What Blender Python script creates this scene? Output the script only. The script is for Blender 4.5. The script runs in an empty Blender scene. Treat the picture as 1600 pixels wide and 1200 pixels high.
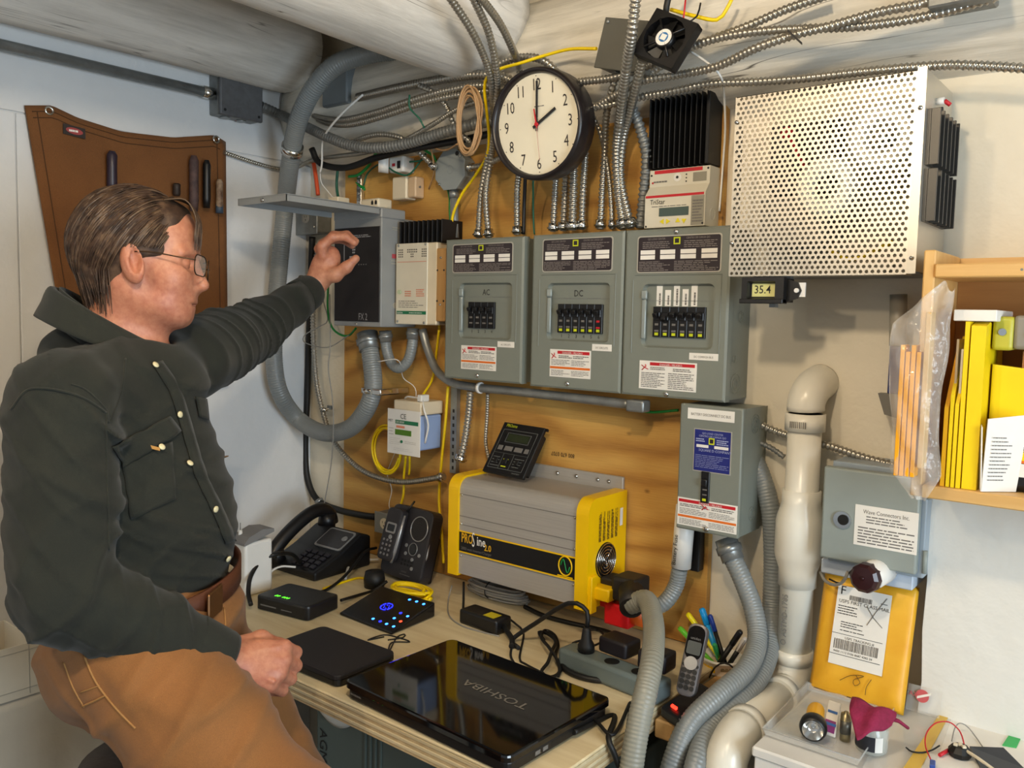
import bpy, bmesh, math, random
import numpy as np
from mathutils import Vector, Matrix
random.seed(7); np.random.seed(7)
scene = bpy.context.scene
col = scene.collection
PI = math.pi

# ------------------------------------------------------------------ camera
FPX = 1322.9
CAM = np.array([2.153, -1.674, 1.55])
def cam_axes(yaw, pitch, roll):
    cy, sy, cp, sp = math.cos(yaw), math.sin(yaw), math.cos(pitch), math.sin(pitch)
    fwd = np.array([sy*cp, cy*cp, sp]); right = np.array([cy, -sy, 0.0]); up = np.cross(right, fwd)
    r = math.cos(roll)*right + math.sin(roll)*up
    u = -math.sin(roll)*right + math.cos(roll)*up
    return np.array([r, u, fwd])
AX = cam_axes(math.radians(-38.652), math.radians(-4.654), math.radians(1.2262))
cd = bpy.data.cameras.new('camera'); cd.sensor_width = 36.0; cd.lens = FPX*36/1600; cd.clip_start = 0.02
cam = bpy.data.objects.new('camera', cd); col.objects.link(cam)
cam.matrix_world = Matrix(((AX[0][0], AX[1][0], -AX[2][0], CAM[0]), (AX[0][1], AX[1][1], -AX[2][1], CAM[1]),
                           (AX[0][2], AX[1][2], -AX[2][2], CAM[2]), (0, 0, 0, 1)))
scene.camera = cam
# ------------------------------------------------------------------ light
vs = scene.view_settings
vs.view_transform = 'Standard'; vs.look = 'None'; vs.gamma = 1.0; vs.exposure = 0.12; vs.use_curve_mapping = False
world = bpy.data.worlds.new('World'); scene.world = world; world.use_nodes = True
world.node_tree.nodes['Background'].inputs[0].default_value = (0.80, 0.90, 1.0, 1)
world.node_tree.nodes['Background'].inputs[1].default_value = 0.5
# daylight through the window in the right-hand side wall
wl_ = bpy.data.lights.new('window_daylight', 'AREA'); wl_.shape = 'RECTANGLE'; wl_.size = 1.35; wl_.size_y = 1.05; wl_.energy = 68; wl_.color = (0.74, 0.88, 1.0)
wo_ = bpy.data.objects.new('window_daylight', wl_); col.objects.link(wo_); wo_.location = (3.66, -1.45, 1.40); wo_.rotation_euler = (0, math.radians(90), 0)
LAMPS = [((1.25, -2.15, 2.22), 22, (1.0, 0.80, 0.55)), ((1.75, -1.30, 2.20), 26, (1.0, 0.80, 0.55))]

# measurement helpers: read a photo point onto a real plane of the room
def ray(px, py):
    return AX.T @ np.array([(px-800)/FPX, -(py-600)/FPX, 1.0])
def W(px, py, d=0.0):            # point at distance d in front of the back wall
    r = ray(px, py); return CAM + r*((-d-CAM[1])/r[1])
def LW(px, py, d=0.0):           # point at distance d in front of the left wall
    r = ray(px, py); return CAM + r*((d-CAM[0])/r[0])
def ZT(px, py, z):               # point on a horizontal plane
    r = ray(px, py); return CAM + r*((z-CAM[2])/r[2])
def DP(px, py, dep):             # point at a given depth into the room
    return CAM + ray(px, py)*dep
def V(*a): return np.array(a, float)
def unit(v): v = np.asarray(v, float); return v/ (np.linalg.norm(v)+1e-12)

# ------------------------------------------------------------------ materials
def lin(c):
    if isinstance(c, str):
        c = c.lstrip('#'); c = [int(c[i:i+2], 16)/255 for i in (0, 2, 4)]
    return tuple((x/12.92 if x <= 0.04045 else ((x+0.055)/1.055)**2.4) for x in c) + (1.0,)
MATS = {}
class NT:
    def __init__(s, name):
        s.m = bpy.data.materials.new(name); s.m.use_nodes = True; s.t = s.m.node_tree
        s.b = s.t.nodes['Principled BSDF']
    def n(s, typ, **kw):
        nd = s.t.nodes.new(typ)
        for k, v in kw.items():
            if k[0] == '_': nd.inputs[k[1:].replace('_', ' ')].default_value = v
            else: setattr(nd, k, v)
        return nd
    def l(s, a, b): s.t.links.new(a, b)
    def coords(s, scale=(1, 1, 1), kind='Object', rot=(0, 0, 0)):
        tc = s.n('ShaderNodeTexCoord'); mp = s.n('ShaderNodeMapping')
        mp.inputs['Scale'].default_value = scale; mp.inputs['Rotation'].default_value = rot
        s.l(tc.outputs[kind], mp.inputs[0]); return mp.outputs[0]
    def ramp(s, fac, stops):
        r = s.n('ShaderNodeValToRGB'); e = r.color_ramp.elements
        while len(e) < len(stops): e.new(0.5)
        for el, (p, c) in zip(e, stops): el.position = p; el.color = lin(c) if not isinstance(c, tuple) or len(c) == 3 else c
        s.l(fac, r.inputs[0]); return r.outputs[0]
    def mix(s, fac, a, b, mode='MIX'):
        m = s.n('ShaderNodeMix', data_type='RGBA', blend_type=mode)
        if isinstance(fac, float): m.inputs[0].default_value = fac
        else: s.l(fac, m.inputs[0])
        for sock, v in ((m.inputs[6], a), (m.inputs[7], b)):
            if isinstance(v, (tuple, list, str)): sock.default_value = lin(v)
            else: s.l(v, sock)
        return m.outputs[2]
    def noise(s, vec, scale, detail=4, rough=0.55, dist=0.0):
        nd = s.n('ShaderNodeTexNoise', _Scale=scale, _Detail=detail, _Roughness=rough, _Distortion=dist)
        s.l(vec, nd.inputs['Vector']); return nd.outputs['Fac']
    def bump(s, h, strength=0.2, dist=0.01):
        b = s.n('ShaderNodeBump', _Strength=strength, _Distance=dist); s.l(h, b.inputs['Height'])
        s.l(b.outputs[0], s.b.inputs['Normal'])
    def base(s, c):
        if isinstance(c, (tuple, list, str)): s.b.inputs['Base Color'].default_value = lin(c)
        else: s.l(c, s.b.inputs['Base Color'])
    def set(s, **kw):
        for k, v in kw.items(): s.b.inputs[k.replace('_', ' ')].default_value = v
        return s
def mat(name, c, rough=0.5, metal=0.0, c2=None, vs_=8.0, bump=0.0, bs=60.0, bd=0.004, stretch=(1, 1, 1), coat=0.0, spec=0.5, lo=0.35, hi=0.65):
    t = NT(name); t.set(Roughness=rough, Metallic=metal, Specular_IOR_Level=spec)
    if coat: t.set(Coat_Weight=coat, Coat_Roughness=0.05)
    if c2 is None:
        c_ = np.array(lin(c)[:3]); c2v = None
    v = t.coords(stretch)
    if c2 is not None:
        t.base(t.ramp(t.noise(v, vs_), [(lo, c), (hi, c2)]))
    else:
        # faint unevenness so no surface is one flat tone
        f = t.noise(v, vs_, 3)
        h = lambda k: tuple(min(1.0, x*k) for x in lin(c)[:3]) + (1.0,)
        t.base(t.ramp(f, [(0.3, h(0.93)), (0.7, h(1.05))]))
    if bump: t.bump(t.noise(v, bs, 5), bump, bd)
    MATS[name] = t.m; return t.m
def emis(name, c, strength):
    t = NT(name); t.base(c); t.b.inputs['Emission Color'].default_value = lin(c); t.set(Emission_Strength=strength, Roughness=0.4)
    MATS[name] = t.m; return t.m

def m_plywood():
    t = NT('plywood'); v = t.coords((1.3, 1, 6.0))
    n1 = t.noise(v, 1.6, 3, 0.5, 0.6)
    w = t.n('ShaderNodeTexWave', wave_type='BANDS', bands_direction='Z', _Scale=1.6, _Distortion=16.0, _Detail=2.0, _Detail_Scale=0.7)
    t.l(t.coords((1.1, 1, 2.2)), w.inputs['Vector'])
    c = t.ramp(w.outputs['Fac'], [(0.0, '#a37130'), (0.14, '#b4823a'), (0.40, '#c39246'), (1.0, '#d0a355')])
    c = t.mix(t.ramp(n1, [(0.45, (0, 0, 0)), (0.9, (1, 1, 1))]), c, '#b98840')
    f = t.noise(t.coords((3, 1, 90)), 5, 3)
    c = t.mix(0.22, c, t.ramp(f, [(0.3, '#8d5f25'), (0.7, '#d6a95c')]))
    k = t.n('ShaderNodeTexVoronoi', _Scale=5.5); t.l(t.coords((1, 1, 1.6)), k.inputs['Vector'])
    c = t.mix(t.ramp(k.outputs['Distance'], [(0.0, (1, 1, 1)), (0.055, (0, 0, 0))]), c, '#5b3614')
    t.base(c); t.set(Roughness=0.62); t.bump(f, 0.08, 0.002); return t.m
def m_wood(name, a, b, axis=0, rough=0.6):
    t = NT(name); sc = [14, 14, 14]; sc[axis] = 0.9
    n = t.noise(t.coords(tuple(sc)), 3.0, 5, 0.6, 0.4)
    t.base(t.ramp(n, [(0.3, a), (0.7, b)])); t.set(Roughness=rough); t.bump(n, 0.1, 0.003); return t.m
def m_log(name, a='#b9b4aa', b='#d6d2c8', axis=0):
    t = NT(name); sc = [9, 9, 9]; sc[axis] = 0.8
    v = t.coords(tuple(sc)); n = t.noise(v, 4.0, 6, 0.65, 0.3)
    c = t.ramp(n, [(0.28, a), (0.6, b)])
    sc2 = [7, 7, 7]; sc2[axis] = 0.42
    n2 = t.noise(t.coords(tuple(sc2)), 2.6, 2, 0.5, 0.5)
    cr = t.ramp(n2, [(0.0, (0, 0, 0)), (0.492, (0, 0, 0)), (0.5, (1, 1, 1)), (0.508, (0, 0, 0))])
    n3 = t.noise(t.coords((3, 3, 3)), 1.3, 2); msk = t.ramp(n3, [(0.5, (0, 0, 0)), (0.62, (1, 1, 1))])
    cr2 = t.mix(1.0, cr, msk, 'MULTIPLY')
    c = t.mix(cr2, c, '#4a443c'); t.base(c); t.set(Roughness=0.6)
    t.bump(n, 0.35, 0.006); return t.m
def m_plaster(name, a, b):
    t = NT(name); v = t.coords()
    n = t.noise(v, 2.2, 5, 0.6); t.base(t.ramp(n, [(0.3, a), (0.7, b)]))
    n2 = t.noise(v, 13, 4, 0.55, 0.15); t.bump(n2, 0.34, 0.012); t.set(Roughness=0.75); return t.m

m_ply = m_plywood()
m_lograw = m_log('painted_log', '#bdb8aa', '#e4dfd2', 0)
m_logy = m_log('painted_viga', '#c3c0b9', '#e6e3dc', 1)
m_wallL = m_plaster('left_wall_paint', '#d3d5d6', '#e0e1e1')
m_wallB = m_plaster('plaster', '#d9d0bb', '#e8e0cd')
m_floor = mat('floor_concrete', '#6f675c', 0.8, c2='#857c70')
m_ceil = m_wood('ceiling_plank', '#857a6c', '#a89d8d', 0)
m_steel = mat('galvanised_steel', '#9a9d9c', 0.36, 0.6, c2='#868988', vs_=25)
m_dull = mat('dull_zinc', '#757775', 0.48, 0.5, c2='#878987', vs_=40, bump=0.15)
m_flex = mat('armour_steel', '#aaa69c', 0.28, 0.8)
m_chrome = mat('bright_metal', '#d7d7d4', 0.16, 1.0)
m_lt = mat('liquid_tight_grey', '#7f8484', 0.34, 0.0, spec=0.6)
m_panel = mat('panel_grey_paint', '#7b8077', 0.40, 0.0, vs_=4, spec=0.5)
m_black = mat('black_plastic', '#0e0e10', 0.42)
m_blackg = mat('black_gloss', '#08080a', 0.06, spec=0.6)
m_dark = mat('dark_rubber', '#090909', 0.55)
m_white = mat('white_plastic', '#e4e2dc', 0.38)
m_ivory = mat('ivory_plastic', '#dccfb4', 0.4)
m_paper = mat('paper_white', '#e9e6de', 0.7)
m_ink = mat('ink_black', '#1b1a1b', 0.6)
m_inkg = mat('ink_grey', '#6d6a66', 0.7)
m_red = mat('red_print', '#c01a26', 0.5)
m_orange = mat('orange_print', '#e2701f', 0.5)
m_yel = mat('yellow_plastic', '#f0c000', 0.38)
m_yelc = mat('yellow_cable', '#f2d000', 0.42)
m_green = mat('green_wire', '#128a3a', 0.45)
m_dgreen = mat('dark_green_wire', '#0f5a43', 0.5)
m_orangec = mat('orange_tube', '#e0562a', 0.4)
m_tan = mat('tan_cable', '#b08c63', 0.5)
m_greyw = mat('grey_wire', '#8e8c86', 0.5)
m_blue = mat('blue_print', '#1a2472', 0.45)
m_limelogo = mat('lime_print', '#c5cf1d', 0.45)

# ------------------------------------------------------------------ mesh builder
_txt = {}
class MB:
    def __init__(s): s.b = bmesh.new()
    def _faces(s, vs, fs, smooth=False):
        bv = [s.b.verts.new(Vector(map(float, v))) for v in vs]
        for f in fs:
            try:
                fc = s.b.faces.new([bv[i] for i in f]); fc.smooth = smooth
            except ValueError: pass
        return s
    def raw(s, vs, fs, smooth=False): return s._faces(vs, fs, smooth)
    def box(s, x0, x1, y0, y1, z0, z1, bev=0.0, seg=1, mtx=None):
        x0, x1 = min(x0, x1), max(x0, x1); y0, y1 = min(y0, y1), max(y0, y1); z0, z1 = min(z0, z1), max(z0, z1)
        m = Matrix.Translation(((x0+x1)/2, (y0+y1)/2, (z0+z1)/2)) @ Matrix.Diagonal((x1-x0, y1-y0, z1-z0, 1))
        r = bmesh.ops.create_cube(s.b, size=1.0, matrix=m)
        vv = r['verts']
        if bev > 0:
            bev = min(bev, 0.45*min(x1-x0, y1-y0, z1-z0))
            es = list({e for v in vv for e in v.link_edges})
            rr = bmesh.ops.bevel(s.b, geom=es, offset=bev, segments=seg, profile=0.6, affect='EDGES')
            vv = list({v for f in rr['faces'] for v in f.verts} | {v for v in vv if v.is_valid})
            if seg > 1:
                for f in rr['faces']: f.smooth = True
        if mtx is not None: bmesh.ops.transform(s.b, matrix=mtx, verts=[v for v in vv if v.is_valid])
        return s
    def obox(s, c, u, v, w, su, sv, sw, bev=0.0, seg=1):     # oriented box, half sizes along u v w
        u, v, w = unit(u), unit(v), unit(w)
        m = Matrix(((u[0], v[0], w[0], c[0]), (u[1], v[1], w[1], c[1]), (u[2], v[2], w[2], c[2]), (0, 0, 0, 1)))
        return s.box(-su, su, -sv, sv, -sw, sw, bev, seg, m)
    def cyl(s, p0, p1, r0, r1=None, seg=16, cap=True, smooth=True):
        r1 = r0 if r1 is None else r1
        p0, p1 = np.asarray(p0, float), np.asarray(p1, float); d = unit(p1-p0)
        a = unit(np.cross(d, (0, 0, 1) if abs(d[2]) < 0.9 else (1, 0, 0))); b = np.cross(d, a)
        vs, fs = [], []
        for p, r in ((p0, r0), (p1, r1)):
            for i in range(seg):
                t = 2*PI*i/seg; vs.append(p + (a*math.cos(t)+b*math.sin(t))*r)
        bv = [s.b.verts.new(Vector(map(float, v))) for v in vs]
        for i in range(seg):
            f = s.b.faces.new((bv[i], bv[(i+1) % seg], bv[seg+(i+1) % seg], bv[seg+i])); f.smooth = smooth
        if cap:
            if r0 > 1e-6: s.b.faces.new(bv[:seg][::-1])
            if r1 > 1e-6: s.b.faces.new(bv[seg:])
        return s
    def lathe(s, prof, o, ax=(0, 0, 1), seg=24, smooth=True, cap=True, squash=None):
        o = np.asarray(o, float); d = unit(ax)
        a = unit(np.cross(d, (0, 0, 1) if abs(d[2]) < 0.9 else (1, 0, 0))); b = np.cross(d, a)
        rings = []
        for r, h in prof:
            rings.append([s.b.verts.new(Vector(map(float, o + d*h + (a*math.cos(2*PI*i/seg)+b*math.sin(2*PI*i/seg))*r))) for i in range(seg)])
        for q, w in zip(rings, rings[1:]):
            for i in range(seg):
                f = s.b.faces.new((q[i], q[(i+1) % seg], w[(i+1) % seg], w[i])); f.smooth = smooth
        if cap:
            if prof[0][0] > 1e-5: s.b.faces.new(rings[0][::-1])
            if prof[-1][0] > 1e-5: s.b.faces.new(rings[-1])
        return s
    def sweep(s, pts, radii, seg=10, smooth=True, closed=False, cap=True, flat=1.0):
        pts = np.asarray(pts, float); n = len(pts)
        if np.isscalar(radii): radii = [radii]*n
        tg = np.gradient(pts, axis=0) if not closed else (np.roll(pts, -1, 0)-np.roll(pts, 1, 0))
        t0 = unit(tg[0]); a = unit(np.cross(t0, (0, 0, 1) if abs(t0[2]) < 0.9 else (1, 0, 0)))
        rings = []
        for i in range(n):
            t = unit(tg[i]); a = unit(a - t*np.dot(a, t)); b = np.cross(t, a)
            rings.append([s.b.verts.new(Vector(map(float, pts[i] + (a*math.cos(2*PI*k/seg)+b*math.sin(2*PI*k/seg)*flat)*radii[i]))) for k in range(seg)])
        pr = list(zip(rings, rings[1:])) + ([(rings[-1], rings[0])] if closed else [])
        for q, w in pr:
            for k in range(seg):
                f = s.b.faces.new((q[k], q[(k+1) % seg], w[(k+1) % seg], w[k])); f.smooth = smooth
        if cap and not closed:
            s.b.faces.new(rings[0][::-1]); s.b.faces.new(rings[-1])
        return s
    def tube(s, pts, r, seg=10, step=0.012, closed=False, cap=True):
        return s.sweep(spline(pts, step, closed), r, seg, True, closed, cap)
    def flex(s, pts, r, pitch=0.0075, depth=0.18, seg=10):
        p = spline(pts, pitch/4.0)
        rad = [r*(1-depth*(0.5-0.5*math.cos(2*PI*i/4.0))) for i in range(len(p))]
        return s.sweep(p, rad, seg)
    def prism(s, poly, o, u, v, n0, n1, bev=0.0, seg=2, smooth=False):       # polygon in (u,v), thickness n0..n1 along u x v
        o, u, v = np.asarray(o, float), unit(u), unit(v); w = np.cross(u, v); N = len(poly)
        A = [s.b.verts.new(Vector(map(float, o+u*a+v*b+w*n0))) for a, b in poly]
        B = [s.b.verts.new(Vector(map(float, o+u*a+v*b+w*n1))) for a, b in poly]
        fa = s.b.faces.new(A[::-1]); fb = s.b.faces.new(B); 
        for i in range(N):
            f = s.b.faces.new((A[i], A[(i+1) % N], B[(i+1) % N], B[i])); f.smooth = smooth
        if bev > 0:
            es = list(fb.edges); bmesh.ops.bevel(s.b, geom=es, offset=bev, segments=seg, profile=0.6, affect='EDGES')
        return s
    def ball(s, c, r, seg=16, rings=10, sc=(1, 1, 1), mtx=None):
        m = Matrix.Translation(Vector(map(float, c))) @ (mtx.to_4x4() if mtx is not None else Matrix()) @ Matrix.Diagonal((r*sc[0], r*sc[1], r*sc[2], 1))
        q = bmesh.ops.create_uvsphere(s.b, u_segments=seg, v_segments=rings, radius=1.0, matrix=m)
        for v in q['verts']:
            for f in v.link_faces: f.smooth = True
        return s
    def surf(s, fn, nu, nv, smooth=True):
        g = [[s.b.verts.new(Vector(map(float, fn(i/nu, j/nv)))) for j in range(nv+1)] for i in range(nu+1)]
        for i in range(nu):
            for j in range(nv):
                f = s.b.faces.new((g[i][j], g[i+1][j], g[i+1][j+1], g[i][j+1])); f.smooth = smooth
        return s
    def text(s, st, o, u, v, size, align='LEFT', depth=0.0004, sx=1.0, bold=0.0):
        key = (st, align, bold)
        if key not in _txt:
            c = bpy.data.curves.new('t', 'FONT'); c.body = st; c.align_x = align; c.resolution_u = 2; c.offset = bold
            o_ = bpy.data.objects.new('t', c); me = bpy.data.meshes.new_from_object(o_)
            _txt[key] = ([tuple(q.co) for q in me.vertices], [tuple(p.vertices) for p in me.polygons])
            bpy.data.objects.remove(o_); bpy.data.curves.remove(c); bpy.data.meshes.remove(me)
        vs, fs = _txt[key]; o, u, v = np.asarray(o, float), unit(u), unit(v); w = np.cross(u, v)
        return s._faces([o+u*(p[0]*size*sx)+v*(p[1]*size)+w*depth for p in vs], fs)
    def quad(s, o, u, v, w_, h_, depth=0.0003):              # thin rectangle lying on a surface
        o, u, v = np.asarray(o, float), unit(u), unit(v); n = np.cross(u, v)*depth
        return s._faces([o+n, o+u*w_+n, o+u*w_+v*h_+n, o+v*h_+n], [(0, 1, 2, 3)])
    def lines(s, o, u, v, w_, h_, n, depth=0.0005, seed=1, fill=0.5, ragged=0.35):   # rows of unreadable small print
        rg = random.Random(seed); o, u, v = np.asarray(o, float), unit(u), unit(v); st = h_/n
        for i in range(n):
            x = 0.0; L = w_*(1-rg.random()*ragged) if rg.random() < 0.5 else w_
            while x < L-0.0005:
                k = min(L-x, w_*(0.05+rg.random()*0.16)); s.quad(o+u*x+v*(h_-st*(i+1)+st*(1-fill)/2), u, v, k, st*fill, depth); x += k+w_*0.022
        return s
    def build(s, name, m, parent=None, off=None, mods=None):
        me = bpy.data.meshes.new(name)
        if off is not None: bmesh.ops.translate(s.b, vec=Vector(map(float, off)), verts=s.b.verts)
        s.b.to_mesh(me); s.b.free(); me.materials.append(m)
        o = bpy.data.objects.new(name, me); col.objects.link(o)
        if parent is not None: o.parent = parent
        return o
def spline(pts, step=0.012, closed=False):
    P = [np.asarray(p, float) for p in pts]
    if len(P) == 2 and not closed:
        n = max(2, int(np.linalg.norm(P[1]-P[0])/step)+1); return [P[0]+(P[1]-P[0])*i/(n-1) for i in range(n)]
    Q = [P[-1]]+P+[P[0], P[1]] if closed else [2*P[0]-P[1]]+P+[2*P[-1]-P[-2]]
    out = []
    for i in range(1, len(Q)-2):
        a, b, c, d = Q[i-1], Q[i], Q[i+1], Q[i+2]
        n = max(2, int(np.linalg.norm(c-b)/step))
        for k in range(n):
            t = k/n; out.append(0.5*((2*b)+(c-a)*t+(2*a-5*b+4*c-d)*t*t+(3*b-3*c+d-a)*t**3))
    if not closed: out.append(P[-1])
    return out
def rrect(w, h, r, n=4, cx=0, cy=0):
    p = []
    for sx, sy, a0 in ((1, 1, 0), (-1, 1, 90), (-1, -1, 180), (1, -1, 270)):
        for k in range(n+1):
            a = math.radians(a0+90*k/n); p.append((cx+sx*(w/2-r)+r*math.cos(a), cy+sy*(h/2-r)+r*math.sin(a)))
    return p
def circ(r, n=20, cx=0, cy=0, a0=0): return [(cx+r*math.cos(a0+2*PI*i/n), cy+r*math.sin(a0+2*PI*i/n)) for i in range(n)]
def tag(o, label, cat, group=None, kind=None):
    o['label'] = label; o['category'] = cat
    if group: o['group'] = group
    if kind: o['kind'] = kind
    return o
class Thing:
    def __init__(s, name, label, cat, loc, rot=None, group=None):
        o = bpy.data.objects.new(name, None); col.objects.link(o); o.empty_display_size = 0.05
        s.o = tag(o, label, cat, group); s.loc = np.asarray(loc, float); o.location = Vector(map(float, loc)); s.local = rot is not None
        if rot is not None:
            if isinstance(rot, Matrix): o.rotation_euler = rot.to_euler()
            else: o.rotation_euler = rot
    def part(s, name, mb, m, parent=None, label=None):
        p = mb.build(name, m, parent or s.o, None if s.local else -s.loc)
        if label: p['label'] = label
        if any(q in name for q in ('print', 'lettering', 'barcode', 'holes', 'slots', 'rule', 'fields', 'mark', 'numbers', 'numerals', 'buttons', 'arrow_keys', 'stitch', 'crease')): p['kind'] = 'stuff'
        return p
def solo(name, label, cat, mb, m, loc=None, group=None):
    if loc is None:
        cs = np.array([v.co for v in mb.b.verts]); loc = (cs.min(0)+cs.max(0))/2; loc[2] = cs[:, 2].min()
    o = mb.build(name, m, None, -np.asarray(loc)); o.location = Vector(map(float, loc)); return tag(o, label, cat, group)
def struct(name, mb, m, parent=None):
    o = mb.build(name, m, parent)
    if parent is None: o['kind'] = 'structure'
    return o
UX, UY, UZ = V(1, 0, 0), V(0, 1, 0), V(0, 0, 1)

# ------------------------------------------------------------------ the room
struct('floor', MB().box(0, 5, -5, 0, -0.05, 0), m_floor)
wl = struct('wall_left', MB().box(-0.12, 0, -5, 0, 0, 2.6), m_wallL)
zs = LW(200, 208)[2]
ys = LW(28, 400)[1]
for (y0, y1, z0, z1) in ((-2.3, ys-0.0015, 0, zs-0.0015), (ys+0.0015, -0.001, 0, zs-0.0015), (-2.3, -0.001, zs+0.0015, 2.6)):
    struct('panel', MB().box(0.0, 0.006, y0, y1, z0, z1, 0.0015), m_wallL, wl)
struct('wall_back', MB().box(-0.12, 5, 0, 0.12, 0, 2.6), m_wallB)
# right-hand stretch of the back wall stands proud of the recess that holds the grey box
e0 = W(1443, 960, 0.075)
pv = []
rg = random.Random(3)
for i in range(15):
    pv.append((e0[0]+rg.uniform(-0.004, 0.004), 0.0+1.285*i/14))
poly = pv + [(5, 1.285), (5, 0)]
struct('wall_right', MB().prism(poly[::-1], (0, -0.001, 0), UX, UZ, 0.0, 0.075, 0.006, 2), m_plaster('plaster_daylight_tint', '#dcdbd3', '#e6e5de'))  # cool daylight tone is put into this plaster's colour
ce = struct('ceiling', MB().box(0, 5, -5, 0, 2.46, 2.52), m_ceil)
for i in range(14):
    y = -0.02-0.15*i
    struct('plank', MB().box(0.0, 2.6, y-0.146, y-0.002, 2.43, 2.46, 0.004), m_ceil, ce)
def log(name, p0, p1, r, m, seed, n=60, seg=28, lump=0.05):
    rg = random.Random(seed); p0, p1 = np.asarray(p0), np.asarray(p1)
    ph = [rg.uniform(0, 6.28) for _ in range(6)]
    d = unit(p1-p0); a = unit(np.cross(d, UZ)); b = np.cross(d, a); L = np.linalg.norm(p1-p0)
    mb = MB()
    def fn(u, v):
        t = 2*PI*v; x = u*L
        rr = r*(1+lump*(math.sin(3*x+ph[0])*0.5+math.sin(2*t+ph[1]+x)*0.35+math.sin(5*t+ph[2]+2*x)*0.12+math.sin(9*x+ph[3]+t)*0.15))
        if u < 0.012: rr *= 0.86+0.14*u/0.012
        return p0+d*x+(a*math.cos(t)+b*math.sin(t))*rr
    mb.surf(fn, n, seg)
    bmesh.ops.remove_doubles(mb.b, verts=mb.b.verts, dist=1e-5)
    bmesh.ops.holes_fill(mb.b, edges=[e for e in mb.b.edges if e.is_boundary], sides=64)
    return struct(name, mb, m)
log('ceiling_beam', (0.0, 0.03, 2.135), (5.0, 0.03, 2.16), 0.165, m_lograw, 1, 110)
log('ceiling_beam', (0.08, -0.10, 2.295), (0.08, -4.8, 2.295), 0.125, m_logy, 5, 90)
log('ceiling_beam', (0.80, -0.10, 2.24), (0.80, -4.8, 2.24), 0.14, m_logy, 8, 90)
log('ceiling_beam', (1.86, -0.10, 2.33), (1.86, -4.8, 2.33), 0.135, m_logy, 9, 90)
# side wall with the window that the daylight comes through (outside the picture)
wr = MB()
for q in ((-5, -2.13, 0, 2.6), (-0.77, 0, 0, 2.6), (-2.13, -0.77, 0, 0.87), (-2.13, -0.77, 1.93, 2.6)): wr.box(3.5, 3.62, q[0], q[1], q[2], q[3])
struct('wall_side', wr, m_wallB)
wn = MB()
for q in ((-2.13, -2.08, 0.87, 1.93), (-0.82, -0.77, 0.87, 1.93), (-2.08, -0.82, 0.87, 0.92), (-2.08, -0.82, 1.88, 1.93), (-1.47, -1.43, 0.92, 1.88)): wn.box(3.53, 3.58, q[0], q[1], q[2], q[3])
struct('window_1', wn, m_white)
# lamps: bare bulbs hung from the ceiling behind the camera
for i, (p, w, c) in enumerate(LAMPS):
    ld = bpy.data.lights.new('bulb_light', 'POINT'); ld.energy = w; ld.color = c; ld.shadow_soft_size = 0.045
    lo = bpy.data.objects.new('bulb_light', ld); col.objects.link(lo); lo.location = p
# ------------------------------------------------------------------ flat faces that carry detail
class Face:
    def __init__(s, o, u, v, w, h):
        s.o, s.u, s.v, s.w, s.h = np.asarray(o, float), unit(u), unit(v), w, h; s.n = np.cross(s.u, s.v)
    def p(s, fx, fy, n=0.0): return s.o+s.u*(fx*s.w)+s.v*((1-fy)*s.h)+s.n*n
    def box(s, mb, a, b, c, d, n0, n1, bev=0.0, seg=1):
        m = s.p((a+b)/2, (c+d)/2, (n0+n1)/2); return mb.obox(m, s.u, s.v, s.n, abs(b-a)*s.w/2, abs(d-c)*s.h/2, abs(n1-n0)/2, bev, seg)
    def quad(s, mb, a, b, c, d, n=0.0004): return mb.quad(s.p(a, d), s.u, s.v, (b-a)*s.w, (d-c)*s.h, n)
    def text(s, mb, st, fx, fy, size, align='LEFT', n=0.0008, sx=1.0, bold=0.0): return mb.text(st, s.p(fx, fy), s.u, s.v, size, align, n, sx, bold)
    def lines(s, mb, a, b, c, d, k, n=0.0007, seed=1, fill=0.5, ragged=0.35): return mb.lines(s.p(a, d), s.u, s.v, (b-a)*s.w, (d-c)*s.h, k, n, seed, fill, ragged)
    def rr(s, mb, a, b, c, d, r, n0, n1, bev=0.0): return mb.prism(rrect((b-a)*s.w, (d-c)*s.h, r), s.p((a+b)/2, (c+d)/2), s.u, s.v, n0, n1, bev)
    def disc(s, mb, fx, fy, r, n0, n1, seg=16, r1=None): return mb.cyl(s.p(fx, fy, n0), s.p(fx, fy, n1), r, r1, seg)
    def screw(s, mb, fx, fy, r, n=0.0): return mb.lathe([(r, 0), (r, r*0.25), (r*0.75, r*0.6), (r*0.3, r*0.75), (0.0, r*0.76)], s.p(fx, fy, n), s.n, 12)
    def recess(s, mb, a, b, c, d, r, n0, depth, A=0.0, B=1.0, Cc=0.0, Dd=1.0, slope=0.004):
        # plate from A..B x Cc..Dd with a rounded pan pressed into it
        out = rrect((B-A)*s.w, (Dd-Cc)*s.h, 0.002, 4, 0, 0); oc = s.p((A+B)/2, (Cc+Dd)/2, n0)
        i1 = rrect((b-a)*s.w, (d-c)*s.h, r, 4); ic = s.p((a+b)/2, (c+d)/2, n0)
        i2 = rrect((b-a)*s.w-2*slope, (d-c)*s.h-2*slope, max(r-slope, 0.001), 4)
        vs = [oc+s.u*x+s.v*y for x, y in out]+[ic+s.u*x+s.v*y for x, y in i1]+[ic+s.u*x+s.v*y-s.n*depth for x, y in i2]
        N = len(out); fs = [(i, (i+1) % N, N+(i+1) % N, N+i) for i in range(N)]+[(N+i, N+(i+1) % N, 2*N+(i+1) % N, 2*N+i) for i in range(N)]+[tuple(range(2*N, 3*N))]
        return mb.raw(vs, fs)
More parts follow.
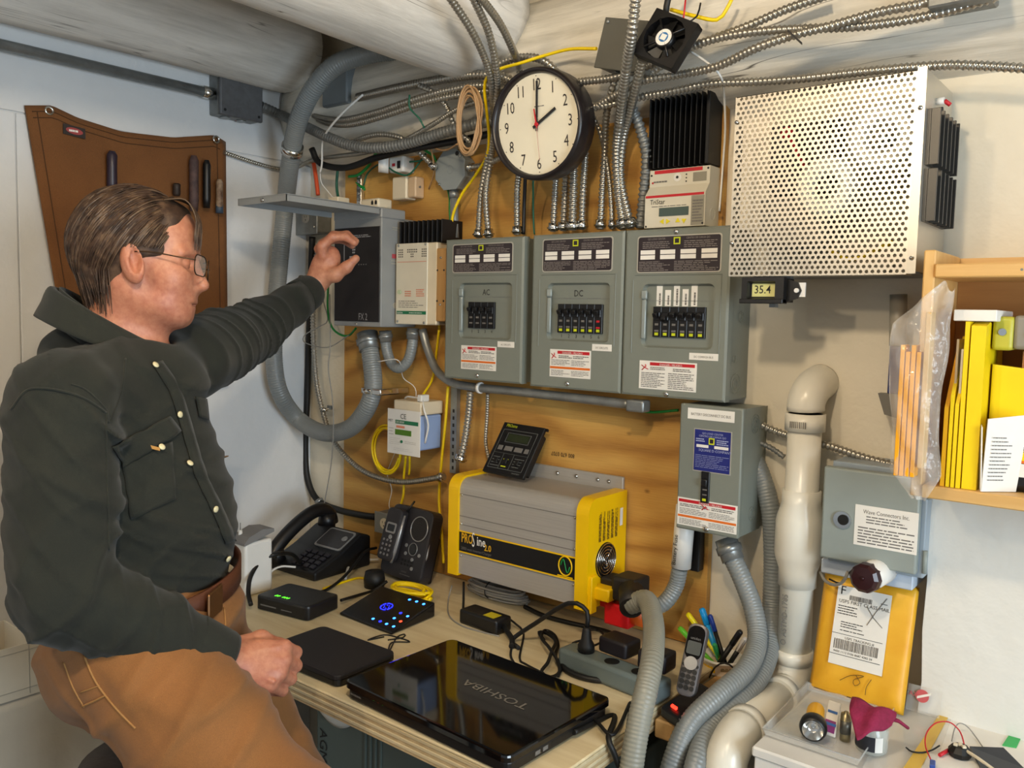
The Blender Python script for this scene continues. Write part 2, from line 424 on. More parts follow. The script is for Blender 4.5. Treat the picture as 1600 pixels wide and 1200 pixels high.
def WF(TL, TR, BR, BL, d):
    a, b, c, e = W(*TL, d), W(*TR, d), W(*BR, d), W(*BL, d)
    x0, x1, z0, z1 = (a[0]+e[0])/2, (b[0]+c[0])/2, (c[2]+e[2])/2, (a[2]+b[2])/2
    return Face((x0, -d, z0), UX, UZ, x1-x0, z1-z0)
def flipped(f): return f

# ------------------------------------------------------------------ plywood and work table
xa, xb = W(537, 700, 0.02)[0], W(1105, 900, 0.02)[0]
TZ = 0.84
solo('plywood_panel', 'large knotty plywood sheet screwed to the back wall behind the breaker boxes', 'panel', MB().box(xa, xb, -0.02, -0.001, TZ+0.002, 2.02, 0.001), m_ply)
# table
m_top = m_wood('table_maple', '#cdbb93', '#e0d2ae', 0, 0.5)
m_edge = m_wood('table_edge_ply', '#b9a680', '#d9cba8', 0, 0.6)
m_endw = m_wood('table_end_grain', '#b59a70', '#cdb78e', 1, 0.7)
tx0, tx1, ty0 = 0.012, 1.435, -0.69
T = Thing('work_table', 'pale plywood work table top under the laptop and phones', 'table', (0.7, -0.3, 0))
tp = T.part('table_top', MB().box(tx0, tx1, ty0, -0.001, TZ-0.006, TZ, 0.002), m_top)
for i in range(6):
    T.part('ply_layer', MB().box(tx0, tx1-0.0012*(i % 2), ty0+0.0015*(i % 2), -0.022, TZ-0.006-0.0062*(i+1), TZ-0.006-0.0062*i, 0.0008), m_edge if i % 2 == 0 else m_endw)
for x, y in ((0.05, -0.62), (0.42, -0.018), (1.425, -0.018), (1.425, -0.62)):
        T.part('leg', MB().box(x-0.02, x+0.009, y-0.02, y+0.015, 0, TZ-0.044, 0.003), m_endw)
# ledge board that continues the table to the right, under the cordless phone
solo('wood_ledge', 'narrow pine board under the cordless phone dock and pen cup', 'board', MB().box(1.438, 1.545, -0.345, -0.001, TZ-0.05, TZ-0.015, 0.003), m_wood('pine_ledge', '#b98d55', '#d0a66d', 0))

# ------------------------------------------------------------------ breaker panels
m_plate = mat('label_plate_brown', '#2a2023', 0.35)
m_brk = mat('breaker_black', '#121214', 0.35)
m_silv = mat('plate_border', '#b6b2a6', 0.4, 0.3)
def warn_sticker(T, F, a, b, c, d, orange, seed, red_full=False):
    mb = MB(); F.box(mb, a, b, c, d, 0, 0.0007); st = T.part('warning_sticker', mb, m_paper)
    G = Face(F.p(a, d, 0.0007), F.u, F.v, (b-a)*F.w, (d-c)*F.h)
    mb = MB(); G.quad(mb, 0.02 if red_full else 0.19, 0.97, 0.05, 0.16); T.part('red_band', mb, m_red, st)
    mb = MB(); G.text(mb, 'DANGER / PELIGRO', 0.56, 0.15, G.h*0.10, 'CENTER', 0.001); T.part('lettering', mb, m_paper, st)
    mb = MB()
    cx = 0.47 if red_full else 0.1
    mb.sweep([G.p(cx-0.05, 0.34, 0.0006), G.p(cx-0.01, 0.25, 0.0006), G.p(cx+0.02, 0.2, 0.0006), G.p(cx+0.01, 0.13 if not red_full else 0.2, 0.0006)], 0.0011, 4)
    mb.sweep([G.p(cx-0.06, 0.16, 0.0006), G.p(cx, 0.25, 0.0006), G.p(cx+0.06, 0.3, 0.0006)], 0.0009, 4)
    T.part('shock_symbol', mb, m_red, st)
    mb = MB()
    if orange:
        G.lines(mb, 0.22 if not red_full else 0.04, 0.55, 0.2, 0.32, 2, seed=seed); G.lines(mb, 0.58, 0.95, 0.2, 0.32, 2, seed=seed+1)
        G.lines(mb, 0.04, 0.5, 0.36, 0.58, 4, seed=seed+2, fill=0.35); G.lines(mb, 0.54, 0.96, 0.36, 0.58, 4, seed=seed+3, fill=0.35)
        G.lines(mb, 0.04, 0.5, 0.74, 0.95, 4, seed=seed+4, fill=0.35); G.lines(mb, 0.54, 0.96, 0.74, 0.95, 4, seed=seed+5, fill=0.35)
    else:
        G.lines(mb, 0.2, 0.46, 0.2, 0.32, 2, seed=seed); G.lines(mb, 0.6, 0.92, 0.22, 0.34, 2, seed=seed+1)
        G.lines(mb, 0.04, 0.46, 0.4, 0.95, 9, seed=seed+2, fill=0.42); G.lines(mb, 0.52, 0.96, 0.38, 0.96, 9, seed=seed+3, fill=0.42)
    T.part('fine_print', mb, m_inkg, st)
    if orange:
        mb = MB(); G.quad(mb, 0.01, 0.99, 0.62, 0.7); T.part('orange_band', mb, m_orange, st)
def breaker(T, F, a, b, c, d, seed, logo, up=True, red=False):
    mb = MB(); F.box(mb, a+0.0012, b-0.0012, c, d, -0.008, 0.006, 0.0006); F.box(mb, a+0.012, b-0.012, c+0.18*(d-c), c+0.45*(d-c), 0.006, 0.009, 0.001)
    bk = T.part('breaker', mb, m_brk)
    mb = MB(); cy = c+(0.26 if up else 0.40)*(d-c)
    cc = F.p((a+b)/2, cy, 0.012); mb.obox(cc, F.u, F.v+F.n*(0.5 if up else -0.5), np.cross(F.u, F.v+F.n*(0.5 if up else -0.5)), (b-a)*F.w*0.26, 0.0045, 0.006, 0.0015, 2)
    T.part('toggle', mb, m_brk, bk)
    mb = MB(); F.quad(mb, a+0.28*(b-a), b-0.3*(b-a), c+0.55*(d-c), c+0.62*(d-c), 0.0066); F.quad(mb, a+0.25*(b-a), b-0.25*(b-a), c+0.77*(d-c), c+0.83*(d-c), 0.0066)
    T.part('print', mb, m_red if red else m_inkg, bk)
    if logo:
        mb = MB(); F.quad(mb, a+0.28*(b-a), b-0.28*(b-a), c+0.86*(d-c), c+0.95*(d-c), 0.0066); T.part('logo', mb, m_limelogo, bk)
def load_center(name, label, F, dep, lab, rec, brk, nb, warn, small, scr, marks, nums, seed, strips=None, smalltxt='', back=0.02):
    T = Thing(name, label, 'breaker panel', (F.o[0]+F.w/2, -back, F.o[2]))
    x0, x1, z0, z1 = F.o[0], F.o[0]+F.w, F.o[2], F.o[2]+F.h
    mb = MB(); t = 0.003; y1, y0 = -back, F.o[1]+0.0135
    mb.box(x0+t, x1-t, y0, y1, z0+t, z1-t); body = T.part('enclosure', mb, m_panel)
    mb = MB()                                                    # pressed cover with turned-back rim
    F.recess(mb, rec[0], rec[1], rec[2], rec[3], 0.012, 0.0, 0.010, 0.02, 0.98, 0.012, 0.988)
    ring = [(x0, z0), (x1, z0), (x1, z1), (x0, z1)]; e = 0.02*F.w; ez = 0.012*F.h
    inn = [(x0+e, z0+ez), (x1-e, z0+ez), (x1-e, z1-ez), (x0+e, z1-ez)]
    vs_ = [(x, F.o[1]+0.003, z) for x, z in ring]+[(x, F.o[1], z) for x, z in inn]+[(x, F.o[1]+0.022, z) for x, z in ring]
    mb.raw(vs_, [(i, (i+1) % 4, 4+(i+1) % 4, 4+i) for i in range(4)]+[(8+i, 8+(i+1) % 4, (i+1) % 4, i) for i in range(4)])
    cov = T.part('cover', mb, m_panel)
    # raised outline of the door
    mb = MB(); a, b, c, d = rec[0]-0.10, rec[1]+0.06, rec[2]-0.055, rec[3]+0.04
    for q in ((a, a+0.008, c+0.03, d), (b-0.006, b, c, d-0.02), (a+0.02, b, c, c+0.004)): F.box(mb, *q, 0, 0.0016, 0.0006)
    T.part('door_rib', mb, m_panel)
    mb = MB(); xq = rec[0]+0.005; F.box(mb, xq-0.012, xq+0.045, rec[2]+0.10*(rec[3]-rec[2]), rec[2]+0.24*(rec[3]-rec[2]), -0.002, 0.004, 0.003, 2)
    F.box(mb, xq-0.006, xq+0.038, rec[2]+0.25*(rec[3]-rec[2]), rec[3]-0.05, -0.003, 0.003, 0.003, 2); T.part('door_pull', mb, mat('door_pull_%d' % seed, '#8d9693', 0.18, 0.0, coat=0.6))
    R = Face(F.o-F.n*0.010, F.u, F.v, F.w, F.h)
    mb = MB(); R.box(mb, rec[0]+0.03, rec[1]-0.02, (rec[2]+brk[2])/2+0.03, (rec[2]+brk[2])/2+0.033, 0, 0.0006); T.part('twist_out_seam', mb, m_dull)
    n = nb; w = (brk[1]-brk[0])/n
    for i in range(n): breaker(T, R, brk[0]+w*i, brk[0]+w*(i+1), brk[2], brk[3], seed+i, seed != 11, not (strips and i == 1), seed == 21 and i == 5)
    # label plate
    mb = MB(); F.rr(mb, lab[0], lab[1], lab[2], lab[3], 0.006, 0, 0.0010); pl = T.part('label_plate', mb, m_silv)
    q = 0.012; mb = MB(); F.rr(mb, lab[0]+q, lab[1]-q, lab[2]+q*0.6, lab[3]-q*0.6, 0.005, 0.0008, 0.0014); T.part('plate_print', mb, m_plate, pl)
    G = Face(F.p(lab[0], lab[3], 0.0014), F.u, F.v, (lab[1]-lab[0])*F.w, (lab[3]-lab[2])*F.h)
    mb = MB()
    for k in range(4):
        a = 0.045+0.243*k; 
        for c in (0.385, 0.52): G.quad(mb, a, a+0.18, c, c+0.115)
    T.part('blank_fields', mb, m_paper, pl)
    mb = MB(); G.text(mb, 'QO LOAD CENTER', 0.24, 0.115, G.h*0.072, 'CENTER', sx=0.85); G.text(mb, 'CENTRO DE CARGA QO', 0.73, 0.115, G.h*0.072, 'CENTER', sx=0.85)
    G.lines(mb, 0.07, 0.4, 0.15, 0.35, 4, seed=seed, fill=0.35); G.lines(mb, 0.57, 0.95, 0.15, 0.35, 4, seed=seed+3, fill=0.35)
    G.lines(mb, 0.03, 0.42, 0.68, 0.95, 6, seed=seed+5, fill=0.35); G.lines(mb, 0.46, 0.97, 0.68, 0.95, 6, seed=seed+6, fill=0.35); T.part('fine_print', mb, mat('plate_fineprint_%d' % seed, '#8d8580', 0.5), pl)
    mb = MB(); G.quad(mb, 0.445, 0.525, 0.06, 0.25, 0.0006); lg = T.part('square_logo', mb, m_limelogo, pl)
    mb = MB(); G.quad(mb, 0.46, 0.51, 0.095, 0.215, 0.0009); G.quad(mb, 0.475, 0.497, 0.13, 0.18, 0.0016); T.part('logo_core', mb, m_plate, pl)
    warn_sticker(T, F, *warn, seed != 31, seed)
    mb = MB(); F.box(mb, *small, 0, 0.0006); sm = T.part('name_label', mb, m_paper)
    mb = MB(); F.text(mb, smalltxt, (small[0]+small[1])/2, small[3]-0.3*(small[3]-small[2]), (small[3]-small[2])*F.h*0.45, 'CENTER', 0.001, 0.8); T.part('lettering', mb, m_inkg, sm)
    for fx, fy in scr: mb = MB(); F.screw(mb, fx, fy, 0.0055); T.part('screw', mb, m_chrome)
    if marks: mb = MB(); R.text(mb, marks, (rec[0]+rec[1])/2-0.02, rec[2]+0.085, 0.020, 'CENTER', 0.0006, 0.85); T.part('marker_lettering', mb, m_ink)
    if nums:
        mb = MB()
        for i in range(n): R.text(mb, str(i+1), brk[0]+w*(i+0.45), brk[3]+0.032, 0.0105, 'CENTER', 0.0006)
        T.part('marker_numbers', mb, m_ink)
    if strips:
        for i, (top, tx) in enumerate(strips):
            a = brk[0]+w*(i+0.22); mb = MB(); R.box(mb, a, a+w*0.68, top, brk[2]-0.004, 0, 0.0006); sp = T.part('circuit_label', mb, m_paper)
            mb = MB(); mb.lines(R.p(a+w*0.52, brk[2]-0.012, 0), UZ, -UX, 0.7*(brk[2]-top)*R.h, w*0.22*R.w, 1, 0.001, 60+i, 0.9); T.part('lettering', mb, m_inkg, sp)
    if seed == 31: T.part('mounting_plate', MB().box(xb+0.001, x1-0.004, -0.021, -0.001, z0+0.004, z1-0.004), m_panel)
    # knock-outs on the right side
    if seed == 31:
        for (y, z, r) in ((-0.075, z0+0.085, 0.007), (-0.065, z0+0.035, 0.02), (-0.05, z0+0.17, 0.011)):
            mb = MB()
            for rr in ((r, r*0.55) if r > 0.01 else (r,)):
                mb.sweep([(x1+0.0002, y+rr*math.cos(t), z+rr*math.sin(t)) for t in np.linspace(0, 2*PI, 20)[:-1]], 0.0007, 4, True, True)
            T.part('knockout', mb, m_panel)
    return T
DPN = 0.115
F_ac = WF((697, 375), (818, 369), (815, 598), (693, 592), DPN)
load_center('breaker_panel', 'grey breaker panel marked AC with four black breakers, leftmost of three', F_ac, DPN, (0.10, 0.875, 0.035, 0.24), (0.20, 0.87, 0.31, 0.705), (0.30, 0.64, 0.445, 0.63), 4,
            (0.235, 0.69, 0.755, 0.925), (0.705, 0.91, 0.715, 0.755), [(0.45, 0.965)], 'AC', True, 11, smalltxt='AC CIRCUITS')
F_dc = WF((832, 367), (975, 361), (969, 615), (828, 603), DPN)
load_center('breaker_panel', 'grey breaker panel marked DC with six numbered breakers, middle of three', F_dc, DPN, (0.12, 0.89, 0.03, 0.245), (0.19, 0.87, 0.315, 0.69), (0.295, 0.785, 0.45, 0.635), 6,
            (0.235, 0.69, 0.745, 0.925), (0.70, 0.905, 0.70, 0.742), [(0.44, 0.965)], 'DC', True, 21, smalltxt='DC CIRCUITS')
F_bus = WF((977, 360), (1140, 352), (1135, 629), (971, 616), DPN)
load_center('breaker_panel', 'largest grey breaker panel with white strips above six breakers, under the red-striped controller', F_bus, DPN, (0.125, 0.925, 0.04, 0.26), (0.19, 0.875, 0.325, 0.705), (0.29, 0.79, 0.46, 0.64), 6,
            (0.185, 0.74, 0.785, 0.955), (0.665, 0.93, 0.725, 0.765), [(0.50, 0.022), (0.46, 0.978)], None, False, 31,
            strips=[(0.335, 'CHARGE 1'), (0.36, 'TRACE'), (0.325, 'WIND GENER'), (0.355, 'SOLAR'), (0.325, 'BACKUP')], smalltxt='DC COMMON BUS', back=0.0205)

# ------------------------------------------------------------------ battery disconnect
F = WF((1062, 631), (1161, 637), (1154, 842), (1057, 826), 0.13)
T = Thing('battery_disconnect', 'narrow grey disconnect box with blue plate and single breaker below the largest panel', 'disconnect box', (F.o[0]+F.w/2, -0.001, F.o[2]))
x0, x1, z0, z1 = F.o[0], F.o[0]+F.w, F.o[2], F.o[2]+F.h
T.part('enclosure', MB().box(x0+0.002, x1-0.002, -0.129, -0.0205, z0+0.002, z1-0.002), m_panel)
T.part('mounting_plate', MB().box(xb+0.001, x1-0.004, -0.021, -0.001, z0+0.004, z1-0.004), m_panel)
mb = MB(); F.box(mb, 0, 1, 0, 1, -0.012, 0.0, 0.004, 2); T.part('cover', mb, m_panel)
mb = MB(); F.box(mb, 0.13, 0.87, 0.03, 0.115, 0, 0.0006); p = T.part('name_label', mb, m_paper)
mb = MB(); F.text(mb, 'BATTERY DISCONNECT DC BUS', 0.5, 0.085, 0.0075, 'CENTER', 0.001, 0.78); T.part('lettering', mb, m_inkg, p)
mb = MB(); F.box(mb, 0.245, 0.845, 0.185, 0.52, 0, 0.0008); p = T.part('blue_plate', mb, m_silv)
G = Face(F.p(0.26, 0.512, 0.0008), UX, UZ, 0.57*F.w, 0.32*F.h)
mb = MB(); G.quad(mb, 0, 1, 0, 1); T.part('plate_print', mb, m_blue, p)
mb = MB(); G.text(mb, 'QO LOAD CENTER', 0.5, 0.1, 0.0052, 'CENTER'); G.text(mb, 'CENTRO DE CARGA QO', 0.5, 0.17, 0.0052, 'CENTER'); G.text(mb, 'SQUARE D COMPANY', 0.58, 0.52, 0.007, 'CENTER')
G.lines(mb, 0.04, 0.32, 0.2, 0.3, 2, seed=3); G.lines(mb, 0.62, 0.95, 0.2, 0.34, 3, seed=4); G.lines(mb, 0.04, 0.97, 0.6, 0.93, 8, seed=5, fill=0.2)
T.part('fine_print', mb, mat('plate_blueprint', '#a9b0d0', 0.5), p)
mb = MB(); G.quad(mb, 0.06, 0.4, 0.36, 0.43, 0.0009); G.quad(mb, 0.56, 0.95, 0.36, 0.43, 0.0009); T.part('blank_fields', mb, m_paper, p)
mb = MB(); G.quad(mb, 0.4, 0.56, 0.18, 0.34, 0.0008); T.part('square_logo', mb, m_limelogo, p)
mb = MB(); G.quad(mb, 0.43, 0.53, 0.21, 0.31, 0.0010); T.part('logo_core', mb, m_plate, p)
mb = MB(); F.box(mb, 0.395, 0.53, 0.515, 0.76, -0.004, 0.004, 0.001); F.box(mb, 0.42, 0.51, 0.57, 0.63, 0.004, 0.011, 0.002, 2); bk = T.part('breaker', mb, m_brk)
mb = MB(); F.quad(mb, 0.43, 0.5, 0.65, 0.66, 0.0046); F.quad(mb, 0.43, 0.5, 0.69, 0.7, 0.0046); T.part('print', mb, m_inkg, bk)
mb = MB(); F.quad(mb, 0.43, 0.49, 0.725, 0.745, 0.0046); T.part('logo', mb, m_limelogo, bk)
warn_sticker(T, F, 0.02, 0.975, 0.745, 0.965, True, 41, True)
mb = MB(); F.screw(mb, 0.5, 0.965, 0.006); T.part('screw', mb, m_chrome)
for zz, rs in ((z1-0.035, (0.019, 0.013, 0.007)), (z0+0.04, (0.014, 0.008))):
    for r_ in rs:
        mb = MB(); mb.sweep([(x1-0.0012, -0.065+r_*math.cos(t), zz+r_*math.sin(t)) for t in np.linspace(0, 2*PI, 20)[:-1]], 0.0008, 4, True, True); T.part('knockout', mb, m_panel)

# ------------------------------------------------------------------ yellow-ended inverter
F = WF((712, 748), (906, 795), (900, 953), (700, 889), 0.17)
F = Face((0.785, -0.18, 0.924), UX, UZ, 0.382, 0.232)
m_alu = mat('anodised_grey', '#aaa59d', 0.42, 0.2, stretch=(1, 1, 40), vs_=6)
T = Thing('power_inverter', 'grey and yellow wall inverter charger with a black stripe and side fan', 'inverter', (0.99, -0.02, F.o[2]))
x0, x1, z0, z1 = F.o[0], F.o[0]+F.w, F.o[2], F.o[2]+F.h
def rounded_front(xa, xb, grow, m, name):
    y0, y1 = -0.18-grow, -0.03; r = 0.028+grow
    poly = [(y1, z0-grow), (y0, z0-grow)]
    for k in range(9):
        a = PI/2*k/8; poly.append((y0+r*(1-math.cos(a)), z1+grow-r+r*math.sin(a)))
    poly.append((y1, z1+grow))
    mb = MB(); mb.prism(poly, (xa, 0, 0), UY, UZ, 0, xb-xa, 0.0)
    bmesh.ops.recalc_face_normals(mb.b, faces=mb.b.faces)
    return T.part(name, mb, m)
rounded_front(x0+0.012, x1-0.012, 0.0, m_alu, 'body')
rounded_front(x0-0.012, x0+0.020, 0.005, m_yel, 'end_cap')
rounded_front(x1-0.020, x1+0.012, 0.005, m_yel, 'end_cap')
for fy in (0.155, 0.385, 0.475, 0.78): mb = MB(); F.box(mb, 0.055, 0.945, fy, fy+0.006, 0, 0.0007); T.part('groove_line', mb, mat('groove_%d' % int(fy*1000), '#6f6a64', 0.5))
for fy in (0.17, 0.47, 0.81): 
    for fx in (0.068, 0.93): mb = MB(); F.screw(mb, fx, fy, 0.003); T.part('screw', mb, m_chrome)
mb = MB(); F.box(mb, 0.055, 0.945, 0.545, 0.765, 0, 0.0012); st = T.part('black_stripe', mb, m_black)
mb = MB()
for c in (0.54, 0.757): F.box(mb, 0.055, 0.945, c, c+0.014, 0.0006, 0.0018)
T.part('yellow_rule', mb, m_yel, st)
mb = MB(); F.text(mb, 'PRO', 0.075, 0.655, 0.031, 'LEFT', 0.0020, 0.62, 0.02); F.text(mb, '2.0', 0.265, 0.69, 0.021, 'LEFT', 0.0020, 0.85, 0.02); T.part('lettering', mb, mat('gold_print', '#d9a514', 0.4), st)
mb = MB(); F.text(mb, 'S', 0.163, 0.68, 0.050, 'LEFT', 0.0020, 0.42); F.text(mb, 'ine', 0.203, 0.655, 0.031, 'LEFT', 0.0020, 0.75, 0.012); T.part('lettering', mb, m_paper, st)
mb = MB(); F.text(mb, '2000 watt Inverter/Charger', 0.075, 0.735, 0.010, 'LEFT', 0.0020, 0.85); T.part('tagline', mb, m_inkg, st)
mb = MB(); c0 = F.p(0.875, 0.645, 0.002)
mb.sweep([c0+UX*0.0175*math.cos(t)+UZ*0.021*math.sin(t) for t in np.linspace(0, 2*PI, 28)[:-1]], 0.0016, 5, True, True); F.box(mb, 0.822, 0.928, 0.742, 0.752, 0.0012, 0.0022); T.part('wave_emblem', mb, m_yel, st)
mb = MB(); mb.sweep([c0+UX*(-0.012+0.024*t)+UZ*0.014*math.sin(-2*PI*t-PI*1.0) for t in np.linspace(0, 1, 20)], 0.0012, 5); T.part('sine_wave', mb, m_green, st)
# mounting flange with bolts
mb = MB(); mb.box(x0+0.06, x1+0.0, -0.030, -0.0205, z1-0.002, z1+0.032, 0.002); fl = T.part('mounting_flange', mb, m_alu)
for x in (x0+0.20, x0+0.255, x0+0.315, x0+0.345): mb = MB(); mb.lathe([(0.0045, 0), (0.0045, 0.003), (0, 0.005)], (x, -0.0302, z1+0.018), -UY, 10); T.part('bolt', mb, m_chrome)
# right end: fan, print, step
R = Face((x1+0.0122, -0.18, z0), UY, UZ, 0.15, z1-z0)
mb = MB(); R.disc(mb, 0.44, 0.60, 0.040, -0.004, 0.0006, 32); fan = T.part('fan_opening', mb, m_dark)
mb = MB()
for r_ in (0.038, 0.031, 0.024, 0.017, 0.010): mb.sweep([R.p(0.44, 0.60, 0.003)+UY*r_*math.cos(t)+UZ*r_*math.sin(t) for t in np.linspace(0, 2*PI, 26)[:-1]], 0.0011, 5, True, True)
for a in (0.8, 2.9, 5.0): mb.cyl(R.p(0.44, 0.6, 0.002), R.p(0.44, 0.6, 0.002)+V(0, math.cos(a), math.sin(a))*0.04, 0.001, seg=5)
T.part('fan_guard', mb, m_chrome, fan)
mb = MB(); R.disc(mb, 0.44, 0.60, 0.013, 0.0006, 0.002, 18); T.part('fan_hub', mb, m_black, fan)
mb = MB()
for k in range(5): mb.lines(R.p(0.30+0.11*k, 0.08, 0.0006)-UZ*0.075, UZ, -UY, 0.065, 0.010, 3, 0.0003, 50+k)
T.part('side_print', mb, m_ink)
mb = MB(); mb.quad(R.p(0.80, 0.31, 0.0006), UY, UZ, 0.012, 0.04, 0.0004); T.part('barcode_sticker', mb, m_paper)
mb = MB(); mb.box(x1+0.010, x1+0.055, -0.165, -0.09, z0+0.018, z0+0.046, 0.004, 2); mb.box(x1+0.0, x1+0.02, -0.178, -0.155, z0-0.012, z0+0.07, 0.002); T.part('terminal_cover', mb, m_yel)
# ------------------------------------------------------------------ grey box with raised lid (left of the wall)
def PF(BL, BR, TL):
    BL, BR, TL = map(np.asarray, (BL, BR, TL)); u = BR-BL; w = np.linalg.norm(u); u = unit(u); v = TL-BL; v = v-u*np.dot(u, v)
    return Face(BL, u, v, w, np.linalg.norm(v))
m_fx = mat('inverter_grey', '#8d9090', 0.42)
F = Face((0.297, -0.15, 1.511), UX, UZ, 0.19, 0.289)
T = Thing('control_box', 'grey steel equipment box with black front panel and lid propped up, reached by the hand', 'equipment box', (0.39, -0.02, 1.511))
T.part('enclosure', MB().box(0.297, 0.487, -0.149, -0.021, 1.511, 1.80, 0.003, 2), m_fx)
mb = MB(); F.box(mb, 0.03, 0.985, 0.09, 0.955, 0, 0.0025, 0.001); fp = T.part('front_panel', mb, mat('panel_black', '#17181c', 0.5))
mb = MB(); F.lines(mb, 0.28, 0.86, 0.155, 0.185, 2, 0.003, 3); F.lines(mb, 0.42, 0.5, 0.23, 0.33, 4, 0.003, 5, 0.6); F.box(mb, 0.36, 0.56, 0.35, 0.385, 0.0024, 0.003)
F.text(mb, 'FX 2', 0.56, 0.94, 0.026, 'LEFT', 0.003, 0.7); F.quad(mb, 0.24, 0.255, 0.13, 0.40, 0.003); T.part('lettering', mb, mat('faded_print', '#8f9093', 0.6), fp)
mb = MB()
for k in range(4): F.disc(mb, 0.56+0.05*k, 0.43, 0.0018, 0.002, 0.0035, 8)
T.part('indicator_lights', mb, m_inkg, fp)
mb = MB(); F.screw(mb, 0.5, 0.978, 0.0035); T.part('screw', mb, m_chrome)
S = Face((0.487, -0.15, 1.511), UY, UZ, 0.128, 0.289)
mb = MB(); S.lines(mb, 0.28, 0.45, 0.38, 0.43, 2, 0.0008, 4); S.disc(mb, 0.4, 0.8, 0.008, 0, 0.0012, 14); S.lines(mb, 0.3, 0.5, 0.08, 0.12, 2, 0.0008, 6); T.part('side_marks', mb, m_silv)
mb = MB(); S.quad(mb, 0.3, 0.45, 0.33, 0.37, 0.0008); T.part('red_mark', mb, mat('faded_red', '#b54a52', 0.5))
zl = 1.818
mb = MB(); mb.box(0.297, 0.490, -0.152, -0.065, 1.795, zl+0.004, 0.003); T.part('top_cap', mb, m_fx)
mb = MB(); mb.box(0.297, 0.490, -0.45, -0.153, zl, zl+0.003)
for q in ((0.297, 0.300, -0.45, -0.16), (0.487, 0.490, -0.45, -0.16), (0.297, 0.490, -0.45, -0.447)): mb.box(q[0], q[1], q[2], q[3], zl-0.014, zl+0.001)
lid = T.part('lid', mb, m_fx)
mb = MB(); mb.lathe([(0.005, 0), (0.005, 0.003), (0, 0.004)], (0.400, -0.4502, zl-0.007), -UY, 10); T.part('screw', mb, m_chrome, lid)

# ------------------------------------------------------------------ white charge controller with black heat sink
def fins(T, x0, x1, y0, y1, z0, z1, n, m, th=0.003, base=0.35, parent=None):
    mb = MB(); mb.box(x0, x1, y1-(y1-y0)*base, y1, z0, z1); hs = T.part('heat_sink', mb, m, parent)
    for i in range(n):
        x = x0+th/2+(x1-x0-th)*i/(n-1); mb = MB(); mb.box(x-th/2, x+th/2, y0, y1, z0, z1, 0.0004); T.part('fin', mb, m, hs if parent is None else parent)
    return hs
m_fin = mat('fin_black', '#101012', 0.55)
F = Face((0.495, -0.10, 1.520), UX, UZ, 0.116, 0.211)
T = Thing('charge_controller', 'small white charge controller with black finned top and green strip', 'charge controller', (0.55, -0.02, 1.52))
T.part('housing', MB().box(0.495, 0.640, -0.0995, -0.021, 1.520, 1.731, 0.003), m_ivory)
mb = MB(); F.box(mb, 0, 1.0, 0, 1, 0, 0.004, 0.0015); fp = T.part('front_plate', mb, mat('controller_cream', '#d9d3c0', 0.45))
fins(T, 0.500, 0.655, -0.098, -0.021, 1.732, 1.789, 10, m_fin)
mb = MB()
for gx, nx in ((0.10, 3), (0.38, 6), (0.84, 3)):
    for i in range(nx):
        for j in range(4):
            if nx == 6 and j > 1 and i not in (2, 3): continue
            F.disc(mb, gx+0.056*i, 0.08+0.028*j, 0.0018, 0.0036, 0.0048, 6)
T.part('vent_holes', mb, m_ink, fp)
for fx, fy in ((0.08, 0.025), (0.94, 0.02), (0.07, 0.965), (0.92, 0.975)): mb = MB(); F.screw(mb, fx, fy, 0.0035, 0.004); T.part('screw', mb, m_steel)
mb = MB(); F.quad(mb, 0.04, 0.98, 0.835, 0.875, 0.0046); T.part('green_strip', mb, mat('strip_green', '#15704a', 0.5), fp)
mb = MB(); F.text(mb, 'xantrex', 0.06, 0.868, 0.0085, 'LEFT', 0.0052, 0.8); F.lines(mb, 0.45, 0.92, 0.85, 0.865, 1, 0.0052, 9); T.part('strip_lettering', mb, m_paper, fp)
mb = MB(); F.quad(mb, 0.05, 0.97, 0.225, 0.232, 0.0046); F.lines(mb, 0.3, 0.5, 0.58, 0.66, 3, 0.0046, 2); F.lines(mb, 0.66, 0.92, 0.56, 0.66, 4, 0.0046, 4); T.part('red_print', mb, mat('salmon_print', '#d88a6e', 0.6), fp)
mb = MB(); F.lines(mb, 0.1, 0.9, 0.70, 0.80, 4, 0.0046, 8, 0.3); T.part('fine_print', mb, m_inkg, fp)
mb = MB(); F.disc(mb, 0.14, 0.60, 0.006, 0.004, 0.008, 14); T.part('dial', mb, mat('dial_green', '#b9c7a5', 0.4), fp)
T = Thing('wood_block', 'drilled wood block screwed beside the white charge controller', 'wood block', (0.655, -0.02, 1.53))
bl = T.part('block', MB().box(0.6415, 0.672, -0.102, -0.021, 1.53, 1.715, 0.002), m_wood('block_wood', '#9c7440', '#b98f58', 2))
B = Face((0.6415, -0.102, 1.53), UX, UZ, 0.0305, 0.185)
for fx, fy in ((0.5, 0.13), (0.5, 0.77)): mb = MB(); B.screw(mb, fx, fy, 0.0035); T.part('screw', mb, m_chrome)
mb = MB()
for fx in (0.12, 0.86):
    for fy in (0.3, 0.72): B.disc(mb, fx, fy, 0.0028, -0.002, 0.0004, 8)
T.part('bolt_holes', mb, m_ink)

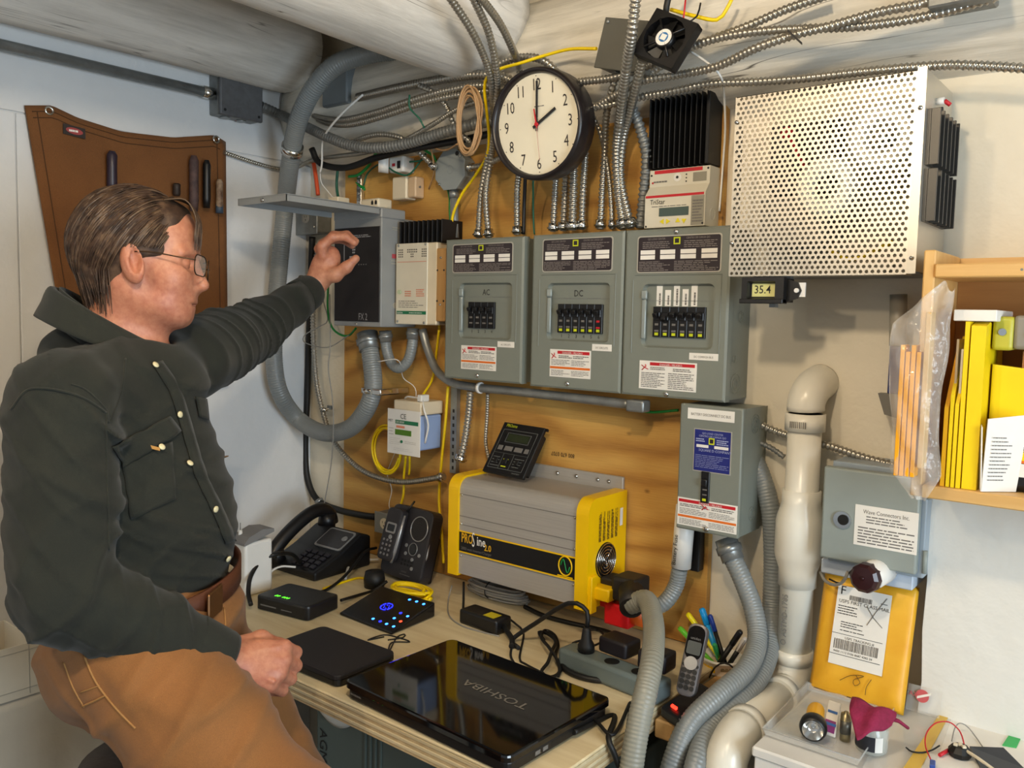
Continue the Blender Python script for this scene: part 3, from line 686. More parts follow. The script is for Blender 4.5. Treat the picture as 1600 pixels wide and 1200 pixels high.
# ------------------------------------------------------------------ red-striped solar controller
T = Thing('solar_controller', 'white solar controller with red stripes, small screen and tall black heat sink', 'charge controller', (1.30, -0.02, 1.739))
x0, x1 = 1.232, 1.370
mb = MB(); mb.prism([(-0.021, 1.739), (-0.085, 1.739), (-0.085, 1.806), (-0.068, 1.826), (-0.068, 1.861), (-0.021, 1.861)], (x0, 0, 0), UY, UZ, 0, x1-x0)
bmesh.ops.recalc_face_normals(mb.b, faces=mb.b.faces); T.part('housing', mb, mat('controller_bone', '#d6d0bd', 0.42))
fins(T, x0-0.001, x1-0.006, -0.078, -0.021, 1.864, 2.008, 12, m_fin, 0.0022)
mb = MB(); mb.box(x1-0.006, x1, -0.080, -0.021, 1.864, 2.006, 0.001); T.part('heat_sink_side', mb, m_fin)
F = Face((x0, -0.085, 1.739), UX, UZ, x1-x0, 0.067); F2 = Face((x0, -0.068, 1.826), UX, UZ, x1-x0, 0.035)
mb = MB(); F.quad(mb, 0.01, 0.98, 0.0, 0.075, 0.0006); p = T.part('red_stripe', mb, m_red)
mb = MB(); F2.quad(mb, 0.08, 0.88, 0.03, 0.24, 0.0006); T.part('red_stripe', mb, m_red)
mb = MB(); F.text(mb, 'TriStar', 0.09, 0.28, 0.0145, 'LEFT', 0.0008, 0.85); F2.disc(mb, 0.47, 0.52, 0.003, 0.0004, 0.0012, 10)
for k in range(3): F2.disc(mb, 0.62, 0.4+0.2*k, 0.0016, 0.0003, 0.001, 8)
T.part('lettering', mb, m_ink)
mb = MB(); F2.disc(mb, 0.47, 0.52, 0.0085, 0.0, 0.0005, 20); T.part('indicator_ring', mb, m_white)
mb = MB(); F.quad(mb, 0.78, 0.99, 0.09, 0.98, 0.0005); F2.quad(mb, 0.73, 0.95, 0.33, 0.86, 0.0005); T.part('grey_print', mb, mat('spec_grey', '#8f8b7c', 0.6))
mb = MB(); F.lines(mb, 0.12, 0.7, 0.33, 0.37, 1, 0.0008, 6); F2.lines(mb, 0.07, 0.3, 0.62, 0.8, 1, 0.0008, 5); F.lines(mb, 0.8, 0.97, 0.2, 0.9, 8, 0.0008, 15); T.part('fine_print', mb, m_inkg)
mb = MB(); F2.disc(mb, 0.055, 0.75, 0.0022, 0.0004, 0.001, 8); T.part('red_dot', mb, m_red)
mb = MB(); F.box(mb, 0.25, 0.74, 0.40, 0.66, 0.0002, 0.0012); T.part('display', mb, mat('lcd_grey', '#4c5a54', 0.2))
mb = MB()
for fx, k in ((0.31, 0), (0.40, 1), (0.57, 2), (0.67, 3)):
    a0 = (PI, 0, PI/2, -PI/2)[k]; q = [(0.0062*math.cos(a0+2*PI*i/3), 0.0062*math.sin(a0+2*PI*i/3)) for i in range(3)]
    mb.prism(q, F.p(fx, 0.82), UX, UZ, 0, 0.0015)
T.part('arrow_keys', mb, mat('key_yellow', '#e3d21c', 0.4))
for G, fx, fy in ((F2, 0.03, 0.3), (F2, 0.97, 0.15), (F, 0.03, 0.95), (F, 0.97, 0.93)): mb = MB(); G.disc(mb, fx, fy, 0.0022, 0, 0.001, 8); T.part('screw', mb, m_ink)
mb = MB(); mb.sweep([(x1+0.0003, -0.05+0.012*math.cos(t), 1.765+0.012*math.sin(t)) for t in np.linspace(0, 2*PI, 20)[:-1]], 0.0008, 4, True, True); T.part('knockout', mb, MATS['controller_bone'])

# ------------------------------------------------------------------ perforated enclosure
PX0, PX1, PZ0, PZ1, PD = 1.476, 1.783, 1.631, 1.954, 0.19
T = Thing('perforated_enclosure', 'wall cabinet behind a shiny perforated metal cover with finned sides', 'equipment cabinet', ((PX0+PX1)/2, -0.01, PZ0))
m_perf = mat('perforated_aluminium', '#d2cbbd', 0.33, 0.78)
m_sheet = mat('sheet_aluminium', '#c9c5ba', 0.38, 0.75)
def perforate(o, u, v, cols, rows, pu, pv, r, m, name):
    mb = MB(); vs, fs = [], []
    n = np.cross(unit(u), unit(v)); o, u, v = np.asarray(o, float), unit(u), unit(v)
    for j in range(rows):
        for i in range(-1, cols+1):
            cx = (i+0.5+(0.5 if j % 2 else 0))*pu; cy = (j+0.5)*pv
            a, b = max(cx-pu/2, 0), min(cx+pu/2, cols*pu)
            if b-a < 1e-6: continue
            full = b-a > pu*0.99
            c = o+v*cy; k = len(vs); h = pv/2
            if not full:
                vs += [o+u*a+v*(cy-h), o+u*b+v*(cy-h), o+u*b+v*(cy+h), o+u*a+v*(cy+h)]; fs.append((k, k+1, k+2, k+3)); continue
            outer = [(a, -h), (cx, -h), (b, -h), (b, 0), (b, h), (cx, h), (a, h), (a, 0)]
            vs += [c+u*x+v*y for x, y in outer]
            for (x, y) in outer:
                t = math.atan2(y, x-cx); vs.append(c+u*(cx+r*math.cos(t))+v*(r*math.sin(t)))
            # refine the hole rim to 8 points at even angles
            for q in range(8):
                t = -3*PI/4+q*PI/4; vs[k+8+q] = c+u*(cx+r*math.cos(t))+v*(r*math.sin(t))
            fs += [(k+q, k+(q+1) % 8, k+8+(q+1) % 8, k+8+q) for q in range(8)]
    mb.raw(vs, fs); bmesh.ops.remove_doubles(mb.b, verts=mb.b.verts, dist=1e-5)
    p = T.part(name, mb, m); md = p.modifiers.new('thickness', 'SOLIDIFY'); md.thickness = 0.0012; md.offset = -1; return p
cw, cr = 32, 38
perforate((PX0, -PD, PZ0), UX, UZ, cw, cr, (PX1-PX0)/cw, (PZ1-PZ0)/cr, 0.0031, m_perf, 'perforated_cover')
perforate((PX0, -PD+0.0, PZ0), UX, UY, cw, 4, (PX1-PX0)/cw, 0.0085, 0.0028, m_perf, 'perforated_flange')
perforate((PX0, -PD, PZ1), UX, UY, cw, 4, (PX1-PX0)/cw, 0.0085, 0.0028, m_perf, 'perforated_flange')
perforate((PX0, -PD, PZ0), UY, UZ, 4, cr, 0.0085, (PZ1-PZ0)/cr, 0.0028, m_perf, 'perforated_flange')
T.part('side_bracket', MB().box(PX1, PX1+0.014, -PD-0.001, -PD+0.001, PZ0, PZ1+0.004).box(PX1+0.012, PX1+0.014, -PD, -0.01, PZ0+0.004, PZ1), m_sheet)
T.part('back_plate', MB().box(PX0+0.004, PX1+0.012, -0.03, -0.012, PZ0+0.003, PZ1-0.002), mat('cabinet_inside', '#a9a290', 0.5))
T.part('bottom_plate', MB().box(PX0+0.004, PX1+0.012, -0.155, -0.012, PZ0+0.001, PZ0+0.004), m_dull)
m_core = mat('toroid_white', '#f1efe8', 0.4)
for (px, py, r) in ((1380, 215, 0.040), (1292, 292, 0.037)):
    c = W(px, py, 0.12); mb = MB(); mb.sweep([c+UX*r*math.cos(t)+UZ*r*math.sin(t) for t in np.linspace(0, 2*PI, 33)[:-1]], 0.017, 10, True, True); T.part('toroid_coil', mb, m_core)
    mb = MB(); mb.cyl(c+UY*0.09, c-UY*0.01, 0.007, seg=10); T.part('coil_bolt', mb, m_steel)
mb = MB(); mb.box(PX0+0.02, PX0+0.15, -0.075, -0.04, PZ0+0.16, PZ1-0.03, 0.003); T.part('circuit_board', mb, mat('inside_dark', '#3a332e', 0.5))
mb = MB(); mb.box(PX0+0.02, PX0+0.14, -0.11, -0.05, PZ0+0.06, PZ0+0.15, 0.004); T.part('relay', mb, mat('relay_grey', '#8b8578', 0.5))
mb = MB(); c = W(1230, 208, 0.13); mb.ball(c, 0.012); mb.tube([c, c+V(0.02, 0.02, -0.05), c+V(0.05, 0.03, -0.1)], 0.004); T.part('red_cable', mb, m_red)
mb = MB(); mb.tube([V(PX0+0.15, -0.1, PZ0+0.05), V(PX0+0.2, -0.12, PZ0+0.03), V(PX0+0.26, -0.1, PZ0+0.06)], 0.004); T.part('yellow_cable', mb, m_yelc)
for fx, z in ((PX0+0.003, PZ1-0.045), (PX0+0.003, PZ0+0.06), (PX1+0.007, PZ0+0.025), (PX1+0.007, PZ1-0.06)):
    mb = MB(); mb.lathe([(0.004, 0), (0.003, 0.003), (0, 0.0035)], (fx, -PD-0.0012, z), -UY, 10); T.part('screw', mb, m_chrome)
m_finb = mat('fin_charcoal', '#3f3d39', 0.4, 0.3)
for z0, z1 in ((1.806, 1.895), (1.716, 1.800)):
    mb = MB(); mb.box(PX1+0.014, PX1+0.020, -0.175, -0.03, z0, z1); hs = T.part('heat_sink', mb, m_finb)
    for i in range(6):
        y = -0.172+0.0275*i; mb = MB(); mb.box(PX1+0.020, PX1+0.034, y-0.002, y+0.002, z0, z1, 0.0006); T.part('fin', mb, m_finb, hs)
mb = MB(); mb.cyl((PX1+0.014, -0.12, 1.917), (PX1+0.026, -0.12, 1.917), 0.006, seg=12); sw = T.part('switch', mb, m_white)
mb = MB(); mb.cyl((PX1+0.026, -0.12, 1.917), (PX1+0.034, -0.115, 1.91), 0.0035, seg=10); T.part('switch_tip', mb, m_red, sw)
mb = MB(); mb.lathe([(0.006, 0), (0.006, 0.006), (0, 0.006)], (PX1+0.014, -0.10, 1.906), UX, 10); T.part('switch_nut', mb, m_ink, sw)

# ------------------------------------------------------------------ wall clock
CC = W(838, 194, 0.215); CR = 0.1165
tilt = math.radians(6)
cn = V(0.05, -math.cos(tilt), -math.sin(tilt)); cn = unit(cn); cu = unit(np.cross(UZ, -cn)) ; cu = unit(np.cross(cn, UZ))*-1
cu = unit(UX-cn*np.dot(UX, cn)); cv = np.cross(cn, cu)
T = Thing('wall_clock', 'round black-rimmed wall clock with cream face reading two', 'clock', CC)
mb = MB(); mb.lathe([(CR*0.9, -0.055), (CR*0.985, -0.05), (CR, -0.02), (CR, 0.0), (CR*0.975, 0.008), (CR*0.93, 0.008), (CR*0.9, 0.001), (CR*0.89, -0.006)], CC, cn, 48, cap=False); T.part('rim', mb, mat('clock_rim', '#1a1416', 0.35))
mb = MB(); mb.lathe([(0, -0.006), (CR*0.91, -0.006)], CC, cn, 48, cap=False); T.part('dial', mb, mat('clock_face', '#e3dcc6', 0.5))
C = Face(CC-cu*CR-cv*CR-cn*0.006, cu, cv, 2*CR, 2*CR)
mb = MB()
for h in range(1, 13):
    a = PI/2-h*PI/6; mb.text(str(h), C.o+cu*(CR+0.70*CR*math.cos(a))+cv*(CR+0.70*CR*math.sin(a)-0.011), cu, cv, 0.034, 'CENTER', 0.0008, 0.72)
    for rr in (0.85,): mb.prism(circ(0.0011, 6), C.o+cu*(CR+rr*CR*math.cos(a))+cv*(CR+rr*CR*math.sin(a)), cu, cv, 0.0003, 0.001)
T.part('numerals', mb, mat('clock_ink', '#2c2624', 0.5))
mb = MB(); C.lines(mb, 0.47, 0.60, 0.335, 0.35, 1, 0.0008, 3); T.part('maker_print', mb, m_inkg)
def hand(name, ang, L, tail, w, m, n):
    a = PI/2-ang; d = cu*math.cos(a)+cv*math.sin(a); e = np.cross(cn, d); c = C.p(0.5, 0.5); mb = MB()
    mb.prism([(-w/2, -tail), (w/2, -tail), (w/2, L), (-w/2, L)], c, e*-1, d, n, n+0.001); 
    T.part(name, mb, m)
hand('hour_hand', math.radians(60), 0.055, 0.012, 0.006, m_ink, 0.003)
hand('minute_hand', math.radians(3), 0.088, 0.014, 0.005, m_ink, 0.0045)
hand('second_hand', math.radians(176), 0.075, 0.0, 0.001, mat('hand_pale', '#c9a08e', 0.5), 0.006)
hand('second_hand_tail', math.radians(-8), 0.032, 0.008, 0.003, m_red, 0.006)
mb = MB(); mb.cyl(C.p(0.5, 0.5, 0.002), C.p(0.5, 0.5, 0.008), 0.004, seg=12); T.part('pivot', mb, m_red)

# ------------------------------------------------------------------ volt meter under the perforated box
F = Face((1.508, -0.205, 1.582), UX, UZ, 0.078, 0.045)
T = Thing('panel_meter', 'black digital panel meter reading 35.4 under the perforated cabinet', 'meter', (1.55, -0.14, 1.58))
mb = MB(); F.recess(mb, 0.13, 0.80, 0.16, 0.86, 0.002, 0.0, 0.012, 0, 1, 0, 1, 0.003)
mb.box(1.510, 1.584, -0.190, -0.15, 1.583, 1.626, 0.001).box(1.508, 1.516, -0.204, -0.19, 1.582, 1.627).box(1.572, 1.586, -0.204, -0.19, 1.582, 1.627); F.box(mb, -0.03, 1.0, 0.86, 1.04, -0.02, 0.004, 0.001); T.part('bezel', mb, m_black)
mb = MB(); F.box(mb, 0.2, 0.78, 0.24, 0.76, -0.012, -0.011); sc_ = T.part('display', mb, mat('lcd_lime', '#cfcc86', 0.3))
mb = MB(); F.text(mb, '35.4', 0.25, 0.63, 0.0205, 'LEFT', -0.0105, 0.9, 0.004); T.part('digits', mb, m_ink, sc_)
mb = MB(); mb.prism([(0, 0), (0.018, 0.006), (0.024, 0.02), (0.018, 0.034), (0, 0.04)], (1.586, -0.185, 1.584), UX, UZ, -0.004, 0.0); T.part('mounting_ear', mb, m_black)
mb = MB(); mb.cyl((1.603, -0.19, 1.604), (1.603, -0.184, 1.604), 0.004, seg=12); T.part('screw', mb, m_white)
mb = MB(); mb.box(1.604, 1.616, -0.181, -0.178, 1.593, 1.618); T.part('white_tab', mb, m_white)
mb = MB(); mb.box(1.549, 1.560, -0.175, -0.16, 1.574, 1.583).box(1.506, 1.58, -0.16, -0.145, 1.622, 1.631); T.part('terminal', mb, m_dull)

# ------------------------------------------------------------------ remote leaning on the inverter
F = PF(W(753, 735, 0.125), W(817, 748, 0.125), W(776, 657, 0.045))
T = Thing('remote_display', 'black tilted remote display panel leaning on top of the yellow-ended inverter', 'control panel', F.p(0.5, 1))
mb = MB(); F.box(mb, 0, 1, 0, 1, -0.010, 0, 0.0015); F.box(mb, 0.98, 1.05, 0.0, 0.04, -0.010, -0.004); T.part('panel', mb, m_black)
mb = MB(); F.box(mb, 0.05, 0.95, 0.10, 0.9, -0.03, -0.010, 0.002); T.part('back_box', mb, m_dark)
mb = MB()
for a, b, c, d in ((0.08, 0.9, 0.14, 0.6), (0.08, 0.9, 0.6, 0.9), (0.22, 0.78, 0.2, 0.38)):
    for q in ((a, b, c, c+0.006), (a, b, d, d+0.006), (a, a+0.008, c, d), (b, b+0.008, c, d)): F.quad(mb, *q, 0.0005)
for fx in (0.33, 0.58): F.quad(mb, fx, fx+0.008, 0.6, 0.9, 0.0005)
F.lines(mb, 0.12, 0.32, 0.66, 0.88, 4, 0.0006, 3, 0.2); F.lines(mb, 0.63, 0.86, 0.65, 0.86, 4, 0.0006, 5, 0.2); F.text(mb, 'XANTREX', 0.7, 0.96, 0.005, 'LEFT', 0.0006); T.part('white_print', mb, mat('grey_outline', '#777a78', 0.5))
mb = MB(); F.text(mb, 'PROsine', 0.1, 0.09, 0.012, 'LEFT', 0.0006, 0.8); F.quad(mb, 0.38, 0.5, 0.7, 0.72, 0.0006); F.quad(mb, 0.38, 0.5, 0.84, 0.86, 0.0006); T.part('yellow_print', mb, m_limelogo)
mb = MB(); F.quad(mb, 0.25, 0.76, 0.22, 0.365, 0.0007); T.part('display', mb, mat('lcd_dark_green', '#2b3320', 0.25))
mb = MB()
for a, b in ((0.13, 0.24), (0.29, 0.48), (0.53, 0.72), (0.77, 0.87)): F.box(mb, a, b, 0.46, 0.55, 0.0, 0.0015, 0.0005)
T.part('buttons', mb, m_inkg)
mb = MB()
for fx in (0.22, 0.45, 0.72): F.box(mb, fx-0.04, fx+0.04, 0.70, 0.80, 0, 0.004, 0.001)
T.part('rocker_switches', mb, m_dark)
# phone number pencilled on the plywood, upside down
F = Face(W(895, 722, 0.0201), -UX, -UZ, 0.12, 0.02)
mb = MB(); mb.text('800 670 0707', W(898, 710, 0.0205), -UX, -UZ, 0.0145, 'LEFT', 0.0006, 0.85); solo('pencilled_number', 'upside-down number 800 670 0707 written on the plywood', 'writing', mb, m_ink)

# ------------------------------------------------------------------ white and blue watt meter
F = Face((0.480, -0.115, 1.174), UX, UZ, 0.123, 0.120)
T = Thing('loop_meter', 'white-fronted meter with CE mark and blue case hung on the plywood', 'meter', (0.54, -0.02, 1.174))
mb = MB(); F.box(mb, 0, 1, 0, 1, -0.002, 0, 0.0006); fp = T.part('front_plate', mb, m_white)
mb = MB(); mb.box(0.500, 0.600, -0.112, -0.03, 1.190, 1.282, 0.006, 2); T.part('blue_case', mb, mat('case_blue', '#8fa6cf', 0.4))
mb = MB(); mb.box(0.498, 0.600, -0.110, -0.025, 1.283, 1.318, 0.004, 2); T.part('upper_case', mb, m_ivory)
mb = MB(); F.text(mb, 'CE', 0.40, 0.20, 0.019, 'LEFT', 0.0006, 1.0); F.text(mb, 'MET', 0.03, 0.29, 0.0095, 'LEFT', 0.0006); T.part('lettering', mb, m_ink, fp)
mb = MB(); F.quad(mb, 0.25, 0.95, 0.235, 0.32, 0.0006); F.disc(mb, 0.45, 0.71, 0.004, 0, 0.002, 12); T.part('green_print', mb, mat('meter_green', '#15704a', 0.5), fp)
mb = MB(); F.text(mb, 'GAS 800W', 0.27, 0.30, 0.008, 'LEFT', 0.0010, 0.85); T.part('band_lettering', mb, m_paper, fp)
mb = MB(); F.quad(mb, 0.28, 0.54, 0.36, 0.41, 0.0006); T.part('orange_print', mb, mat('salmon_print2', '#dd8a6a', 0.6), fp)
mb = MB(); F.box(mb, 0.25, 0.74, 0.445, 0.565, 0, 0.0012); T.part('display', mb, mat('lcd_green', '#4b7a12', 0.3), fp)
mb = MB(); F.lines(mb, 0.05, 0.2, 0.4, 0.6, 3, 0.0006, 4, 0.25); F.lines(mb, 0.06, 0.4, 0.63, 0.8, 4, 0.0006, 6, 0.15); F.lines(mb, 0.55, 0.9, 0.68, 0.75, 2, 0.0006, 7, 0.3); F.lines(mb, 0.2, 0.95, 0.85, 0.93, 2, 0.0006, 8, 0.1); T.part('fine_print', mb, mat('pale_print', '#b5b2ab', 0.6), fp)
mb = MB(); mb.box(0.575, 0.592, -0.10, -0.07, 1.318, 1.336, 0.002); pl = T.part('plug', mb, m_white)
mb = MB(); F.disc(mb, 0.84, -0.19, 0.0026, -0.014, -0.0125, 8); T.part('plug_hole', mb, m_inkg, pl)
mb = MB(); mb.tube([V(0.58, -0.085, 1.325), V(0.53, -0.09, 1.327), V(0.51, -0.08, 1.318)], 0.0025).tube([V(0.585, -0.09, 1.326), V(0.612, -0.11, 1.30), V(0.618, -0.10, 1.26), V(0.602, -0.095, 1.21)], 0.0025); T.part('lead', mb, m_white)
mb = MB(); mb.prism([(0, 0), (0.02, 0.03), (0.016, 0.09), (0, 0.1), (-0.006, 0.06), (-0.02, 0.07), (-0.012, 0.03)], (0.478, -0.03, 1.20), UX, UZ, 0, 0.02); T.part('hanger', mb, mat('hanger_black', '#1c1612', 0.6))

# ------------------------------------------------------------------ small boxes and jacks
def outlet_cover(T, F, fx, fy, m):
    mb = MB(); F.disc(mb, fx, fy, 0.0155, 0, 0.002, 20); r = T.part('receptacle', mb, m)
    mb = MB(); c = F.p(fx, fy, 0.0022)
    for dx in (-0.005, 0.005): mb.quad(c+F.u*(dx-0.0009)+F.v*0.001, F.u, F.v, 0.0018, 0.006)
    mb.prism(circ(0.002, 8), c-F.v*0.006, F.u, F.v, 0, 0.0004); T.part('slots', mb, m_ink, r)
T = Thing('outlet_box', 'steel outlet box with round receptacle under the raised grey lid', 'outlet', (0.055, -0.001, 1.78))
mb = MB(); mb.box(0.012, 0.105, -0.055, -0.001, 1.782, 1.858, 0.006, 2); T.part('box', mb, m_dull)
mb = MB(); mb.box(0.008, 0.109, -0.060, -0.055, 1.778, 1.862, 0.008, 2); T.part('cover', mb, m_steel)
Fq = Face((0.008, -0.060, 1.778), UX, UZ, 0.10, 0.084); outlet_cover(T, Fq, 0.5, 0.42, mat('outlet_grey', '#8f8f8b', 0.4)); mb = MB(); Fq.screw(mb, 0.88, 0.75, 0.004); T.part('screw', mb, m_chrome)
T = Thing('outlet_box', 'small grey outlet box with ivory receptacle low on the plywood behind the phone', 'outlet', (0.43, -0.02, 0.93))
mb = MB(); mb.box(0.385, 0.477, -0.068, -0.021, 0.932, 0.988, 0.005, 2); T.part('box', mb, m_dull)
mb = MB(); mb.box(0.383, 0.479, -0.071, -0.068, 0.930, 0.990, 0.004, 2); T.part('cover', mb, mat('cover_grey', '#85857f', 0.45))
Fq = Face((0.383, -0.071, 0.930), UX, UZ, 0.096, 0.06); outlet_cover(T, Fq, 0.42, 0.5, m_ivory); mb = MB(); Fq.screw(mb, 0.8, 0.35, 0.003); T.part('screw', mb, m_chrome)
T = Thing('junction_box', 'pale grey octagonal junction box below the tan wire coil', 'junction box', W(705, 265, 0.06))
c = W(704, 265, 0.06); mb = MB(); mb.prism(circ(0.052, 8, a0=PI/8), c, UX, UZ, -0.038, 0.0, 0.002); T.part('box', mb, mat('octagon_grey', '#8d9494', 0.45))
mb = MB(); mb.prism(circ(0.055, 8, a0=PI/8), c, UX, UZ, 0.0005, 0.003, 0.001); T.part('cover', mb, MATS['octagon_grey'])
mb = MB(); mb.sweep([c-UY*0.0032+UX*0.010*math.cos(t)+UZ*0.010*math.sin(t) for t in np.linspace(0, 2*PI, 20)[:-1]], 0.0008, 4, True, True); T.part('knockout', mb, MATS['octagon_grey'])
mb = MB(); mb.cyl(c+V(0.025, -0.003, 0.038), c+V(0.025, -0.0045, 0.038), 0.006, seg=10); T.part('open_hole', mb, m_ink)
for q in (V(0.035, 0, 0.03), V(-0.035, 0, -0.035)): mb = MB(); mb.lathe([(0.004, 0), (0.003, 0.003), (0, 0.0035)], c+q-UY*0.003, -UY, 10); T.part('screw', mb, m_chrome)
def on_lid(name, label, cat, px, py, d, w, dp, h, m, bev=0.003, z=zl+0.0035):
    p = W(px, py, d); T = Thing(name, label, cat, (p[0], p[1], z)); return T, p
T = Thing('phone_jack', 'ivory two-socket jack standing on the raised grey lid', 'phone jack', (0.44, -0.13, zl+0.004))
mb = MB(); mb.box(0.405, 0.475, -0.15, -0.10, zl+0.0045, zl+0.03, 0.006, 2); T.part('body', mb, m_ivory)
for x in (0.452, 0.466): mb = MB(); mb.prism([(0, 0.008), (-0.004, 0.003), (-0.004, -0.004), (0.004, -0.004), (0.004, 0.003)], (x, -0.1502, zl+0.017), UX, UZ, 0, 0.0006); T.part('socket', mb, m_ink)
T = Thing('splice_box', 'square tan telephone splice box on the plywood above the lid', 'phone box', (0.49, -0.02, 1.86))
mb = MB(); mb.box(0.430, 0.485, -0.060, -0.021, 1.855, 1.915, 0.003); T.part('body', mb, m_ivory)
mb = MB(); mb.box(0.486, 0.515, -0.055, -0.021, 1.858, 1.913, 0.003); T.part('side_cover', mb, mat('splice_tan', '#cdb08d', 0.5))
mb = MB(); mb.cyl((0.5155, -0.04, 1.886), (0.519, -0.04, 1.886), 0.003, seg=8); T.part('screw', mb, m_steel)
T = Thing('surge_protector', 'round white surge device with small black window among green wires', 'surge protector', (0.44, -0.02, 1.92))
c = W(607, 257, 0.07)
mb = MB(); mb.cyl(c, c+V(-0.018, -0.02, 0), 0.024, 0.022, 24); T.part('cap', mb, m_white)
mb = MB(); mb.box(c[0]-0.004, c[0]+0.052, -0.066, -0.021, c[2]-0.022, c[2]+0.02, 0.006, 2); T.part('body', mb, m_white)
mb = MB(); mb.box(c[0]+0.030, c[0]+0.042, -0.0668, -0.066, c[2]-0.013, c[2]+0.007); T.part('window', mb, m_ink)
mb = MB(); mb.quad((c[0]+0.010, -0.0662, c[2]-0.006), UX, UZ, 0.012, 0.008); T.part('red_mark', mb, m_red)
for nm, lb, q, m in (('wire_connector', 'narrow ivory wire connector lying on the grey lid', (0.345, 0.385, -0.21, -0.17, 0.028), m_ivory),
                     ('wire_connector', 'small square ivory connector at the front of the grey lid', (0.312, 0.338, -0.19, -0.16, 0.022), mat('connector_cream', '#d3c58f', 0.45)),
                     ('wire_connector', 'pale cube connector beside the silver strut on the lid', (0.297, 0.310, -0.145, -0.12, 0.02), m_white)):
    solo(nm, lb, 'connector', MB().box(q[0], q[1], q[2], q[3], zl+0.0045, zl+0.004+q[4], 0.003, 2), m)
T = Thing('ground_bar', 'slotted silver grounding bar with green wires above the lid', 'ground bar', (0.27, -0.02, 1.83))
mb = MB(); mb.box(0.255, 0.275, -0.035, -0.021, 1.83, 1.945, 0.002); T.part('bar', mb, m_chrome)
for k in range(7): mb = MB(); mb.cyl((0.270, -0.035, 1.838+0.016*k), (0.270, -0.043, 1.838+0.016*k), 0.0045, seg=8); T.part('bar_screw', mb, m_steel)
# left-wall junction box and pipe
q0, q1 = LW(345, 118, 0.065), LW(410, 118, 0.065)
y0, y1 = q0[1], q1[1]; z1 = LW(378, 118, 0.065)[2]; z0 = LW(378, 184, 0.065)[2]
T = Thing('junction_box', 'weathered square metal junction box high on the left wall', 'junction box', (0.006, (y0+y1)/2, z0))
mb = MB(); mb.box(0.0065, 0.052, y0, y1, z0, z1, 0.006, 2); T.part('box', mb, m_dull)
mb = MB(); mb.box(0.053, 0.065, y0-0.002, y1+0.002, z0-0.002, z1+0.002, 0.005, 2); T.part('cover', mb, mat('cover_dark', '#5b5b5c', 0.55, 0.3, c2='#646567', vs_=60, bump=0.2))
for a, b in ((y0+0.012, z1-0.012), (y1-0.012, z0+0.012), (y1-0.012, z1-0.012), (y0+0.012, z0+0.012)): mb = MB(); mb.cyl((0.065, a, b), (0.067, a, b), 0.004, seg=8); T.part('screw', mb, m_ink)
for k in range(2): mb = MB(); mb.cyl((0.03, y0+0.035+0.05*k, z0), (0.03, y0+0.035+0.05*k, z0-0.003), 0.014, seg=14); T.part('knockout', mb, m_steel)
pa, pb = LW(0, 70, 0.035), LW(331, 146.5, 0.035)
T = Thing('metal_pipe', 'straight galvanised conduit pipe running along the left wall to the square junction box', 'conduit', pb)
mb = MB(); mb.cyl(pa+(pa-pb)*2.2, pb, 0.0135, seg=18); T.part('pipe', mb, m_steel)
mb = MB(); mb.cyl(pb-unit(pb-pa)*0.03, pb+unit(pb-pa)*0.004, 0.0165, seg=18); T.part('connector', mb, m_chrome)
# ------------------------------------------------------------------ conduits, cables and wires on the wall
def pts_w(L): return [W(*q) for q in L]
def armored(label, L, r=0.0085, m=None, ends=(0, 0), pitch=0.0088, group='armoured cables'):
    P = [np.asarray(q) if isinstance(q, np.ndarray) else W(*q) for q in L]
    T = Thing('armored_cable', label, 'cable', P[-1], group=group)
    mb = MB(); mb.flex(P, r, pitch, 0.30, 10); T.part('armor', mb, m or m_flex)
    for k, e in ((0, ends[0]), (-1, ends[1])):
        if e:
            d = unit(P[k]-P[1 if k == 0 else -2]); mb = MB()
            mb.cyl(P[k]-d*0.020, P[k]-d*0.002, r*1.35, seg=12).cyl(P[k]-d*0.010, P[k]-d*0.006, r*1.7, seg=6); T.part('connector', mb, m_chrome)
    return T
armored('armoured cable draped left of the clock from the ceiling to the AC panel, outermost', [(700, -8, 0.46), (735, 45, 0.37), (757, 90, 0.29), (768, 130, 0.23), (770, 180, 0.15), (763, 240, 0.09), (752, 300, 0.07), (747, 372, 0.07)], ends=(0, 1))
armored('armoured cable draped left of the clock, second from the left', [(737, -8, 0.42), (763, 50, 0.33), (775, 105, 0.26), (777, 150, 0.20), (768, 240, 0.09), (759, 305, 0.075), (764, 371, 0.075)], ends=(0, 1))
armored('armoured cable dropping behind the top left of the clock', [(748, -8, 0.42), (780, 35, 0.32), (800, 75, 0.24), (812, 110, 0.16), (815, 180, 0.13), (812, 260, 0.09), (808, 300, 0.07), (808, 367, 0.07)], ends=(0, 1))
armored('short armoured cable arching over the top of the clock', [(760, 122, 0.16), (785, 98, 0.175), (815, 90, 0.175), (845, 93, 0.175), (868, 112, 0.16), (884, 150, 0.15)], 0.0095)
armored('armoured cable below the clock, first of four above the DC panel', [(872, 240, 0.10), (868, 290, 0.09), (864, 362, 0.08)], ends=(0, 1))
armored('armoured cable below the clock, second of four above the DC panel', [(886, 235, 0.10), (884, 290, 0.09), (880, 361, 0.08)], 0.0095, ends=(0, 1))
armored('bright armoured cable below the clock, third of four above the DC panel', [(897, 230, 0.11), (896, 290, 0.10), (894, 360, 0.09)], 0.0105, ends=(0, 1))
armored('armoured cable below the clock, rightmost of four above the DC panel', [(916, 200, 0.11), (914, 250, 0.10), (911, 300, 0.09), (909, 359, 0.08)], ends=(0, 1))
armored('long armoured cable from the ceiling beside the fan down to the DC panel', [(994, -8, 0.33), (987, 55, 0.30), (978, 110, 0.24), (968, 190, 0.14), (963, 240, 0.10), (966, 300, 0.08), (975, 357, 0.08)], 0.011, ends=(0, 1))
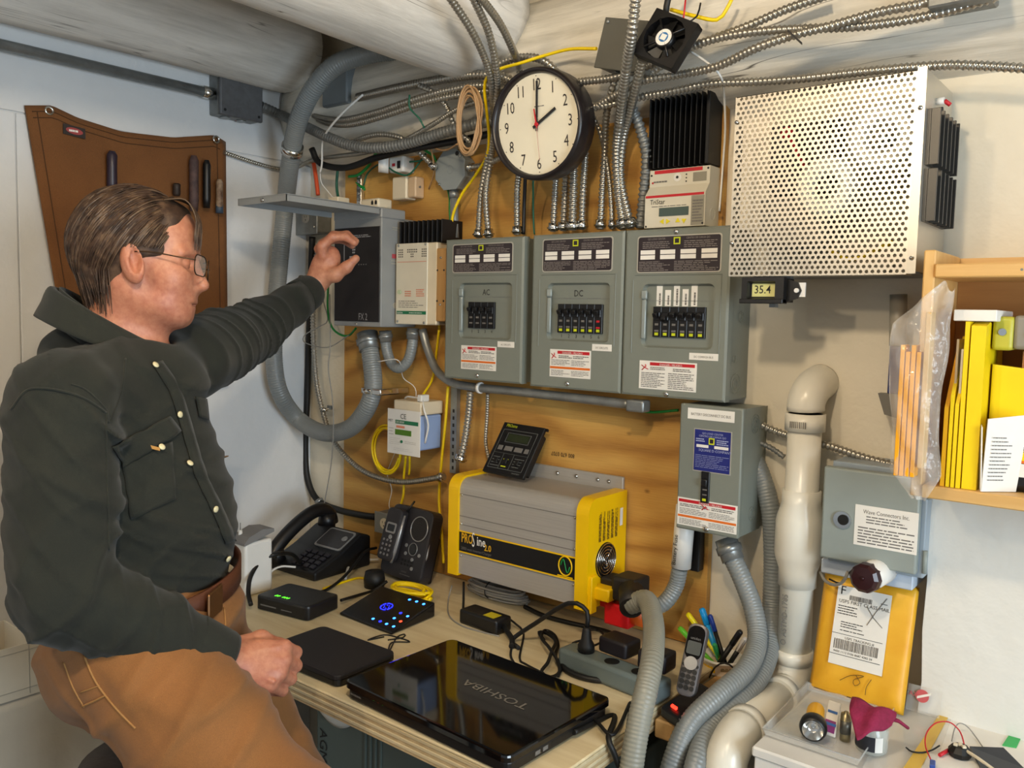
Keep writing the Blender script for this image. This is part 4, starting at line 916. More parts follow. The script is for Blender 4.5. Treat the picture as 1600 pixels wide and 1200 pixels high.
armored('armoured cable leaving the fan downward to the DC panel', [(1004, 92, 0.24), (995, 130, 0.20), (984, 175, 0.14), (974, 215, 0.10), (970, 280, 0.08), (986, 356, 0.08)], 0.010, ends=(0, 1))
armored('armoured cable from the grey box above the clock to the DC panel', [(966, 112, 0.17), (956, 140, 0.16), (947, 185, 0.12), (945, 235, 0.08), (941, 300, 0.07), (938, 358, 0.075)], ends=(0, 1))
armored('thin armoured cable slanting from behind the clock to the DC panel top', [(912, 150, 0.14), (925, 178, 0.11), (940, 215, 0.08), (952, 280, 0.075), (957, 358, 0.075)], 0.006, ends=(0, 1))
armored('thick dull flexible conduit curving down beside the solar controller', [(985, 165, 0.12), (1000, 200, 0.09), (1010, 245, 0.07), (1006, 300, 0.06), (1000, 357, 0.06)], 0.0125, m_dull, pitch=0.011)
# along the log to the right
armored('armoured cable along the log, uppermost one leaving the frame top', [(905, 128, 0.17), (960, 121, 0.18), (1010, 104, 0.185), (1060, 84, 0.185), (1110, 62, 0.185), (1170, 40, 0.18), (1230, 14, 0.18), (1290, -6, 0.18)])
armored('armoured cable along the log ending at the grey box in the top right corner', [(1020, 112, 0.195), (1070, 78, 0.20), (1120, 60, 0.20), (1180, 50, 0.20), (1250, 45, 0.195), (1330, 42, 0.19), (1400, 34, 0.185), (1470, 20, 0.18), (1560, -6, 0.18)])
armored('armoured cable along the log with black cable tie, third down', [(930, 168, 0.15), (960, 150, 0.16), (1000, 128, 0.18), (1060, 117, 0.18), (1120, 104, 0.19), (1180, 76, 0.21), (1240, 55, 0.21), (1300, 40, 0.205), (1370, 20, 0.20), (1440, 6, 0.20), (1452, 0, 0.20)])
armored('armoured cable under the log just above the perforated cabinet', [(910, 162, 0.15), (940, 166, 0.15), (1000, 152, 0.14), (1050, 143, 0.14), (1110, 131, 0.14), (1180, 128, 0.14), (1260, 122, 0.14), (1350, 112, 0.14), (1440, 104, 0.13), (1510, 102, 0.13), (1640, 109, 0.13)], 0.0085)
# left bundle on the log
armored('armoured cable on the log, top of the left bundle below the beam end', [(560, 152, 0.15), (620, 138, 0.175), (680, 126, 0.18), (740, 117, 0.185), (790, 122, 0.17), (830, 150, 0.14)], 0.0115)
armored('armoured cable on the log, second of the left bundle', [(478, 176, 0.10), (505, 185, 0.15), (540, 187, 0.17), (590, 175, 0.185), (640, 158, 0.19), (700, 141, 0.19), (760, 134, 0.18), (820, 150, 0.14)])
armored('armoured cable on the log, third of the left bundle', [(490, 184, 0.11), (515, 193, 0.15), (550, 194, 0.17), (600, 181, 0.18), (660, 161, 0.185), (720, 148, 0.185), (790, 142, 0.16), (825, 165, 0.14)])
armored('thin armoured cable across the left wall from the tool roll', [LW(350, 238, 0.02), LW(400, 255, 0.02), LW(437, 264, 0.02), LW(462, 262, 0.03), W(485, 252, 0.07), W(520, 245, 0.10), W(560, 240, 0.12), W(600, 231, 0.14), W(640, 215, 0.15), W(680, 192, 0.17), W(720, 168, 0.17), W(780, 150, 0.17)], 0.0065, pitch=0.0065)
armored('armoured cable curving from the left over the plywood to the octagonal box', [(552, 222, 0.13), (575, 213, 0.14), (600, 210, 0.14), (630, 217, 0.135), (652, 236, 0.10), (682, 264, 0.07)], 0.0075, ends=(0, 1))
armored('armoured cable looping down behind the tan wire coil', [(655, 134, 0.19), (680, 146, 0.18), (698, 168, 0.17), (712, 200, 0.14), (735, 222, 0.11)], 0.0075)
armored('armoured cable leaving the octagonal box toward the clock', [(732, 262, 0.06), (755, 258, 0.07), (780, 248, 0.09), (800, 232, 0.12)], 0.0075, ends=(1, 0))
T = Thing('flexible_conduit', 'thick ribbed grey conduit from the square box sagging along the log', 'conduit', W(545, 225, 0.13))
mb = MB(); mb.flex([LW(408, 166, 0.04), LW(440, 180, 0.05), W(478, 198, 0.16), W(512, 214, 0.17), W(548, 227, 0.17), W(590, 231, 0.165), W(640, 223, 0.15), W(700, 205, 0.15), W(760, 190, 0.14), W(810, 185, 0.12)], 0.0145, 0.010, 0.16, 12); T.part('conduit', mb, m_dull)
T = Thing('black_cable', 'thick black cable under the sagging conduit along the plywood top', 'cable', W(600, 240, 0.1))
mb = MB(); mb.tube([W(487, 232, 0.12), W(500, 255, 0.11), W(540, 262, 0.10), W(590, 246, 0.12), W(650, 232, 0.13), W(740, 215, 0.10), W(800, 200, 0.10)], 0.009); T.part('sheath', mb, m_dark)
solo('cable_tie', 'black cable tie around the armoured cables above the perforated cabinet', 'cable tie', MB().obox(W(1242, 58, 0.225), (W(1250, 64, 0.22)-W(1235, 50, 0.22)), UY, UZ, 0.017, 0.004, 0.002), m_dark)
# big liquid-tight loop
def lt(label, P, r, ends, rings=(), name='flexible_conduit', m=None):
    T = Thing(name, label, 'conduit', P[len(P)//2], group='grey flexible conduits')
    mb = MB(); mb.flex(P, r, 0.0065, 0.055, 16); T.part('conduit', mb, m or m_lt)
    for k, e in ((0, ends[0]), (-1, ends[1])):
        if e:
            d = unit(P[k]-P[1 if k == 0 else -2]); mb = MB()
            mb.cyl(P[k]-d*e, P[k], r*1.16, seg=20).cyl(P[k]-d*e*0.65, P[k]-d*e*0.3, r*1.32, seg=8); T.part('fitting', mb, m_steel)
    return T
big = [W(650, 78, 0.09), W(600, 80, 0.14), W(560, 88, 0.18), W(520, 105, 0.22), W(486, 145, 0.235), W(464, 195, 0.225), W(454, 250, 0.19), LW(446, 320, 0.055), LW(438, 400, 0.055), LW(431, 480, 0.055), LW(428, 560, 0.06), LW(438, 615, 0.07), W(466, 655, 0.09), W(505, 676, 0.10), W(545, 670, 0.11), W(572, 640, 0.115), W(583, 605, 0.11), W(580, 560, 0.10), W(574, 521, 0.09)]
T = lt('fat grey conduit looping down the corner and up into the grey box with black panel', big, 0.0255, (0, 0.05))
c = W(456.5, 233, 0.201); dq = unit(W(464, 195, 0.225)-W(450, 280, 0.165)); mb = MB(); mb.cyl(c-dq*0.012, c+dq*0.012, 0.030, seg=24); T.part('clamp_ring', mb, m_chrome)
c = W(581, 610, 0.11); mb = MB(); mb.cyl(c-UZ*0.007-UX*0.001, c+UZ*0.007, 0.0285, seg=20).box(c[0]+0.02, c[0]+0.055, -0.13, -0.021, c[2]-0.01, c[2]+0.008, 0.004, 2); T.part('clamp', mb, m_chrome)
u = [W(602, 517, 0.09), W(604, 545, 0.085), W(612, 568, 0.08), W(624, 575, 0.08), W(637, 564, 0.07), W(644, 540, 0.065), W(646, 513, 0.062)]
lt('short grey conduit hanging in a U between the two boxes', u, 0.0145, (0.03, 0.03))
# rigid bent pipe under the panels
T = Thing('metal_pipe', 'bent grey pipe running from the white controller under the breaker panels', 'conduit', W(760, 605, 0.10))
mb = MB(); mb.tube([W(660, 515, 0.06), W(668, 545, 0.06), W(682, 578, 0.065), W(705, 597, 0.07), W(740, 605, 0.075), W(800, 611, 0.08), W(900, 622, 0.085), W(985, 632, 0.09)], 0.011, 14); T.part('pipe', mb, m_steel)
mb = MB(); mb.obox(W(997, 634, 0.095), UX, UY, UZ, 0.022, 0.016, 0.013, 0.005, 2); T.part('end_fitting', mb, m_steel)
c = W(750, 606, 0.076); mb = MB(); mb.cyl(c-UX*0.004, c+UX*0.004, 0.0145, seg=14); T.part('tie', mb, m_white)
T = Thing('metal_pipe', 'thin vertical conduit dropping from the octagonal box beside the AC panel', 'conduit', W(711, 335, 0.045))
mb = MB(); mb.cyl(W(709, 300, 0.04), W(711, 372, 0.04), 0.0105, seg=14); T.part('pipe', mb, m_lt)
mb = MB(); mb.cyl(W(709, 297, 0.04), W(709.5, 310, 0.04), 0.013, seg=12); T.part('connector', mb, m_steel)
T = Thing('metal_pipe', 'perforated flat steel strut below the AC panel, behind the yellow cable', 'strut', W(710, 670, 0.03))
a, b = W(711, 604, 0.03), W(703, 738, 0.03); mb = MB(); mb.box(a[0]-0.011, a[0]+0.011, -0.034, -0.021, b[2], a[2]); T.part('channel', mb, m_steel)
mb = MB()
for k in range(9): mb.box(a[0]-0.003, a[0]+0.003, -0.0346, -0.034, b[2]+0.01+k*0.019, b[2]+0.019+k*0.019)
T.part('slots', mb, m_ink)
armored('armoured cable from below the AC panel into the inverter top', [(735, 612, 0.07), (732, 650, 0.07), (726, 690, 0.08), (718, 722, 0.09)], 0.0105, ends=(0, 1))
armored('slim armoured cable hanging below the AC panel to the tilted remote', [(762, 615, 0.06), (761, 650, 0.05), (759, 690, 0.05), (765, 720, 0.05)], 0.0055, pitch=0.0065)
armored('armoured cable from the corner outlet sagging to the side of the inverter', [LW(499, 383, 0.09), W(491, 420, 0.05), W(489, 480, 0.045), W(490, 540, 0.04), W(495, 600, 0.04), W(505, 645, 0.04), W(519, 685, 0.045), W(545, 718, 0.05), W(580, 742, 0.055), W(630, 753, 0.06), W(694, 745, 0.07)], 0.0085, ends=(1, 1))
c = W(507, 640, 0.04); solo('pipe_clamp', 'small steel clamp holding the armoured cable in the corner', 'clamp', MB().cyl(c-UZ*0.006, c+UZ*0.006, 0.0112, seg=14).obox(c+V(0.02, 0.006, 0.008), UX, UY, UZ, 0.012, 0.004, 0.007, 0.002), m_chrome)
T = Thing('black_cable', 'thick black cable down the corner into the low outlet box', 'cable', W(490, 740, 0.03))
mb = MB(); mb.tube([W(488, 370, 0.03), W(486, 430, 0.025), W(483, 520, 0.02), W(480, 620, 0.02), W(477, 700, 0.02), W(481, 750, 0.02), W(497, 782, 0.02), W(530, 797, 0.03), W(566, 805, 0.04), W(588, 808, 0.045)], 0.0098, 12); T.part('sheath', mb, m_dark)
c = W(499, 784, 0.02); mb = MB(); mb.cyl(c-V(0.004, 0, -0.004), c+V(0.004, 0, -0.004), 0.014, seg=14); T.part('clamp', mb, m_steel)
# thin wires
def wire(name, label, cat, L, r, m, group='loose wires', z=None):
    P = [np.asarray(q) if isinstance(q, np.ndarray) else W(*q) for q in L]
    return solo(name, label, cat, MB().tube(P, r, 8, 0.008), m, P[len(P)//2], group)
wire('orange_tube', 'orange tube dropping to the raised grey lid', 'tube', [(474, 200, 0.09), (481, 222, 0.07), (489, 250, 0.06), (494, 280, 0.06), (497, 305, 0.06)], 0.0062, m_orangec)
wire('white_wire', 'white wire hanging from the log past the orange tube', 'wire', [(567, 148, 0.19), (540, 172, 0.20), (515, 200, 0.19), (504, 222, 0.16), (503, 255, 0.13), (500, 270, 0.12)], 0.0028, m_white)
wire('white_wire', 'thin white wire ending on the grey lid', 'wire', [(500, 265, 0.12), (502, 285, 0.11), (513, 300, 0.10), (525, 314, 0.09)], 0.0014, m_white)
wire('green_wire', 'bright green ground wire arching to the silver grounding bar', 'wire', [(645, 226, 0.08), (610, 228, 0.08), (588, 240, 0.06), (575, 260, 0.05), (560, 273, 0.05), (545, 276, 0.05)], 0.0042, m_green)
wire('green_wire', 'dark green wire from the round white surge device', 'wire', [(640, 253, 0.08), (660, 250, 0.07), (665, 240, 0.06), (640, 272, 0.07), (618, 269, 0.08), (596, 256, 0.07), (575, 270, 0.05), (568, 290, 0.05)], 0.0024, m_dgreen)
wire('green_wire', 'dark green wire dangling over the log above the surge device', 'wire', [(640, 148, 0.20), (640, 168, 0.195), (655, 185, 0.185), (663, 200, 0.175)], 0.0022, m_dgreen)
wire('green_wire', 'green wire beside the octagonal junction box', 'wire', [(655, 230, 0.07), (672, 240, 0.06), (682, 252, 0.05), (701, 300, 0.03), (703, 330, 0.03), (705, 365, 0.03)], 0.0035, m_green)
wire('green_wire', 'bundle of green wire stranded on the grounding bar side', 'wire', [(528, 262, 0.03), (526, 290, 0.03), (530, 318, 0.03)], 0.004, m_dgreen)
for k in range(4):
    wire('green_wire', '%s of four short stiff green wire ends splayed above the grey lid' % ('leftmost', 'second', 'third', 'rightmost')[k], 'wire', [(556+3*k, 285+2*k, 0.06), (563+2*k, 292, 0.06), (570, 297, 0.06)], 0.002, m_green, 'splayed green wire ends')
wire('green_wire', 'green wire drooping under the left edge of the grey box', 'wire', [(513, 440, 0.03), (512, 480, 0.04), (517, 508, 0.06), (530, 522, 0.07), (545, 524, 0.07), (556, 513, 0.08)], 0.0032, m_green)
wire('green_wire', 'green wire peeking out below the largest breaker panel', 'wire', [(985, 640, 0.05), (1020, 644, 0.05), (1060, 641, 0.05)], 0.003, m_green)
wire('yellow_cable', 'yellow cable arching over the clock and down to the AC panel', 'cable', [(932, 76, 0.20), (890, 77, 0.19), (850, 87, 0.19), (815, 98, 0.205), (780, 108, 0.215), (762, 120, 0.215), (757, 140, 0.20), (761, 180, 0.17), (764, 215, 0.12), (760, 245, 0.09), (742, 275, 0.07), (722, 303, 0.06), (708, 335, 0.06), (703, 372, 0.05), (690, 400, 0.03), (686, 520, 0.03)], 0.0036, m_yelc)
wire('yellow_cable', 'yellow cable below the white controller running down to the inverter', 'cable', [(686, 515, 0.06), (682, 550, 0.04), (676, 590, 0.03), (664, 612, 0.03), (660, 618, 0.03)], 0.0034, m_yelc)
wire('yellow_cable', 'vertical yellow cable between the blue meter and the steel strut', 'cable', [(700, 604, 0.04), (696, 660, 0.04), (690, 720, 0.04), (686, 780, 0.04), (690, 830, 0.05), (693, 880, 0.06)], 0.0038, m_yelc)
wire('yellow_cable', 'yellow cable hanging from the meter down behind the speakerphone', 'cable', [(634, 712, 0.06), (631, 745, 0.05), (630, 775, 0.05), (622, 800, 0.05), (618, 815, 0.06)], 0.0034, m_yelc)
wire('yellow_cable', 'short yellow cable tail under the blue meter', 'cable', [(640, 712, 0.06), (640, 730, 0.055), (639, 742, 0.05)], 0.003, m_yelc)
wire('grey_wire', 'grey wire hanging from the clock down to the AC panel', 'wire', [(833, 280, 0.10), (833, 320, 0.07), (834, 355, 0.06), (835, 366, 0.06)], 0.0022, m_dgreen)
wire('black_cable', 'black cord beside the cables below the clock', 'cable', [(821, 270, 0.08), (819, 320, 0.06), (818, 366, 0.06)], 0.0045, m_dark)
wire('yellow_cable', 'yellow cable behind the fan at the ceiling', 'cable', [(1048, 15, 0.20), (1085, 25, 0.20), (1120, 31, 0.19), (1135, 15, 0.19), (1145, -5, 0.19)], 0.0036, m_yelc)
wire('white_wire', 'thin white wire running down between solar controller and perforated cabinet', 'wire', [(1078, 80, 0.185), (1105, 98, 0.18), (1125, 118, 0.17), (1131, 145, 0.10), (1133, 200, 0.05), (1130, 250, 0.03), (1124, 330, 0.03)], 0.0022, m_white)
wire('grey_wire', 'thin grey wire looping below the grey box in the corner', 'wire', [(505, 470, 0.05), (512, 500, 0.05), (500, 510, 0.06), (478, 522, 0.08), (474, 533, 0.08), (490, 540, 0.08), (515, 542, 0.08), (545, 524, 0.08)], 0.0016, m_greyw)
wire('grey_wire', 'long thin grey wire hanging in front of the fat conduit to the table', 'wire', [(515, 460, 0.08), (516, 540, 0.13), (513, 575, 0.135), (519, 620, 0.135), (521, 665, 0.14), (518, 720, 0.12), (508, 780, 0.11), (498, 830, 0.12), (508, 880, 0.16)], 0.0016, m_greyw)
wire('white_wire', 'thin pale wire trailing below the U-shaped conduit past the yellow coil', 'wire', [(590, 565, 0.12), (622, 563, 0.105), (630, 590, 0.05), (650, 620, 0.03), (612, 720, 0.03), (605, 740, 0.03), (612, 765, 0.03), (608, 790, 0.03), (618, 810, 0.08)], 0.0012, m_white)
def coil(name, label, c, ru, rv, n, r, m, u=UX, v=UZ, jit=0.006, seed=1, grow=0.0, steps=40, dn=0.004):
    rg = random.Random(seed); P = []; w = np.cross(unit(u), unit(v)); u, v = unit(u), unit(v)
    for k in range(n):
        ju, jv, jx, jy, jn = [rg.uniform(-jit, jit) for _ in range(5)]
        for i in range(steps):
            t = 2*PI*i/steps; q = i/steps
            P.append(c+u*((ru+ju+grow*k)*math.cos(t)+jx)+v*((rv+jv+grow*k)*math.sin(t)+jy)+w*(jn*0.5+dn*k/n*n*0.25))
    P = [(P[max(0, i-2)]+P[max(0, i-1)]+P[i]+P[min(len(P)-1, i+1)]+P[min(len(P)-1, i+2)])/5 for i in range(len(P))]
    return MB().sweep(P, r, 7)
T = Thing('wire_coil', 'hank of tan wire hanging beside the clock', 'wire coil', W(732, 195, 0.20))
mb = coil('c', '', W(733, 192, 0.20), 0.033, 0.072, 9, 0.0024, m_tan, jit=0.007, seed=4); T.part('coil', mb, m_tan)
mb = MB(); mb.tube([W(715, 225, 0.20), W(695, 235, 0.14), W(672, 228, 0.11), W(660, 215, 0.13)], 0.0022, 7).tube([W(672, 228, 0.11), W(676, 245, 0.09), W(678, 270, 0.06), W(670, 295, 0.03)], 0.0022, 7); T.part('tail', mb, m_tan)
T = Thing('wire_coil', 'loops of yellow network cable hanging under the blue meter', 'wire coil', W(600, 700, 0.05))
mb = coil('c', '', W(606, 703, 0.05), 0.060, 0.066, 4, 0.0030, m_yelc, jit=0.006, seed=9); T.part('coil', mb, m_yelc)
# grey junction box and fan up by the beam
F = PF(W(929, 104, 0.205), W(992, 112, 0.205), W(946, 28, 0.205))
T = Thing('junction_box', 'dull grey square junction box on the log above the clock', 'junction box', F.p(0.5, 1))
mb = MB(); F.box(mb, 0, 1, 0, 1, -0.06, -0.004, 0.004, 2); T.part('box', mb, m_dull)
mb = MB(); F.box(mb, -0.02, 1.02, -0.02, 1.02, -0.004, 0.0, 0.003, 2); T.part('cover', mb, mat('cover_olive', '#5d5c54', 0.5, 0.3))
mb = MB(); F.screw(mb, 0.07, 0.07, 0.004); T.part('screw', mb, m_steel)
F = PF(W(986, 80, 0.27), W(1049, 107, 0.27), W(1006, 4, 0.25))
T = Thing('cooling_fan', 'square black computer fan with round white sticker hung near the ceiling', 'fan', F.p(0.5, 1))
mb = MB(); n = F.n
fr = circ(0.044*F.w/0.09, 24); 
F.recess(mb, 0.06, 0.94, 0.06, 0.94, F.w*0.43, 0.0, 0.02, 0, 1, 0, 1, 0.002); F.box(mb, 0, 1, 0, 1, -0.025, -0.0205, 0.002); 
for a, b, c, d in ((0, 0.06, 0, 1), (0.94, 1, 0, 1), (0, 1, 0, 0.06), (0, 1, 0.94, 1)): F.box(mb, a, b, c, d, -0.022, -0.0005)
T.part('frame', mb, m_black)
for k in range(7):
    a = 2*PI*k/7; d = F.u*math.cos(a)+F.v*math.sin(a); e = np.cross(F.n, d); c = F.p(0.5, 0.5, -0.010)
    mb = MB(); mb.raw([c+d*0.014-e*0.004, c+d*0.036-e*0.012+F.n*0.004, c+d*0.036+e*0.010-F.n*0.006, c+d*0.014+e*0.006-F.n*0.004], [(0, 1, 2, 3)]); T.part('blade', mb, m_dark)
mb = MB(); F.disc(mb, 0.5, 0.5, 0.018, -0.018, 0.002, 24); hb = T.part('hub', mb, m_black)
mb = MB(); F.disc(mb, 0.5, 0.5, 0.0155, 0.002, 0.0026, 28); T.part('sticker', mb, m_paper, hb)
mb = MB(); F.disc(mb, 0.5, 0.5, 0.0092, 0.0026, 0.003, 24); T.part('sticker_blue', mb, mat('sticker_blue', '#2f6fa8', 0.5), hb)
mb = MB(); F.box(mb, 0.44, 0.56, 0.44, 0.56, 0.003, 0.0034, 0.0); T.part('sticker_mark', mb, m_paper, hb)
mb = MB()
for k in range(4):
    a = PI/4+k*PI/2; mb.cyl(F.p(0.5, 0.5, 0.0005), F.p(0.5, 0.5, 0.0005)+(F.u*math.cos(a)+F.v*math.sin(a))*0.040, 0.0022, seg=6)
T.part('strut', mb, m_black)
mb = MB(); mb.tube([F.p(0.7, 0.05, -0.01), F.p(0.75, -0.2, -0.02), F.p(0.6, -0.5, -0.03)], 0.0016).tube([F.p(0.2, 0.05, -0.01), F.p(0.1, -0.3, 0.0), F.p(0.2, -0.8, 0.02)], 0.006); T.part('hanger_strap', mb, m_dark)
mb = MB(); mb.tube([F.p(0.62, 0.05, -0.01), F.p(0.6, -0.1, 0.0), F.p(0.45, -0.4, 0.0)], 0.0016); T.part('red_lead', mb, m_red)
c = W(1475, 5, 0.19); solo('junction_box', 'grey metal junction box at the top right corner of the photo', 'junction box', MB().box(c[0]-0.02, c[0]+0.07, -0.21, -0.15, c[2]-0.010, c[2]+0.07, 0.003), m_dull)
# steel bracket plate in the dark corner above the big conduit
c = W(530, 140, 0.13); solo('metal_box', 'shadowed grey metal box in the corner behind the fat conduit', 'junction box', MB().box(c[0]-0.05, c[0]+0.055, -0.15, -0.10, c[2]-0.045, c[2]+0.055, 0.004), mat('corner_box_grey', '#7d8589', 0.45, 0.4))  # plain mid-grey metal, slightly bluish
# ------------------------------------------------------------------ things on the work table
def fit(px4, z):
    P = [ZT(x, y, z) for x, y in px4]; c = sum(P)/4; u = (P[1]-P[0]+P[2]-P[3])/2; v = (P[3]-P[0]+P[2]-P[1])/2
    return c, math.atan2(u[1], u[0]), np.linalg.norm(u), np.linalg.norm(v)
# laptop
c, an, w, h = fit([(542, 1068), (800, 1188), (950, 1088), (700, 993)], TZ+0.034)
w, h = w, h*0.98
T = Thing('laptop', 'closed glossy black laptop with silver lettering on its lid', 'laptop', (c[0], c[1], TZ+0.0005), (0, 0, an))
mb = MB(); mb.prism(rrect(w*0.985, h*0.97, 0.016), (0, 0, 0.004), UX, UY, 0, 0.016, 0.003); base = T.part('base', mb, m_black)
mb = MB(); mb.prism(rrect(w, h, 0.014), (0, 0, 0.022), UX, UY, 0, 0.012, 0.004); lid = T.part('lid', mb, m_blackg)
mb = MB(); mb.text('TOSHIBA', (w*0.10, h*0.06, 0.0342), -UX, -UY, 0.030, 'CENTER', 0.0003, 1.25, 0.006); T.part('lid_lettering', mb, mat('lid_silver', '#8d8a83', 0.3, 0.5), lid)
for k, (cc, mm) in enumerate((('#4bd24b', 1), ('#d24b3c', 1), ('#4bd24b', 1))): mb = MB(); mb.box(-w*0.30+0.012*k, -w*0.30+0.012*k+0.003, -h*0.488, -h*0.484, 0.0195, 0.0215); T.part('status_light', mb, emis('laptop_led_%d' % k, cc, 3.0), base)
for x, y in ((-0.4, -0.4), (0.4, -0.4), (-0.4, 0.4), (0.4, 0.4)): mb = MB(); mb.cyl((w*x, h*y, 0), (w*x, h*y, 0.0045), 0.008, seg=10); T.part('rubber_foot', mb, m_dark)
for y in (-0.25, -0.18): mb = MB(); mb.box(w*0.4922, w*0.494, h*y, h*(y+0.045), 0.008, 0.015); T.part('port', mb, m_inkg, base)
mb = MB(); mb.box(w*0.4922, w*0.4935, -h*0.1, h*0.25, 0.006, 0.016, 0.0005); T.part('disc_drive', mb, m_dark, base)
mb = MB(); mb.lines((-w*0.46, -h*0.4855, 0.010), UX, UZ, 0.03, 0.005, 1, 0.0004, 2, 0.8); T.part('front_lettering', mb, m_inkg, base)
lap = (c, an, w, h)
def lpt(fx, fy, z, c=c, an=an, w=w, h=h):         # point relative to the laptop footprint
    ca, sa = math.cos(an), math.sin(an); x, y = fx*w, fy*h; return V(c[0]+ca*x-sa*y, c[1]+sa*x+ca*y, z)
lp_right = lpt(0.5, 0.32, TZ+0.012)
# netbook
c2, a2, w2, h2 = fit([(411, 1010), (528, 1060), (619, 1018), (505, 978)], TZ+0.024)
T = Thing('netbook', 'small closed matte black netbook between the fist and the laptop', 'laptop', (c2[0], c2[1], TZ+0.0005), (0, 0, a2))
mb = MB(); mb.prism(rrect(w2*0.98, h2*0.97, 0.014), V(0, 0, 0.003), UX, UY, 0, 0.011, 0.002); T.part('base', mb, m_dark)
mb = MB(); mb.prism(rrect(w2, h2, 0.016), V(0, 0, 0.0155), UX, UY, 0, 0.009, 0.003); T.part('lid', mb, mat('matte_lid', '#17151a', 0.62, bump=0.1, bs=400))
mb = MB(); mb.box(w2*0.30, w2*0.46, h2*0.46, h2*0.52, 0.004, 0.016, 0.003); T.part('hinge', mb, m_black)
# router
c3, a3, w3, h3 = fit([(397, 932), (479, 946), (533, 932), (453, 908)], TZ+0.034)
T = Thing('router', 'black router box with a row of green lights', 'router', (c3[0], c3[1], TZ+0.0005), (0, 0, a3))
mb = MB(); mb.prism(rrect(w3, h3, 0.012), V(0, 0, 0.002), UX, UY, 0, 0.032, 0.005); b = T.part('case', mb, m_black)
for k in range(6):
    if k == 2: continue
    mb = MB(); mb.obox((-w3*0.22+0.0075*k, -h3*0.30, 0.0342), (0.5, 1, 0), (1, -0.5, 0), UZ, 0.0042, 0.0011, 0.0003); T.part('green_light', mb, emis('router_led_%d' % k, '#49e01f', 4.0), b)
for x in (-0.4, 0.4): mb = MB(); mb.cyl((w3*x, -h3*0.35, 0), (w3*x, -h3*0.35, 0.003), 0.006, seg=10).cyl((w3*x, h3*0.35, 0), (w3*x, h3*0.35, 0.003), 0.006, seg=10); T.part('foot', mb, m_dark)
mb = MB(); mb.box(-w3*0.4, -w3*0.1, -h3*0.502, -h3*0.5, 0.012, 0.015).box(0.0, w3*0.2, -h3*0.502, -h3*0.5, 0.012, 0.014); T.part('front_print', mb, m_inkg, b)
# blue-lit speaker dock
P = [ZT(530, 957, TZ+0.006), ZT(612, 989, TZ+0.006), ZT(680, 941, TZ+0.040), ZT(596, 915, TZ+0.034)]
_n = unit(np.cross(P[1]-P[0], P[3]-P[0])); _r = ray(680, 941); P[2] = CAM+_r*(np.dot(P[0]-CAM, _n)/np.dot(_r, _n))
cen = sum(P)/4; T = Thing('touch_console', 'flat black touch console glowing with blue lights', 'console', (cen[0], cen[1], TZ+0.0005))
m_tc = mat('console_black', '#0c0c10', 0.22)
mb = MB(); q = [p for p in P]; bt = [V(p[0], p[1], TZ+0.001) for p in P]
mb.raw(q+bt, [(0, 1, 2, 3), (4, 7, 6, 5), (0, 4, 5, 1), (1, 5, 6, 2), (2, 6, 7, 3), (3, 7, 4, 0)])
bmesh.ops.bevel(mb.b, geom=[e for e in mb.b.edges], offset=0.004, segments=3, profile=0.6, affect='EDGES'); bmesh.ops.recalc_face_normals(mb.b, faces=mb.b.faces)
b = T.part('case', mb, m_tc)
uu, vv = unit(P[1]-P[0]), P[3]-P[0]; nn = unit(np.cross(uu, vv))
def cpt(px, py):            # photo point onto the sloping top
    r = ray(px, py); t = np.dot(P[0]-CAM, nn)/np.dot(r, nn); return CAM+r*t
m_bl = emis('led_blue', '#2f7dff', 5.0); m_bd = emis('led_deep_blue', '#1a22ff', 5.0); m_rl = emis('led_red', '#ff3a22', 4.0)
for (px, py, mm) in ((640, 937, m_bl), (651, 940, m_bl), (662, 944, m_bl), (583, 967, m_bl), (594, 971, m_bd), (604, 975, m_bl), (615, 979, m_bl), (616, 966, m_bl), (637, 963, m_bl), (626, 958, m_bd), (626, 971, m_rl)):
    p = cpt(px, py); mb = MB(); mb.cyl(p-nn*0.001, p+nn*0.0008, 0.0036, seg=10); T.part('touch_light', mb, mm, b)
p = cpt(604, 948); vv_ = np.cross(nn, uu)
for k in range(8):
    a0 = 2*PI*k/8+0.1; mb = MB(); mb.sweep([p+nn*0.0006+(uu*math.cos(a0+t)+vv_*math.sin(a0+t))*0.0145 for t in np.linspace(0, 0.6, 5)], 0.0011, 5); T.part('ring_light', mb, m_bd, b)
for k in range(6): mb = MB(); a0 = 2*PI*k/6; q = p+(uu*math.cos(a0)+vv_*math.sin(a0))*0.007; mb.cyl(q-nn*0.001, q+nn*0.0005, 0.0013, seg=6); T.part('ring_light', mb, m_bd, b)
# speakerphone with cordless handset
BL, BR = ZT(592, 893, TZ+0.012), ZT(655, 915, TZ+0.012)
dep = float(AX[2] @ (BL-CAM)); F = PF(BL, BR, DP(640, 790, dep-0.02))
F.h = F.h*0.99
T = Thing('speakerphone', 'dark grey answering machine with big round speaker and handset, leaning by the inverter', 'telephone', F.p(0.5, 1))
m_ph = mat('phone_charcoal', '#2b292c', 0.38); m_phs = mat('phone_silver', '#a9a8a6', 0.28, 0.6)
mb = MB(); mb.prism(rrect(F.w, F.h, 0.02), F.p(0.5, 0.5), F.u, F.v, -0.035, 0.0, 0.004); b = T.part('body', mb, m_ph)
mb = MB(); F.box(mb, 0.1, 0.9, 0.35, 0.99, -0.06, -0.034, 0.004); T.part('stand', mb, m_dark)
c = F.p(0.74, 0.27, 0.001); mb = MB(); mb.cyl(c-F.n*0.004, c+F.n*0.0012, 0.031, seg=32); sp = T.part('speaker_grille', mb, mat('grille_dark', '#232020', 0.7, bump=0.4, bs=500), b)
